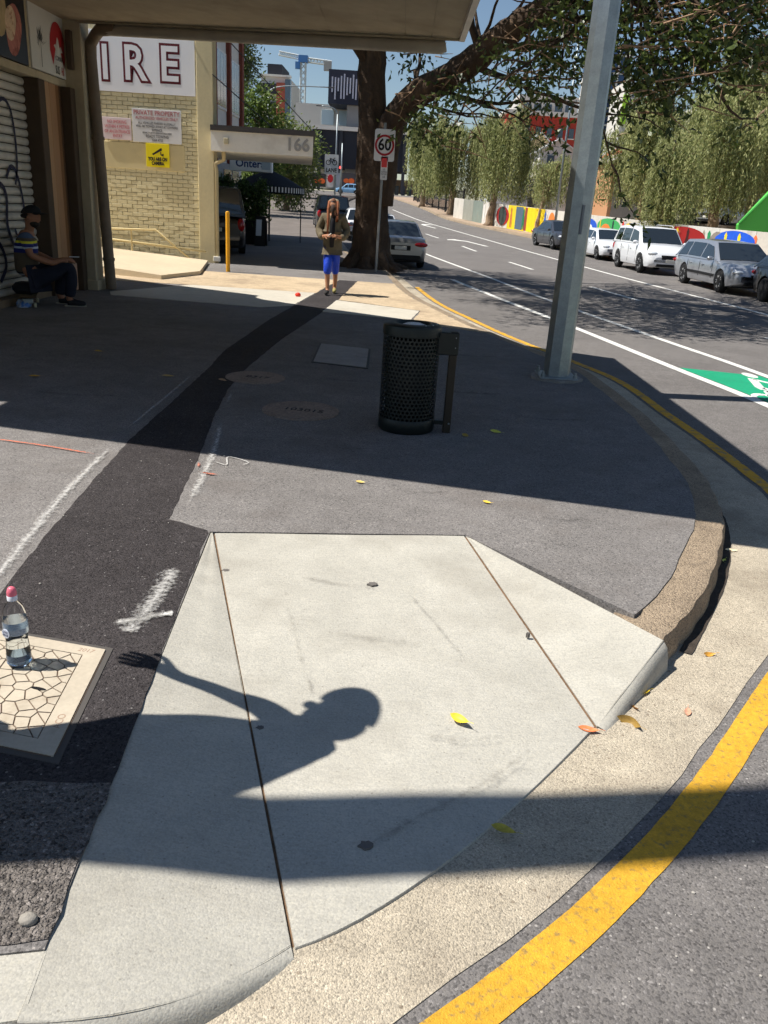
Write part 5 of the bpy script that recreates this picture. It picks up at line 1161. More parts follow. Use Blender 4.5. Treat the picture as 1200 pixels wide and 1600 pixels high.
bushy('leafy_tree', 'lush green tree just above the canopy roof', (-8.9, 52, el(52)), 6.6, 1.4, .4, .2, 30, 230, 32, M_LUSH, .22, bottom=.2)
bushy('leafy_tree', 'green tree behind the umbrella and numerals', (-8.2, 60, el(60)), 5.4, 1.6, .45, .2, 34, 230, 33, M_GUM, .24, bottom=.15)
bushy('leafy_tree', 'darker tree at the corner of the far intersection', (-11.2, 92, el(92)), 5.5, 2.4, .7, .22, 30, 200, 34, M_LUSH, .34, bottom=.2)

# ------------------------------------------------------------------ cafe corner: umbrella, planters
um = thing('market_umbrella', (-5.3, 30.5, el(30.5)), 'black market umbrella with white striped valance by the shopfront', 'umbrella')
zc = el(30.5)
ux, uy = -4.95, 31.0
a0 = at(367, 284, 31); a1 = at(475, 297, 31); ap = at(423, 266, 31)
ez = (a0.z + a1.z) / 2; hwid = (a1.x - a0.x) / 2; cxx = (a0.x + a1.x) / 2
NS = 8; rows = []
cano = MB()
rim = []
for k in range(NS * 4):
    q = 2 * math.pi * k / (NS * 4) + R(22.5); f = 1 / max(abs(math.cos(q)), abs(math.sin(q))) * .82 if False else 1
    rim.append(Vector((cxx + hwid * math.cos(q), uy + hwid * math.sin(q), ez - .03 * abs(math.sin(4 * (q - R(22.5)))))))
M_UMB = mat('umbrella_black', S(20, 21, 24), .8, var=(4, .15))
cano.loft([[Vector((cxx + .02 * math.cos(2 * math.pi * k / 32), uy + .02 * math.sin(2 * math.pi * k / 32), ap.z + .02)) for k in range(32)], [Vector((cxx, uy, ap.z)).lerp(p, .5) + Vector((0, 0, .05)) for p in rim], rim], True)
cano.build('canopy', M_UMB, um, auto=30)
vl = MB().loft([rim, [p + Vector((0, 0, -.22)) for p in rim]], True).build('valance', M_UMB, um)
st = MB()
for k in range(64):
    q0, q1 = 2 * math.pi * (k + .1) / 64, 2 * math.pi * (k + .55) / 64; r_ = hwid + .006
    st.add([(cxx + r_ * math.cos(q), uy + r_ * math.sin(q), z) for q, z in ((q0, ez - .20), (q1, ez - .20), (q1, ez - .03), (q0, ez - .03))], [(0, 1, 2, 3)])
tag(st.build('stripes', mat('stripe_white', S(206, 206, 204), .8), um), kind='stuff')
MB().tube([(cxx, uy, el(uy)), (cxx, uy, ap.z)], .035, 8).build('pole', mat('umbrella_pole', S(60, 60, 62), .4, .5), um)
for dx_ in (-1, 1): MB().tube([(cxx + dx_ * hwid * .92, uy, el(uy)), (cxx + dx_ * hwid * .92, uy, ez - .05)], .02, 6).build('corner_pole', mat('umbrella_pole', S(60, 60, 62)), um)
for k in range(8): MB().tube([(cxx, uy, ap.z - .05), (cxx + hwid * .96 * math.cos(k * math.pi / 4), uy + hwid * .96 * math.sin(k * math.pi / 4), ez)], .012, 5).build('rib', mat('umbrella_pole', S(60, 60, 62)), um)
M_HEDGE = mat('hedge_leaves', S(38, 58, 28), .55, rnd=S(84, 108, 46), translucent=.2)
def planter(x, y, hbox, hh, rx, label, seed):
    t = thing('planter', (x, y, el(y)), label, 'planter', 'planters under the umbrella'); e = el(y)
    MB().bbox(x - rx, x + rx, y - .28, y + .28, e, e + hbox, .02).build('box', mat('planter_black', S(28, 27, 26), .7, var=(3, .15)), t)
    rg = np.random.default_rng(seed); n = 2600; c = rg.uniform(-1, 1, (n, 3)) * np.array([rx * 1.05, .34, hh / 2]) + np.array([x, y, e + hbox + hh / 2]); c += rg.normal(size=(n, 3)) * .06
    c[:, 2] += .12 * np.sin(c[:, 0] * 9)
    MB().tube([(x, y, e + hbox), (x + .03, y, e + hbox + hh * .8)], [.03, .01], 6).build('stem', M_PBARK, t)
    leaf_mesh('foliage', c, rg.normal(size=(n, 3)) + np.array([0, 0, .4]), .11, .5, M_HEDGE, t)
planter(-5.0, 28.6, .75, 1.15, .42, 'tall dark planter hedge nearest the road under the umbrella', 1)
planter(-5.75, 28.6, .85, .75, .36, 'low planter hedge in the middle under the umbrella', 2)
planter(-6.2, 29.6, .75, 1.2, .25, 'leafy planter against the shopfront', 3)
sb = thing('sandwich_board', (-4.62, 27.9, .02), 'small black sandwich board with white panel beside the planter', 'sign board')
for s in (-1, 1): MB().add([(-4.82, 27.9 + s * .22, .03), (-4.46, 27.9 + s * .22, .03), (-4.48, 27.9 + s * .03, .95), (-4.80, 27.9 + s * .03, .95)], [(0, 1, 2, 3)]).build('leaf_panel', M_TRIM, sb)
MB().add([(-4.78, 27.72, .35), (-4.60, 27.72, .35), (-4.60, 27.835, .85), (-4.78, 27.835, .85)], [(0, 1, 2, 3)]).build('poster', mat('poster_white', S(200, 206, 214), .6), sb)
ch = thing('cafe_chair', (-5.55, 27.7, .02), 'dark cafe chair in front of the planters', 'chair')
mb = MB()
for a in (-.19, .19):
    for b in (-.19, .19): MB().tube([(-5.9 + a, 27.8 + b, .02), (-5.9 + a * .9, 27.8 + b * .9, .45)], .014, 6).build('leg', M_TRIM, ch)
MB().bbox(-6.11, -5.69, 27.58, 28.02, .44, .48, .01).build('seat', M_TRIM, ch); MB().bbox(-6.10, -5.70, 27.99, 28.03, .55, .86, .01).build('backrest', M_TRIM, ch)

# ------------------------------------------------------------------ mural wall along the far footpath
wallpts = cr([(3.9, 67), (4.94, 62.7), (6.2, 57), (7.85, 52), (9.4, 45), (10.6, 38.6), (11.95, 31), (13.0, 24), (13.6, 16), (13.9, 6)], 10)
dW = [0]
for i in range(1, len(wallpts)): dW.append(dW[-1] + (wallpts[i] - wallpts[i - 1]).length)
def wp(s): return Vector((interp(s, dW, [p.x for p in wallpts]), interp(s, dW, [p.y for p in wallpts])))
mw = thing('mural_wall', (9.4, 45, el(45)), 'low white concrete wall painted with bright mural arches and figures', 'wall')
PC = [(206, 200, 188), (150, 150, 138), (128, 138, 128), (214, 208, 198), (206, 202, 192), (226, 200, 40), (210, 206, 196), (214, 208, 196), (212, 206, 192), (208, 204, 190), (212, 206, 194), (206, 202, 190), (200, 196, 184), (150, 148, 140), (206, 204, 196), (214, 210, 200)]
sW = 0; k = 0
def wallquad(s0, s1, z0, z1, off=0., y_=None):
    a, b = wp(s0), wp(s1); n = Vector((-(b - a).y, (b - a).x)).normalized(); n = n if n.x < 0 else -n
    return a + n * off, b + n * off
while sW < dW[-1] - 2.4:
    s1 = sW + 2.38; a, b = wp(sW), wp(s1); n = Vector(((b - a).y, -(b - a).x)).normalized(); n = n if n.x > 0 else -n
    ea, eb = el(a.y), el(b.y); v = []
    for q, e in ((a, ea), (b, eb)):
        v += [(q.x, q.y, e - .05), (q.x + n.x * .15, q.y + n.y * .15, e - .05), (q.x + n.x * .15, q.y + n.y * .15, e + 1.42), (q.x, q.y, e + 1.42)]
    c = PC[k % len(PC)]
    MB().add(v, [(0, 1, 2, 3), (7, 6, 5, 4), (0, 4, 5, 1), (3, 2, 6, 7), (0, 3, 7, 4), (1, 5, 6, 2)]).build('wall_panel', mat('mural_%d_%d_%d' % c, S(*c), .85, var=((1.3, .08), (8, .06)), dirt=(1.5, S(150, 140, 124), .58, .75, .5, (1, 1, .3))), mw)
    sW += 2.4; k += 1
def sW_at(u):  # wall length position seen at photo column u
    best = min(range(0, int(dW[-1] * 10)), key=lambda i: abs(P_of(wp(i / 10)) - u)); return best / 10
def P_of(p):
    q = Vector((p.x, p.y, el(p.y) + 1.0)) - Vector((0, 0, EYE)); return 600 + FPX * q.dot(_R) / q.dot(_f)
def mural(u, wd, pts, c, off=.012):
    """pts: outline in (along, up) metres, drawn on the wall around column u"""
    s0 = sW_at(u); v = []
    for a, z in pts:
        p = wp(s0 + a * wd); t = wp(s0 + a * wd + .1) - wp(s0 + a * wd - .1); n = Vector((t.y, -t.x)).normalized(); n = n if n.x < 0 else -n
        v.append((p.x + n.x * off, p.y + n.y * off, el(p.y) + z))
    MB().add(v, [tuple(range(len(v)))]).build('painted_shape', mat('paint_%d_%d_%d' % c, S(*c), .8, var=(4, .08)), mw)
def arch_(h0, h1, n=12): return [(-1, h0), (1, h0)] + [(math.cos(math.pi * i / n), h1 - .35 + .35 * math.sin(math.pi * i / n)) for i in range(n + 1)]
oval = [(math.cos(q), .72 + .58 * math.sin(q)) for q in [2 * math.pi * i / 18 for i in range(18)]]
fig = [(-.5, .1), (-.15, .1), (0, .5), (.15, .1), (.5, .1), (.4, .85), (.25, 1.0), (.3, 1.2), (0, 1.32), (-.3, 1.2), (-.25, 1.0), (-.45, .8)]
mural(786, 1.0, oval, (170, 40, 38)); mural(786, .6, oval, (60, 70, 66), .02)
mural(770, .25, fig, (60, 90, 190)); mural(800, .3, fig, (200, 120, 60)); mural(757, .3, fig, (230, 226, 220))
mural(812, .5, [(-1, .05), (1, .05), (1, 1.38), (-1, 1.38)], (84, 104, 120)); mural(819, .3, fig, (40, 120, 80), .02); mural(823, .25, [(-1, .05), (1, .05), (1, 1.38), (-1, 1.38)], (150, 70, 50))
mural(838, 1.3, [(-1, .02), (1, .02), (1, 1.41), (-1, 1.41)], (240, 206, 30)); mural(852, .35, fig, (60, 110, 200), .02); mural(862, .5, oval, (226, 130, 60), .02)
mural(921, 1.0, arch_(.05, 1.25), (40, 90, 200)); mural(921, .62, arch_(.05, 1.0), (226, 224, 214), .02)
mural(951, 1.35, arch_(.05, 1.36), (70, 170, 96)); mural(947, .6, arch_(.05, 1.1), (230, 130, 60), .02); mural(958, .3, fig, (40, 60, 60), .02); mural(938, .2, fig, (236, 200, 50), .02)
mural(973, .35, fig, (220, 50, 50)); mural(983, .6, oval, (236, 206, 110)); mural(992, .4, fig, (110, 90, 60))
mural(1066, 1.75, arch_(.05, 1.36), (150, 28, 26)); mural(1058, .35, fig, (226, 200, 50), .02); mural(1075, .35, fig, (60, 20, 20), .02); mural(1050, .3, fig, (236, 180, 40), .02)
mural(1108, .4, fig, (40, 140, 90)); mural(1098, .3, fig, (150, 140, 124)); mural(1120, .6, oval, (140, 132, 124))
mural(1146, 1.35, arch_(.05, 1.38), (30, 92, 214)); mural(1133, .3, fig, (240, 216, 50), .02); mural(1154, .34, fig, (240, 220, 40), .02); mural(1180, .4, fig, (236, 120, 70))
# steel picket fence beyond the wall end
pf = thing('picket_fence', (2.5, 76, el(76)), 'dark steel fence and gate beyond the end of the mural wall', 'fence')
p0, p1 = Vector((4.6, 67)), Vector((1.2, 108))
for i in range(9):
    p = p0.lerp(p1, i / 8); MB().tube([(p.x, p.y, el(p.y)), (p.x, p.y, el(p.y) + 2.1)], .07, 6).build('post', M_TRIM, pf)
for z in (.2, 1.0, 1.9): MB().tube([(p0.x, p0.y, el(p0.y) + z), (p1.x, p1.y, el(p1.y) + z)], .03, 5).build('rail', M_TRIM, pf)
mb = MB()
for i in range(90):
    p = p0.lerp(p1, i / 90); mb.tube([(p.x, p.y, el(p.y) + .1), (p.x, p.y, el(p.y) + 1.95)], .02, 4, cap=False)
tag(mb.build('pickets', M_TRIM, pf), kind='stuff')

# ------------------------------------------------------------------ yard and buildings beyond the wall
M_DKWALL = mat('dark_wall', S(70, 66, 62), .85, var=((.4, .2), (3, .12)))
yd = tag(MB().prism([(17, 44), (60, 36), (60, 90), (12, 90), (12.5, 62), (15, 50)], 0, 1.62).build('yard_terrace', mat('yard_asphalt', S(120, 112, 102), .92, var=((.4, .15), (4, .1)))), kind='structure')
ub = thing('undercroft_building', (24, 66, 1.6), 'dark low building with columns in the yard beyond the wall', 'building')
b0_ = at(1045, 335, 64)
MB().box(b0_.x - 1, 42, 64, 80, 1.6, 6.2).build('wall', M_DKWALL, ub)
MB().box(b0_.x - 2, 43, 61.5, 81, 6.2, 6.7).build('roof', mat('roof_pale', S(176, 170, 160), .8), ub)
for i in range(6): MB().bbox(b0_.x + i * 3.2, b0_.x + i * 3.2 + .35, 61.8, 62.2, 1.6, 6.2, .02).build('column', mat('column_pale', S(150, 144, 134), .85), ub)
for i in range(5):
    f = MB().bbox(b0_.x + .8 + i * 3.2, b0_.x + 2.7 + i * 3.2, 63.94, 64.02, 2.2, 4.4, .01).build('window', mat('frame_dark', S(60, 60, 62), .5), ub)
    for j in range(2): MB().box(b0_.x + .9 + i * 3.2 + j * .9, b0_.x + 1.7 + i * 3.2 + j * .9, 63.92, 63.935, 2.3, 4.3).build('pane', M_GLASS, f)
gw_ = thing('green_ramp_wall', (14.6, 34, .1), 'bright green sloping panel rising at the right edge behind the wall', 'panel')
g = [at(1152, 351, 34), at(1215, 285, 34), at(1290, 215, 34), at(1290, 372, 34)]
Mg = Matrix(((1, 0, 0, 0), (0, 0, -1, 34), (0, 1, 0, 0), (0, 0, 0, 1)))
MB().prism([(p.x, p.z) for p in (g[0], g[1], g[2])] + [(g[2].x, .05), (g[0].x + .2, .05)], -.12, .12, Mg).build('panel', mat('bright_green', S(92, 196, 84), .6, var=(1, .05)), gw_)
MB().tube([g[0] + Vector((0, -.16, .05)), g[2] + Vector((0, -.16, .05))], .06, 8).build('cap_rail', mat('bright_green_dark', S(66, 160, 66), .5), gw_)
# light poles
def lamp_pole(name, label, u, v0, y, h, arm=None, r_=.07):
    p = at(u, v0, y); e = el(y); t = thing(name, (p.x, y, e), label, 'lamp post')
    pts = [(p.x, y, e), (p.x, y, e + h * .5), (p.x, y, e + h)]
    MB().tube(pts, [r_, r_ * .8, r_ * .55], 8).build('shaft', M_STEEL, t, smooth=True)
    if arm:
        q = [Vector((p.x, y, e + h)), Vector((p.x + arm * .12, y, e + h + .5)), Vector((p.x + arm * .4, y, e + h + .8)), Vector((p.x + arm, y, e + h + .9))]
        MB().tube(cr(q, 4), r_ * .5, 6).build('arm', M_STEEL, t, smooth=True); MB().bbox(p.x + arm - .1 * np.sign(arm), p.x + arm + .65 * np.sign(arm), y - .12, y + .12, e + h + .83, e + h + .95, .03).build('lantern', mat('lantern_dark', S(60, 62, 64), .5), t) if arm > 0 else MB().bbox(p.x + arm - .65, p.x + arm + .1, y - .12, y + .12, e + h + .83, e + h + .95, .03).build('lantern', mat('lantern_dark', S(60, 62, 64)), t)
    return t
lamp_pole('lamp_post', 'slim grey pole rising behind the dark grey sedan', 868, 345, 46, 9.5)
lamp_pole('lamp_post', 'curved arm street light above the far intersection on the left', 419, 190, 112, 11.5, 7.5, .13)
lamp_pole('lamp_post', 'street light with short arm near the striped building', 527, 190, 118, 9.8, -2.2, .13)
lamp_pole('lamp_post', 'plain traffic pole just right of the bicycle lane sign', 536, 200, 100, 5.8, None, .11)
bl = thing('bicycle_sign', (at(518, 300, 60).x, 60, el(60)), 'white square bicycle lane sign above the far cars', 'sign')
c = at(518, 257, 60); MB().tube([(c.x + .3, 60.06, el(60)), (c.x + .3, 60.06, c.z + .9)], .04, 6).build('post', M_STEEL, bl)
plate(rrect(.95, 1.28, .08), c, 60.0, .01, mat('sign_white_dull', S(205, 205, 204)), 'plate', bl); text('lettering', 'LANE', .36, mat('sign_black', S(20, 20, 20)), bl, (c.x, 59.985, c.z - .38), depth=.002, off=.01, sx=.85)
mb = MB()
def tw(x, z, r_):
    mb.loft([[Vector((c.x + x + rr2 * math.cos(2 * math.pi * k / 14), 59.985, c.z + z + rr2 * math.sin(2 * math.pi * k / 14))) for k in range(14)] for rr2 in (r_, r_ * .72)], True)
tw(-.22, .12, .17); tw(.22, .12, .17)
for a, b in (((-.22, .12), (-.08, .34)), ((-.08, .34), (.16, .34)), ((.16, .34), (.22, .12)), ((-.08, .34), (.02, .12)), ((.02, .12), (.16, .34)), ((-.14, .38), (-.02, .38)), ((.14, .40), (.24, .42))): mb.tube([(c.x + a[0], 59.984, c.z + a[1]), (c.x + b[0], 59.984, c.z + b[1])], .022, 4)
tag(mb.build('bicycle_pictogram', mat('sign_black', S(20, 20, 20)), bl), kind='stuff')

# ------------------------------------------------------------------ distant city
M_PANE = mat('far_glass', S(70, 84, 98), .15, spec=.8)
def block(name, label, u0, u1, vt, y, depth, m, zb=None, cat='building'):
    a, b = at(u0, vt, y), at(u1, vt, y); zt = (a.z + b.z) / 2; zb = el(y) if zb is None else zb
    t = thing(name, ((a.x + b.x) / 2, y, zb), label, cat); MB().box(a.x, b.x, y, y + depth, zb, zt).build('wall', m, t); return t, a.x, b.x, zb, zt
def windows(t, x0, x1, y, z0, z1, nx, nz, m=M_PANE, fx=.62, fz=.6, frame=None):
    dx, dz = (x1 - x0) / nx, (z1 - z0) / nz
    for i in range(nx):
        for j in range(nz):
            cx, cz = x0 + dx * (i + .5), z0 + dz * (j + .5)
            w_ = MB().box(cx - dx * fx / 2, cx + dx * fx / 2, y - .12, y - .02, cz - dz * fz / 2, cz + dz * fz / 2).build('window', m, t)
            if frame: MB().box(cx - dx * fx / 2 - .08, cx + dx * fx / 2 + .08, y - .16, y - .02, cz - dz * fz / 2 - .14, cz - dz * fz / 2 - .02).build('sill', frame, w_)
C_WHITE = mat('city_white', S(212, 208, 200), .8, var=(.2, .06)); C_GREY = mat('city_grey', S(150, 150, 150), .8, var=(.2, .08)); C_DARK = mat('city_dark', S(44, 46, 54), .7, var=(.2, .15)); C_BRICK = mat('city_brick', S(150, 78, 62), .85, var=((.3, .1), (3, .1)))
# apartment tower left of the crane
t, x0, x1, zb, zt = block('apartment_tower', 'dark and white apartment tower left of the crane', 408, 452, 120, 165, 16, C_WHITE)
for j in range(5):
    zz = zt - 1.2 - j * 3.0; MB().box(x0 - .6, x1 - 2.2, 164.2, 165, zz - 1.6, zz).build('balcony_band', C_DARK, t)
MB().box(x1 - 2.2, x1 - .6, 164.1, 165, zb, zt - 1).build('brick_fin', C_BRICK, t); MB().box(x1 - .6, x1 + .4, 164.0, 165, zb, zt - .4).build('corner_glass', M_PANE, t)
MB().box(x0 + 1, x1 - 1.5, 166, 176, zt, zt + 2.2).build('roof_plant', C_DARK, t); MB().box(x0 - .3, x1 + .3, 164.6, 166, zt, zt + .35).build('parapet', C_WHITE, t)
# white hall and grey annex
t, x0, x1, zb, zt = block('white_hall', 'long white flat building below the crane', 462, 556, 163, 150, 14, C_WHITE)
windows(t, x0 + 4, x1 - .3, 150, zt - 3.2, zt - .7, 2, 1, mat('pale_blue_panel', S(184, 204, 214), .4), .7, .9)
MB().box(x0 + 3.5, x1, 149.2, 150, zt - 4.4, zt - 4.0).build('ledge', C_GREY, t); MB().box(x0 - 2, x0 + 2, 150.5, 160, zb, zt - 3.4).build('annex', C_WHITE, t)
# black and white striped tower
t, x0, x1, zb, zt = block('striped_building', 'dark box building with vertical white stripes beside the tree', 514, 590, 110, 142, 12, mat('stripe_dark', S(38, 42, 58), .6), zb=at(540, 163, 142).z)
for i in range(14):
    xa = x0 + .5 + i * (x1 - x0 - 1) / 14; h_ = (zt - zb); rs = random.Random(i); MB().box(xa, xa + .22, 141.86, 142, zb + .4 + rs.uniform(0, .3) * h_, zt - .5 - rs.uniform(0, .15) * h_).build('stripe', mat('stripe_pale', S(176, 180, 196), .6), t)
MB().box(x0 + 3, x1 - 1, 143, 153, el(142), zb).build('tower_base', C_GREY, t); MB().box(x0 + 5, x1, 144, 152, zt, zt + 1.6).build('roof_plant', C_WHITE, t)
# dark overpass over the cross street
t, x0, x1, zb, zt = block('overpass', 'dark overpass crossing behind the far intersection', 488, 640, 205, 141, 9, C_DARK, zb=at(520, 262, 141).z)
MB().box(x0, x1, 140.6, 141, zt - .1, zt + .5).build('parapet', C_WHITE, t)
for i in range(5): MB().box(x0 + 1 + i * 3.4, x0 + 1.5 + i * 3.4, 140.7, 141, el(141), zt).build('pier', mat('pier_dark', S(60, 62, 68), .8), t)
MB().box(x0 + 10, x0 + 12.4, 140.4, 140.58, zt + .3, zt + .9).build('yellow_sign', mat('bright_yellow', S(240, 214, 40), .6), t)
# hoarding with posters
t = thing('site_hoarding', (-10.5, 137, el(137)), 'construction fence with dark orange posters behind the blue car', 'hoarding')
for u0, u1, c in ((488, 510, (70, 66, 70)), (511, 522, (214, 208, 200)), (523, 533, (150, 156, 164)), (534, 556, (74, 72, 74)), (440, 487, (190, 186, 178))):
    a, b = at(u0, 270, 136), at(u1, 270, 136); q = MB().box(a.x, b.x - .05, 136, 136.1, el(136) + .5, a.z).build('poster_panel', mat('poster_%d' % u0, S(*c), .7), t)
    if c[0] in (70, 74):
        for dx_, rr_ in ((-.35, .42), (.45, .5)): MB().prism([((a.x + b.x) / 2 + dx_ + rr_ * math.cos(k * math.pi / 6), a.z - 1.1 + rr_ * .8 * math.sin(k * math.pi / 6)) for k in range(12)], 0, .05, Matrix(((1, 0, 0, 0), (0, 0, -1, 135.99), (0, 1, 0, 0), (0, 0, 0, 1)))).build('orange_print', mat('orange_print', S(236, 110, 50), .7), q)
    if u0 == 511: MB().prism([((a.x + b.x) / 2 + .45 * math.cos(k * math.pi / 6), a.z - .8 + .6 * math.sin(k * math.pi / 6)) for k in range(12)], 0, .05, Matrix(((1, 0, 0, 0), (0, 0, -1, 135.99), (0, 1, 0, 0), (0, 0, 0, 1)))).build('red_print', mat('red_print', S(190, 40, 44), .7), q)
# traffic light
p = at(532, 262, 118); t = thing('traffic_light', (p.x, 118, el(118)), 'traffic light showing red at the far intersection', 'traffic light')
MB().tube([(p.x, 118, el(118)), (p.x, 118, p.z - .3)], .07, 6).build('post', M_STEEL, t); MB().bbox(p.x - .2, p.x + .2, 117.8, 118.1, p.z - .35, p.z + .65, .03).build('housing', M_TRIM, t)
MB().ball((p.x, 117.78, p.z + .0), .16, 10, 6).build('red_lens', mat('red_lens', S(220, 30, 30), .4, emit=((1, .05, .04), 3.)), t, smooth=True)
# tower crane
C_CR = mat('crane_white', S(206, 212, 214), .6); t = thing('tower_crane', (at(470, 200, 320).x, 320, 3), 'pale blue tower crane on the skyline', 'crane')
def lattice(a, b, w_, r_, n, nm, m):
    a, b = Vector(a), Vector(b); d_ = (b - a).normalized(); s1 = d_.cross(Vector((0, 1, 0))).normalized() * w_ / 2; s2 = d_.cross(s1).normalized() * w_ / 2; mb = MB()
    cs = [s1 + s2, s1 - s2, -s1 - s2, -s1 + s2]
    for c_ in cs: mb.tube([a + c_, b + c_], r_, 4, cap=False)
    for i in range(n):
        p_, q_ = a.lerp(b, i / n), a.lerp(b, (i + 1) / n)
        for k in range(4): mb.tube([p_ + cs[k], q_ + cs[(k + 1) % 4]], r_ * .7, 4, cap=False)
    return mb.build(nm, m, t)
mtop = at(474, 98, 320); mx = mtop.x
lattice((mx, 320, 3), (mx, 320, mtop.z), 1.7, .22, 22, 'mast', C_CR); C_BL = mat('crane_blue', S(70, 120, 180), .6)
MB().box(mx - 1.6, mx + 1.6, 318.6, 321.4, mtop.z, mtop.z + 2.2).build('slewing_unit', C_BL, t); MB().box(mx - 2.6, mx - 1.0, 318, 319.6, mtop.z - 2.2, mtop.z).build('cab', C_BL, t)
jl, jr = at(436, 83, 320), at(518, 99, 320)
lattice((mx, 320, mtop.z + 1.4), jl, 1.2, .16, 14, 'jib', C_CR); lattice((mx, 320, mtop.z + 1.0), jr, 1.3, .18, 9, 'counter_jib', C_CR); MB().box(jr.x - 2.6, jr.x, 319, 321, jr.z - 2.4, jr.z + .4).build('counterweight', C_GREY, t)
# right hand side: red building, houses, glass tower
t, x0, x1, zb, zt = block('red_building', 'red brick block behind the weeping trees', 792, 930, 182, 108, 12, mat('red_wall', S(186, 70, 56), .85, var=(.3, .08)))
windows(t, x0 + .6, x1 - .6, 108, zt - 4.6, zt - .8, 7, 2, M_PANE, .45, .55, C_WHITE); MB().box(x0 - .3, x1 + .3, 107.7, 120, zt, zt + .5).build('parapet', C_WHITE, t)
t, x0, x1, zb, zt = block('upper_white_building', 'white flat roofed building above the red block', 812, 905, 150, 130, 12, C_WHITE)
windows(t, x0 + .5, x1 - .5, 130, zt - 3, zt - .6, 5, 1, M_PANE, .7, .6)
def gable(name, label, u0, u1, ve, vr, y, m, mr, dp=8):
    a, b = at(u0, ve, y), at(u1, ve, y); zr_ = at((u0 + u1) / 2, vr, y).z; t = thing(name, ((a.x + b.x) / 2, y, el(y)), label, 'house'); cx = (a.x + b.x) / 2; ze = (a.z + b.z) / 2
    MB().add([(a.x, y, el(y)), (b.x, y, el(y)), (b.x, y, ze), (cx, y, zr_), (a.x, y, ze), (a.x, y + dp, el(y)), (b.x, y + dp, el(y)), (b.x, y + dp, ze), (cx, y + dp, zr_), (a.x, y + dp, ze)], [(0, 1, 2, 3, 4), (9, 8, 7, 6, 5), (0, 5, 6, 1), (1, 6, 7, 2), (4, 9, 5, 0)]).build('wall', m, t)
    for s, e in ((a.x - .3, 1), (b.x + .3, -1)): MB().add([(s, y - .3, ze - .1), (cx, y - .3, zr_ + .12), (cx, y + dp, zr_ + .12), (s, y + dp, ze - .1), (s, y - .3, ze - .22), (cx, y - .3, zr_), (cx, y + dp, zr_), (s, y + dp, ze - .22)], [(0, 1, 2, 3), (7, 6, 5, 4), (0, 4, 5, 1), (3, 2, 6, 7), (0, 3, 7, 4)]).build('roof', mr, t)
    windows(t, a.x + .3, b.x - .3, y, ze - 2.0, ze - .3, 2, 1, M_PANE, .5, .8, C_WHITE); return t
M_RF = mat('iron_roof', S(196, 196, 194), .5, .2); M_PEACH = mat('peach_wall', S(226, 190, 150), .8)
gable('cottage', 'white gabled cottage with pale iron roof below the red block', 846, 900, 235, 218, 84, C_WHITE, M_RF)
gable('cottage', 'peach gabled cottage left of the white cottage', 826, 862, 226, 208, 90, M_PEACH, M_RF)
gable('cottage', 'grey white gabled house between the weeping trees', 768, 832, 246, 224, 82, mat('cottage_grey', S(198, 202, 208), .8), M_RF)
gable('cottage', 'small orange roofed house behind the right hand trees', 960, 1010, 250, 228, 78, mat('cottage_tan', S(200, 150, 110), .8), mat('tile_roof', S(176, 92, 62), .8))
t, x0, x1, zb, zt = block('glass_tower', 'blue glass tower with white floor lines behind the pole', 938, 988, 78, 210, 18, mat('tower_glass', S(44, 70, 110), .12, .2, spec=.9))
for j in range(9): zz = zt - 1 - j * 3.6; MB().box(x0 - .4, x1 + .4, 209.5, 228, zz - .35, zz).build('floor_line', C_WHITE, t)
for i in range(4): MB().box(x0 + i * (x1 - x0) / 3.2, x0 + i * (x1 - x0) / 3.2 + .3, 209.4, 210, zb, zt).build('mullion', C_WHITE, t)
MB().box(x0 - 1.4, x0 - .2, 209, 220, zb, zt - 4).build('edge_fin', C_WHITE, t)
t, x0, x1, zb, zt = block('white_tower', 'white tower with lime green corner right of the glass tower', 978, 1006, 128, 190, 12, C_WHITE)
windows(t, x0 + 1.6, x1 - .3, 190, zt - 6, zt - 1, 3, 2, M_PANE, .5, .5); MB().box(x0 - .1, x0 + 1.2, 189.7, 190, zt - 8, zt - 2.5).build('green_corner', mat('lime', S(170, 220, 60), .6), t)
t, x0, x1, zb, zt = block('brown_building', 'brown low building at the far end of the fence', 612, 660, 282, 150, 10, mat('city_tan', S(150, 130, 104), .85))
windows(t, x0 + .4, x1 - .4, 150, zt - 3, zt - .6, 4, 1, M_PANE, .6, .7)
t, x0, x1, zb, zt = block('stone_building', 'pale building seen through the trees behind the right hand weeping tree', 1105, 1200, 165, 130, 12, C_WHITE)
windows(t, x0 + .4, x1 - .4, 130, zt - 7, zt - .6, 6, 2, M_PANE, .6, .6)

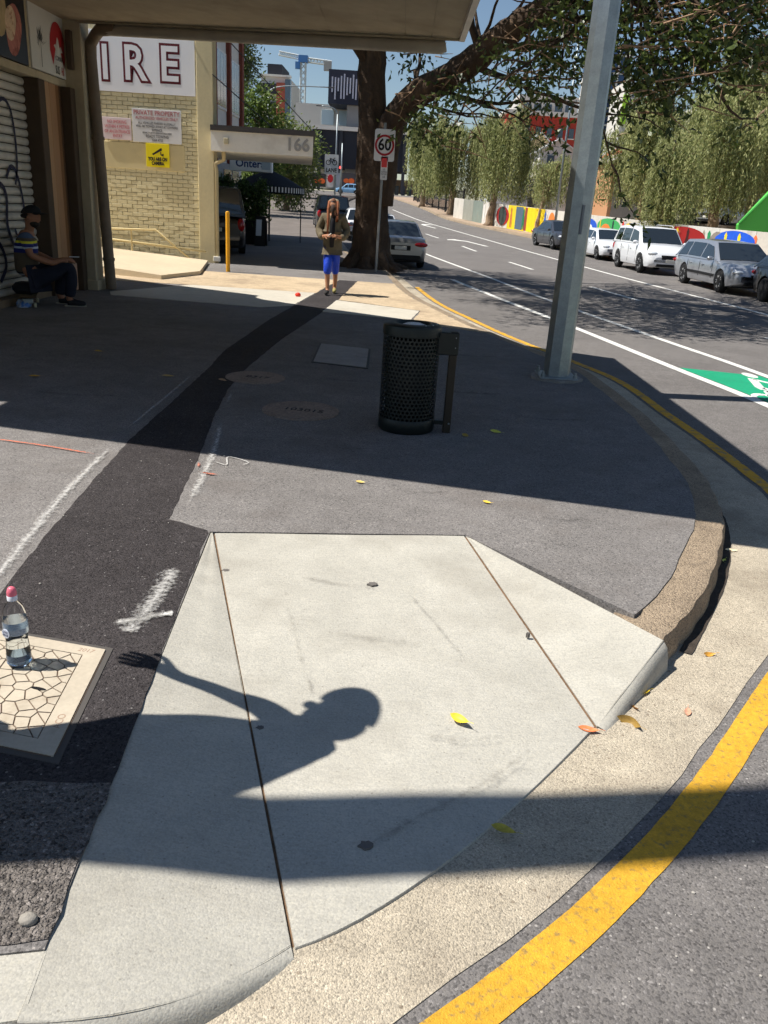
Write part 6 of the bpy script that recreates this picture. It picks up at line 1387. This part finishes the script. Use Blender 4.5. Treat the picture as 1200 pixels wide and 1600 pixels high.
# ------------------------------------------------------------------ people
SKIN = mat('skin', S(150, 104, 78), .55, var=(20, .06)); SKIN2 = mat('skin_tan', S(176, 124, 92), .55, var=(20, .06)); HAIR = mat('dark_hair', S(28, 22, 18), .7, var=(40, .3)); EYE_ = mat('eye', S(24, 20, 18), .3)
def limb_chain(pts): return [tuple(p) for p in pts]
class Fig:
    """collects joints of one continuous surface, in local coords: x right, y forward, z up"""
    def __init__(s): s.n = []; s.e = []
    def j(s, p, r, to=None):
        s.n.append((p[0], p[1], p[2], r)); i = len(s.n) - 1
        if to is not None: s.e.append((to, i))
        return i
    def chain(s, pts, to=None):
        for p in pts: to = s.j(p[:3], p[3], to)
        return to
    def build(s, nm, m, par, sub=2): return skin(nm, s.n, s.e, m, par, sub)
def hand(F, wrist, tip_dir, palm_n, k=1., curl=.5, to=None, side=1):
    """palm, four curled fingers and a thumb"""
    w_ = Vector(wrist); d = Vector(tip_dir).normalized(); n = Vector(palm_n).normalized(); s = d.cross(n).normalized() * side
    pa = F.j(w_ + d * .045 * k, .026 * k, to); kn = F.j(w_ + d * .085 * k, .024 * k, pa)
    for i, (o, l) in enumerate(((-.028, .062), (-.009, .072), (.010, .068), (.028, .054))):
        p1 = w_ + d * .10 * k + s * o * k; p2 = p1 + (d + n * curl * .5).normalized() * l * .55 * k; p3 = p2 + (d + n * curl * 1.6).normalized() * l * .5 * k
        F.chain([(*p1, .0095 * k), (*p2, .0085 * k), (*p3, .007 * k)], kn)
    t1 = w_ + d * .045 * k - s * .034 * k + n * .008 * k; t2 = t1 + (d * .6 - s * .6 + n * .4).normalized() * .035 * k; t3 = t2 + (d + n * .5).normalized() * .03 * k
    F.chain([(*t1, .011 * k), (*t2, .0095 * k), (*t3, .008 * k)], pa)
def head(F, neck, d, fwd, to, k=1.):
    """neck, skull, jaw and nose as part of the same surface; d = up the neck, fwd = where the face looks"""
    n_ = Vector(neck); d = Vector(d).normalized(); f = Vector(fwd).normalized()
    a = F.j(n_, .055 * k, to); b = F.j(n_ + d * .06 * k, .052 * k, a); c = F.j(n_ + d * .125 * k + f * .02 * k, .078 * k, b); e = F.j(n_ + d * .19 * k + f * .015 * k, .092 * k, c); g = F.j(n_ + d * .245 * k + f * .005 * k, .066 * k, e)
    F.chain([(*(n_ + d * .085 * k + f * .07 * k), .030 * k)], c); F.chain([(*(n_ + d * .135 * k + f * .108 * k), .014 * k)], c)
    return n_ + d * .17 * k
def face(par, c, fwd, d, k=1.):
    f = Vector(fwd).normalized(); u = Vector(d).normalized(); s = f.cross(u).normalized(); c = Vector(c)
    for q in (-1, 1):
        MB().ball(c + f * .092 * k + s * q * .032 * k + u * .005 * k, .010 * k, 8, 5).build('eye', EYE_, par, smooth=True); MB().ball(c + s * q * .092 * k - f * .005 * k - u * .01 * k, (.018 * k, .022 * k, .03 * k), 8, 6).build('ear', SKIN, par, smooth=True)
    MB().tube([c + f * .098 * k - s * .022 * k - u * .062 * k, c + f * .102 * k - u * .06 * k, c + f * .098 * k + s * .022 * k - u * .062 * k], .006 * k, 6).build('mouth', mat('lips', S(120, 66, 58), .5), par, smooth=True)

# walker coming towards us: hood, long beard, open olive jacket, blue shorts
wk = thing('person', (-1.2, 14.75, .012), 'person in olive hooded jacket and blue shorts walking towards us', 'person', rz=math.pi, local=True); wk.scale = (.92, 1, 1)
F = Fig()
pel = F.j((0, 0, .86), .13); ch_ = F.chain([(0, .0, 1.0, .12), (0, .01, 1.15, .13), (0, 0, 1.27, .12)], pel)
for s in (-1, 1):
    st_ = .20 * s
    F.chain([(.075 * s, 0, .82, .085), (.065 * s, .07 + st_ * .55, .46, .055), (.06 * s, st_ * .9 - .03, .26, .05), (.05 * s, st_ * 1.0 - .02, .075, .036), (.055 * s, st_ + .06, .035, .034), (.06 * s, st_ + .13, .03, .028)], pel)
    e = F.chain([(.16 * s, 0, 1.27, .055), (.25 * s, -.02, 1.05, .042), (.17 * s, .17, .96, .034), (.12 * s, .24, .98, .026)], ch_)
    hand(F, (.12 * s, .24, .98), (-.5 * s, .6, .1), (-.6 * s, 0, -.5), .95, .8, e, s)
hc = head(F, (0, .03, 1.33), (0, .15, 1), (0, 1, -.12), ch_, .95)
F.build('body', SKIN2, wk); face(wk, hc, (0, 1, -.12), (0, .15, 1), .95)
J = Fig(); M_JK = mat('olive_jacket', S(104, 94, 74), .9, var=((7, .18), (30, .1)), bump=(14, .6, .02)); p0 = J.j((0, -.02, .86), .19); c0 = J.chain([(0, -.02, 1.02, .185), (0, -.02, 1.17, .175), (0, -.02, 1.29, .13)], p0); J.chain([(0, -.02, .72, .17)], p0)
for s in (-1, 1): J.chain([(.17 * s, -.01, 1.28, .088), (.27 * s, -.03, 1.06, .085), (.2 * s, .13, .96, .072), (.155 * s, .19, .97, .06)], c0)
J.build('jacket', M_JK, wk)
MB().tube([(0, .135, .80), (0, .165, 1.0), (0, .155, 1.18), (0, .12, 1.32)], [.045, .05, .05, .03], 10).build('shirt', mat('dark_shirt', S(26, 26, 30), .9), wk, smooth=True)
H = Fig(); h0 = H.j((0, -.03, 1.33), .10); H.chain([(0, -.015, 1.42, .115), (0, .0, 1.52, .125), (0, .01, 1.585, .095)], h0); H.build('hood', mat('tan_hood', S(140, 122, 98), .9, var=(9, .15)), wk)
# face shows inside the hood opening
MB().ball((0, .112, 1.505), (.062, .03, .085), 12, 8).build('hood_opening', mat('face_skin', S(126, 84, 62), .6), wk, smooth=True); MB().ball((0, .125, 1.53), (.05, .02, .016), 10, 6).build('sunglasses', EYE_, wk, smooth=True)
MB().tube([(0, .12, 1.47), (0, .155, 1.40), (.0, .165, 1.28)], [.045, .038, .012], 8).build('beard', mat('beard', S(60, 46, 38), .9, var=(40, .3)), wk, smooth=True)
for s, l in ((1, .58), (-1, .24)): MB().tube([(.075 * s, .10, 1.54), (.085 * s, .13, 1.40), (.08 * s, .165, 1.22), (.085 * s, .19, 1.54 - l)], [.022, .030, .026, .012], 7).build('dreadlocks', mat('dread_brown', S(150, 92, 62), .9, var=(30, .25)), wk, smooth=True)
SHT = Fig(); s0 = SHT.j((0, 0, .83), .13)
for s in (-1, 1): SHT.chain([(.075 * s, .01, .74, .10), (.068 * s, .04 + .075 * s, .56, .088), (.064 * s, .05 + .12 * s, .42, .082), (.062 * s, .02 + .14 * s, .33, .078)], s0)
SHT.build('shorts', mat('blue_shorts', S(24, 66, 190), .5, var=(6, .2), bump=(12, .8, .03)), wk)
for s in (-1, 1):
    st_ = .20 * s; Q = Fig(); Q.chain([(.053 * s, st_ - .04, .05, .045), (.055 * s, st_ + .04, .045, .045), (.06 * s, st_ + .12, .035, .036), (.062 * s, st_ + .16, .03, .025)]); Q.build('shoe', mat('shoe_olive' if s < 0 else 'shoe_dark', S(150, 140, 84) if s < 0 else S(40, 38, 36), .8), wk, 2)
MB().tube([(.06, .32, .985), (.0, .37, 1.03)], .007, 6).build('cigarette', mat('cig_white', S(236, 232, 224), .6), wk)

# man sitting against the shutter, facing the street
mn = thing('person', (-4.95, 11.05, 0), 'seated man in dark cap and striped shirt leaning on the shutter', 'person', rz=R(-72), local=True); mn.scale = (1.06, 1.06, 1.06)
F = Fig(); pel = F.j((0, .02, .33), .135); ch_ = F.chain([(0, -.01, .50, .125), (0, .0, .68, .14), (0, .03, .84, .12)], pel)
for s in (-1, 1):
    F.chain([(.10 * s, .10, .33, .10), (.12 * s, .48 + .05 * s, .50, .07), (.11 * s, .44 + .07 * s, .28, .06), (.11 * s, .40 + .06 * s, .09, .042), (.115 * s, .48 + .06 * s, .045, .038), (.12 * s, .56 + .06 * s, .035, .03)], pel)
    e = F.chain([(.18 * s, .03, .83, .058), (.25 * s, .07, .62, .045), (.17 * s, .30, .53, .036), (.10 * s, .42, .565, .027)], ch_)
    hand(F, (.10 * s, .42, .565), (-.35 * s, .9, .05), (-.4 * s, 0, -.6), 1., .8, e, s)
hf = Vector((.12, 1, .05)); hc = head(F, (0, .06, .88), (0, .16, 1), hf, ch_, 1.06); F.build('body', SKIN, mn); face(mn, hc, hf, (0, .16, 1))
J = Fig(); p0 = J.j((0, .0, .33), .168); c0 = J.chain([(0, -.01, .52, .15), (0, .0, .68, .162), (0, .02, .82, .135)], p0)
for s in (-1, 1): J.chain([(.18 * s, .03, .83, .08), (.24 * s, .06, .68, .072)], c0)
mt = mat('striped_shirt', S(72, 64, 52), .85)
nt_ = mt.node_tree; tcn = nt_.nodes.new('ShaderNodeTexCoord'); sx_ = nt_.nodes.new('ShaderNodeSeparateXYZ'); mr_ = nt_.nodes.new('ShaderNodeMapRange'); mr_.inputs[1].default_value = .3; mr_.inputs[2].default_value = .95
rp = nt_.nodes.new('ShaderNodeValToRGB'); rp.color_ramp.interpolation = 'CONSTANT'
els = [(0, (40, 38, 44)), (.10, (170, 172, 180)), (.13, (40, 38, 44)), (.17, (86, 76, 62)), (.52, (30, 40, 110)), (.60, (190, 206, 224)), (.64, (30, 40, 110)), (.70, (210, 206, 60)), (.745, (86, 76, 62)), (.80, (70, 84, 110)), (.9, (60, 56, 50))]
for i, (ps, c_) in enumerate(els):
    e_ = rp.color_ramp.elements[0] if i == 0 else rp.color_ramp.elements.new(ps); e_.position = ps; e_.color = (*S(*c_), 1)
rp.color_ramp.elements.remove(rp.color_ramp.elements[len(rp.color_ramp.elements) - 1]) if len(rp.color_ramp.elements) > len(els) else None
nt_.links.new(tcn.outputs['Object'], sx_.inputs[0]); nt_.links.new(sx_.outputs[2], mr_.inputs[0]); nt_.links.new(mr_.outputs[0], rp.inputs[0]); nt_.links.new(rp.outputs[0], nt_.nodes['Principled BSDF'].inputs['Base Color'])
J.build('shirt', mt, mn)
T_ = Fig(); s0 = T_.j((0, .02, .31), .165)
for s in (-1, 1): T_.chain([(.10 * s, .12, .335, .118), (.12 * s, .47 + .05 * s, .50, .088), (.11 * s, .44 + .07 * s, .28, .08), (.11 * s, .41 + .06 * s, .11, .07)], s0)
T_.build('trousers', mat('dark_jeans', S(28, 32, 46), .9, var=(8, .2)), mn)
for s in (-1, 1):
    Q = Fig(); y0 = .38 + .06 * s; Q.chain([(.113 * s, y0, .055, .05), (.115 * s, y0 + .10, .05, .048), (.118 * s, y0 + .19, .04, .04), (.12 * s, y0 + .23, .035, .028)]); Q.build('shoe', mat('shoe_black', S(24, 24, 26), .7), mn, 2)
    MB().bbox(.116 * s - .034, .116 * s + .034, y0 - .035, y0 + .235, .004, .02, .008).build('sole', mat('sole_pale', S(170, 164, 150), .7), mn)
hu = Vector((0, .16, 1)).normalized(); ctr = hc + hu * .045
rows = []
for i in range(6):
    q = R(90 * i / 5); rows.append([ctr + (hf.normalized() * math.cos(a) * .118 + hf.normalized().cross(hu) * math.sin(a) * .106) * math.cos(q) + hu * (.10 * math.sin(q) + .0) for a in [2 * math.pi * k / 20 for k in range(20)]])
capm = mat('cap_black', S(20, 21, 24), .8); MB().loft(rows, True).build('cap', capm, mn, smooth=True)
rows = []
for d_ in (.085, .15, .205): rows.append([ctr + hf.normalized() * d_ * math.cos(a) * 1.0 + hf.normalized().cross(hu) * math.sin(a) * .105 + hu * (.012 - .02 * math.sin(a) ** 2 - (d_ - .085) * .12) for a in [R(-70 + 14 * k) for k in range(11)]])
MB().loft(rows).build('cap_peak', capm, mn, smooth=True)
MB().ball(hc - hu * .078 + hf.normalized() * .045, (.072, .07, .052), 12, 8).build('beard', HAIR, mn, smooth=True)
MB().tube([ctr + hf.normalized() * .09 * math.cos(a) * -1 + hf.normalized().cross(hu) * .095 * math.sin(a) - hu * .03 for a in [R(-75 + 15 * k) for k in range(11)]], .028, 8).build('hair', HAIR, mn, smooth=True)
MB().bbox(-.03, .03, .50, .62, .60, .612, .004).build('phone', mat('phone_pale', S(190, 194, 200), .3), mn)
MB().tube([(-.09, .05, .90), (-.06, .12, .83), (0, .15, .79), (.06, .12, .83), (.09, .05, .90)], .006, 6).build('necklace', mat('chain_white', S(200, 198, 190), .4), mn, smooth=True)
# what he sits on, and the litter beside him
kb = thing('skateboard', (-4.95, 11.0, 0), 'worn skateboard used as a seat under the seated man', 'skateboard', rz=R(20), local=True)
rows = [[Vector((x, y, .135 + .05 * max(0, abs(y) - .30) * 3)) for x in (-.10, -.05, .05, .10)] for y in (-.40, -.34, -.28, 0, .28, .34, .40)]
MB().loft(rows).loft([[p + Vector((0, 0, -.012)) for p in r_] for r_ in rows]).build('deck', mat('deck_wood', S(150, 126, 92), .7), kb)
for y in (-.25, .25):
    MB().bbox(-.07, .07, y - .02, y + .02, .05, .12, .01).build('truck', M_STEEL, kb)
    for x in (-.09, .09): MB().lathe([(.0, -.02), (.03, -.018), (.034, 0), (.03, .018), (0, .02)], 12, M=Matrix.Translation((x, y, .034)) @ Matrix.Rotation(R(90), 4, 'Y')).build('wheel', mat('wheel_pale', S(190, 180, 150), .6), kb, smooth=True)
bd = thing('backpack', (-5.0, 11.0, .15), 'dark bag between the skateboard and the seated man', 'bag'); MB().bbox(-5.12, -4.82, 10.86, 11.14, .15, .30, .05).build('pouch', mat('bag_dark', S(32, 32, 36), .85, bump=(12, .6, .02)), bd); MB().tube([(-4.86, 10.9, .30), (-4.83, 10.98, .33), (-4.86, 11.08, .30)], .012, 6).build('strap', M_TRIM, bd, smooth=True)
mb = MB(); rr = random.Random(8)
rows = [[Vector((-4.93 + .10 * math.cos(a) * r_ * rr.uniform(.7, 1.2), 10.78 + .12 * math.sin(a) * r_ * rr.uniform(.7, 1.2), h_ * rr.uniform(.7, 1.2))) for a in [2 * math.pi * k / 12 for k in range(12)]] for r_, h_ in ((1, .004), (.95, .05), (.6, .09), (.2, .11))]
one('plastic_bag', mb.loft(rows, True), mat('bag_film', S(150, 160, 176), .3, var=(20, .4), dirt=(14, S(60, 110, 180), .5, .56, .9)), 'crumpled plastic bag with blue print on the ground beside the shutter', 'bag', smooth=True)

# companion just outside the left edge, leaning forward with one hand out: throws the shadow on the ramp
cm = thing('person', (-1.75, 1.85, .012), 'person in white shirt at the left edge casting the shadow with raised hand', 'person')
F = Fig(); pel = F.j((-1.72, 1.74, .96), .15); ch_ = F.chain([(-1.62, 1.80, 1.14, .145), (-1.48, 1.88, 1.32, .16), (-1.33, 2.03, 1.49, .145)], pel)
for s in (-1, 1): F.chain([(-1.74, 1.76 + .1 * s, .88, .1), (-1.76, 1.80 + .12 * s, .48, .065), (-1.78, 1.80 + .13 * s, .09, .045), (-1.70, 1.82 + .14 * s, .04, .035)], pel)
e = F.chain([(-1.16, 2.08, 1.43, .07), (-1.20, 2.23, 1.27, .05), (-1.30, 2.28, 1.19, .036), (-1.40, 2.305, 1.16, .028)], ch_)
hand(F, (-1.40, 2.305, 1.16), (-.62, .28, -.15), (.1, 0, -1), 1.2, .2, e, 1)
e = F.chain([(-1.42, 1.80, 1.44, .06), (-1.56, 1.66, 1.18, .045), (-1.5, 1.70, .98, .035), (-1.48, 1.74, .92, .027)], ch_); hand(F, (-1.48, 1.74, .92), (.1, .4, -.8), (0, 1, 0), 1., .6, e, -1)
hc = head(F, (-1.27, 2.11, 1.56), (.28, .42, .8), (.5, .75, -.35), ch_, 1.0); F.build('body', SKIN, cm); face(cm, hc, (.5, .75, -.35), (.32, .42, .8), 1.1)
J = Fig(); p0 = J.j((-1.71, 1.75, .98), .18); c0 = J.chain([(-1.62, 1.80, 1.14, .175), (-1.48, 1.88, 1.32, .19), (-1.34, 2.03, 1.48, .17)], p0); J.chain([(-1.12, 2.07, 1.43, .10), (-1.16, 2.18, 1.32, .09)], c0); J.chain([(-1.42, 1.80, 1.44, .08), (-1.54, 1.68, 1.22, .072)], c0)
J.chain([(-1.29, 2.10, 1.57, .105)], c0)
J.build('shirt', mat('white_shirt', S(206, 206, 214), .8, var=(5, .06)), cm)
T_ = Fig(); s0 = T_.j((-1.72, 1.75, .95), .165)
for s in (-1, 1): T_.chain([(-1.74, 1.80 + .1 * s, .86, .12), (-1.76, 1.82 + .12 * s, .48, .09), (-1.78, 1.80 + .13 * s, .12, .08)], s0)
T_.build('trousers', mat('dark_jeans', S(28, 32, 46)), cm)
MB().ball(hc + Vector((-.02, -.03, .02)), (.098, .104, .10), 14, 9).build('hair', HAIR, cm, smooth=True)
cf = Vector((.55, .75, -.25)).normalized(); cu_ = Vector((.32, .42, .8)).normalized(); cs_ = cf.cross(cu_).normalized()
rows = [[hc + cu_ * .05 + cf * d_ * math.cos(a) + cs_ * math.sin(a) * .12 + cu_ * (.0 - .02 * math.sin(a) ** 2) for a in [R(-75 + 15 * k) for k in range(11)]] for d_ in (.0, .10, .17)]
MB().loft(rows).build('cap_peak', capm, cm, smooth=True)
for s in (-1, 1): Q = Fig(); Q.chain([(-1.80, 1.80 + .13 * s, .06, .05), (-1.70, 1.82 + .14 * s, .05, .045), (-1.62, 1.83 + .14 * s, .035, .032)]); Q.build('shoe', mat('shoe_black', S(24, 24, 26)), cm, 2)
# power pole left of the camera with cables across the corner
pw = thing('power_pole', (-2.75, 1.60, 0), 'timber power pole just left of the picture with cables overhead', 'pole')
M_TIM = mat('pole_timber', S(120, 104, 86), .9, var=((3, .2, (1, 1, .15)),), bump=(20, .6, .02)); MB().tube([(-2.75, 1.42, 0), (-2.73, 1.46, 3), (-2.7, 1.58, 6), (-2.68, 1.74, 9)], [.17, .16, .15, .13], 14).build('shaft', M_TIM, pw, smooth=True)
MB().bbox(-2.78, -2.60, 1.0, 3.2, 8.3, 8.45, .01).build('crossarm', M_TIM, pw)
for y, z in ((1.1, 8.47), (2.0, 8.47), (3.1, 8.47)): MB().lathe([(.02, 0), (.05, .03), (.035, .07), (.05, .1), (.02, .13)], 10, (-2.69, y, z)).build('insulator', mat('porcelain', S(120, 80, 60), .3), pw, smooth=True)
for y0, y1, z0, z1 in ((1.1, 3.4, 8.55, 8.2), (3.1, 4.4, 8.55, 8.2), (2.0, 3.9, 7.6, 7.2)):
    MB().tube([(-2.69 + 22 * t_, y0 + (y1 - y0) * min(1, t_ * 4), z0 + (z1 - z0) * t_ - 1.2 * 4 * t_ * (1 - t_)) for t_ in [k / 16 for k in range(17)]], .032, 6).build('cable', M_TRIM, pw)
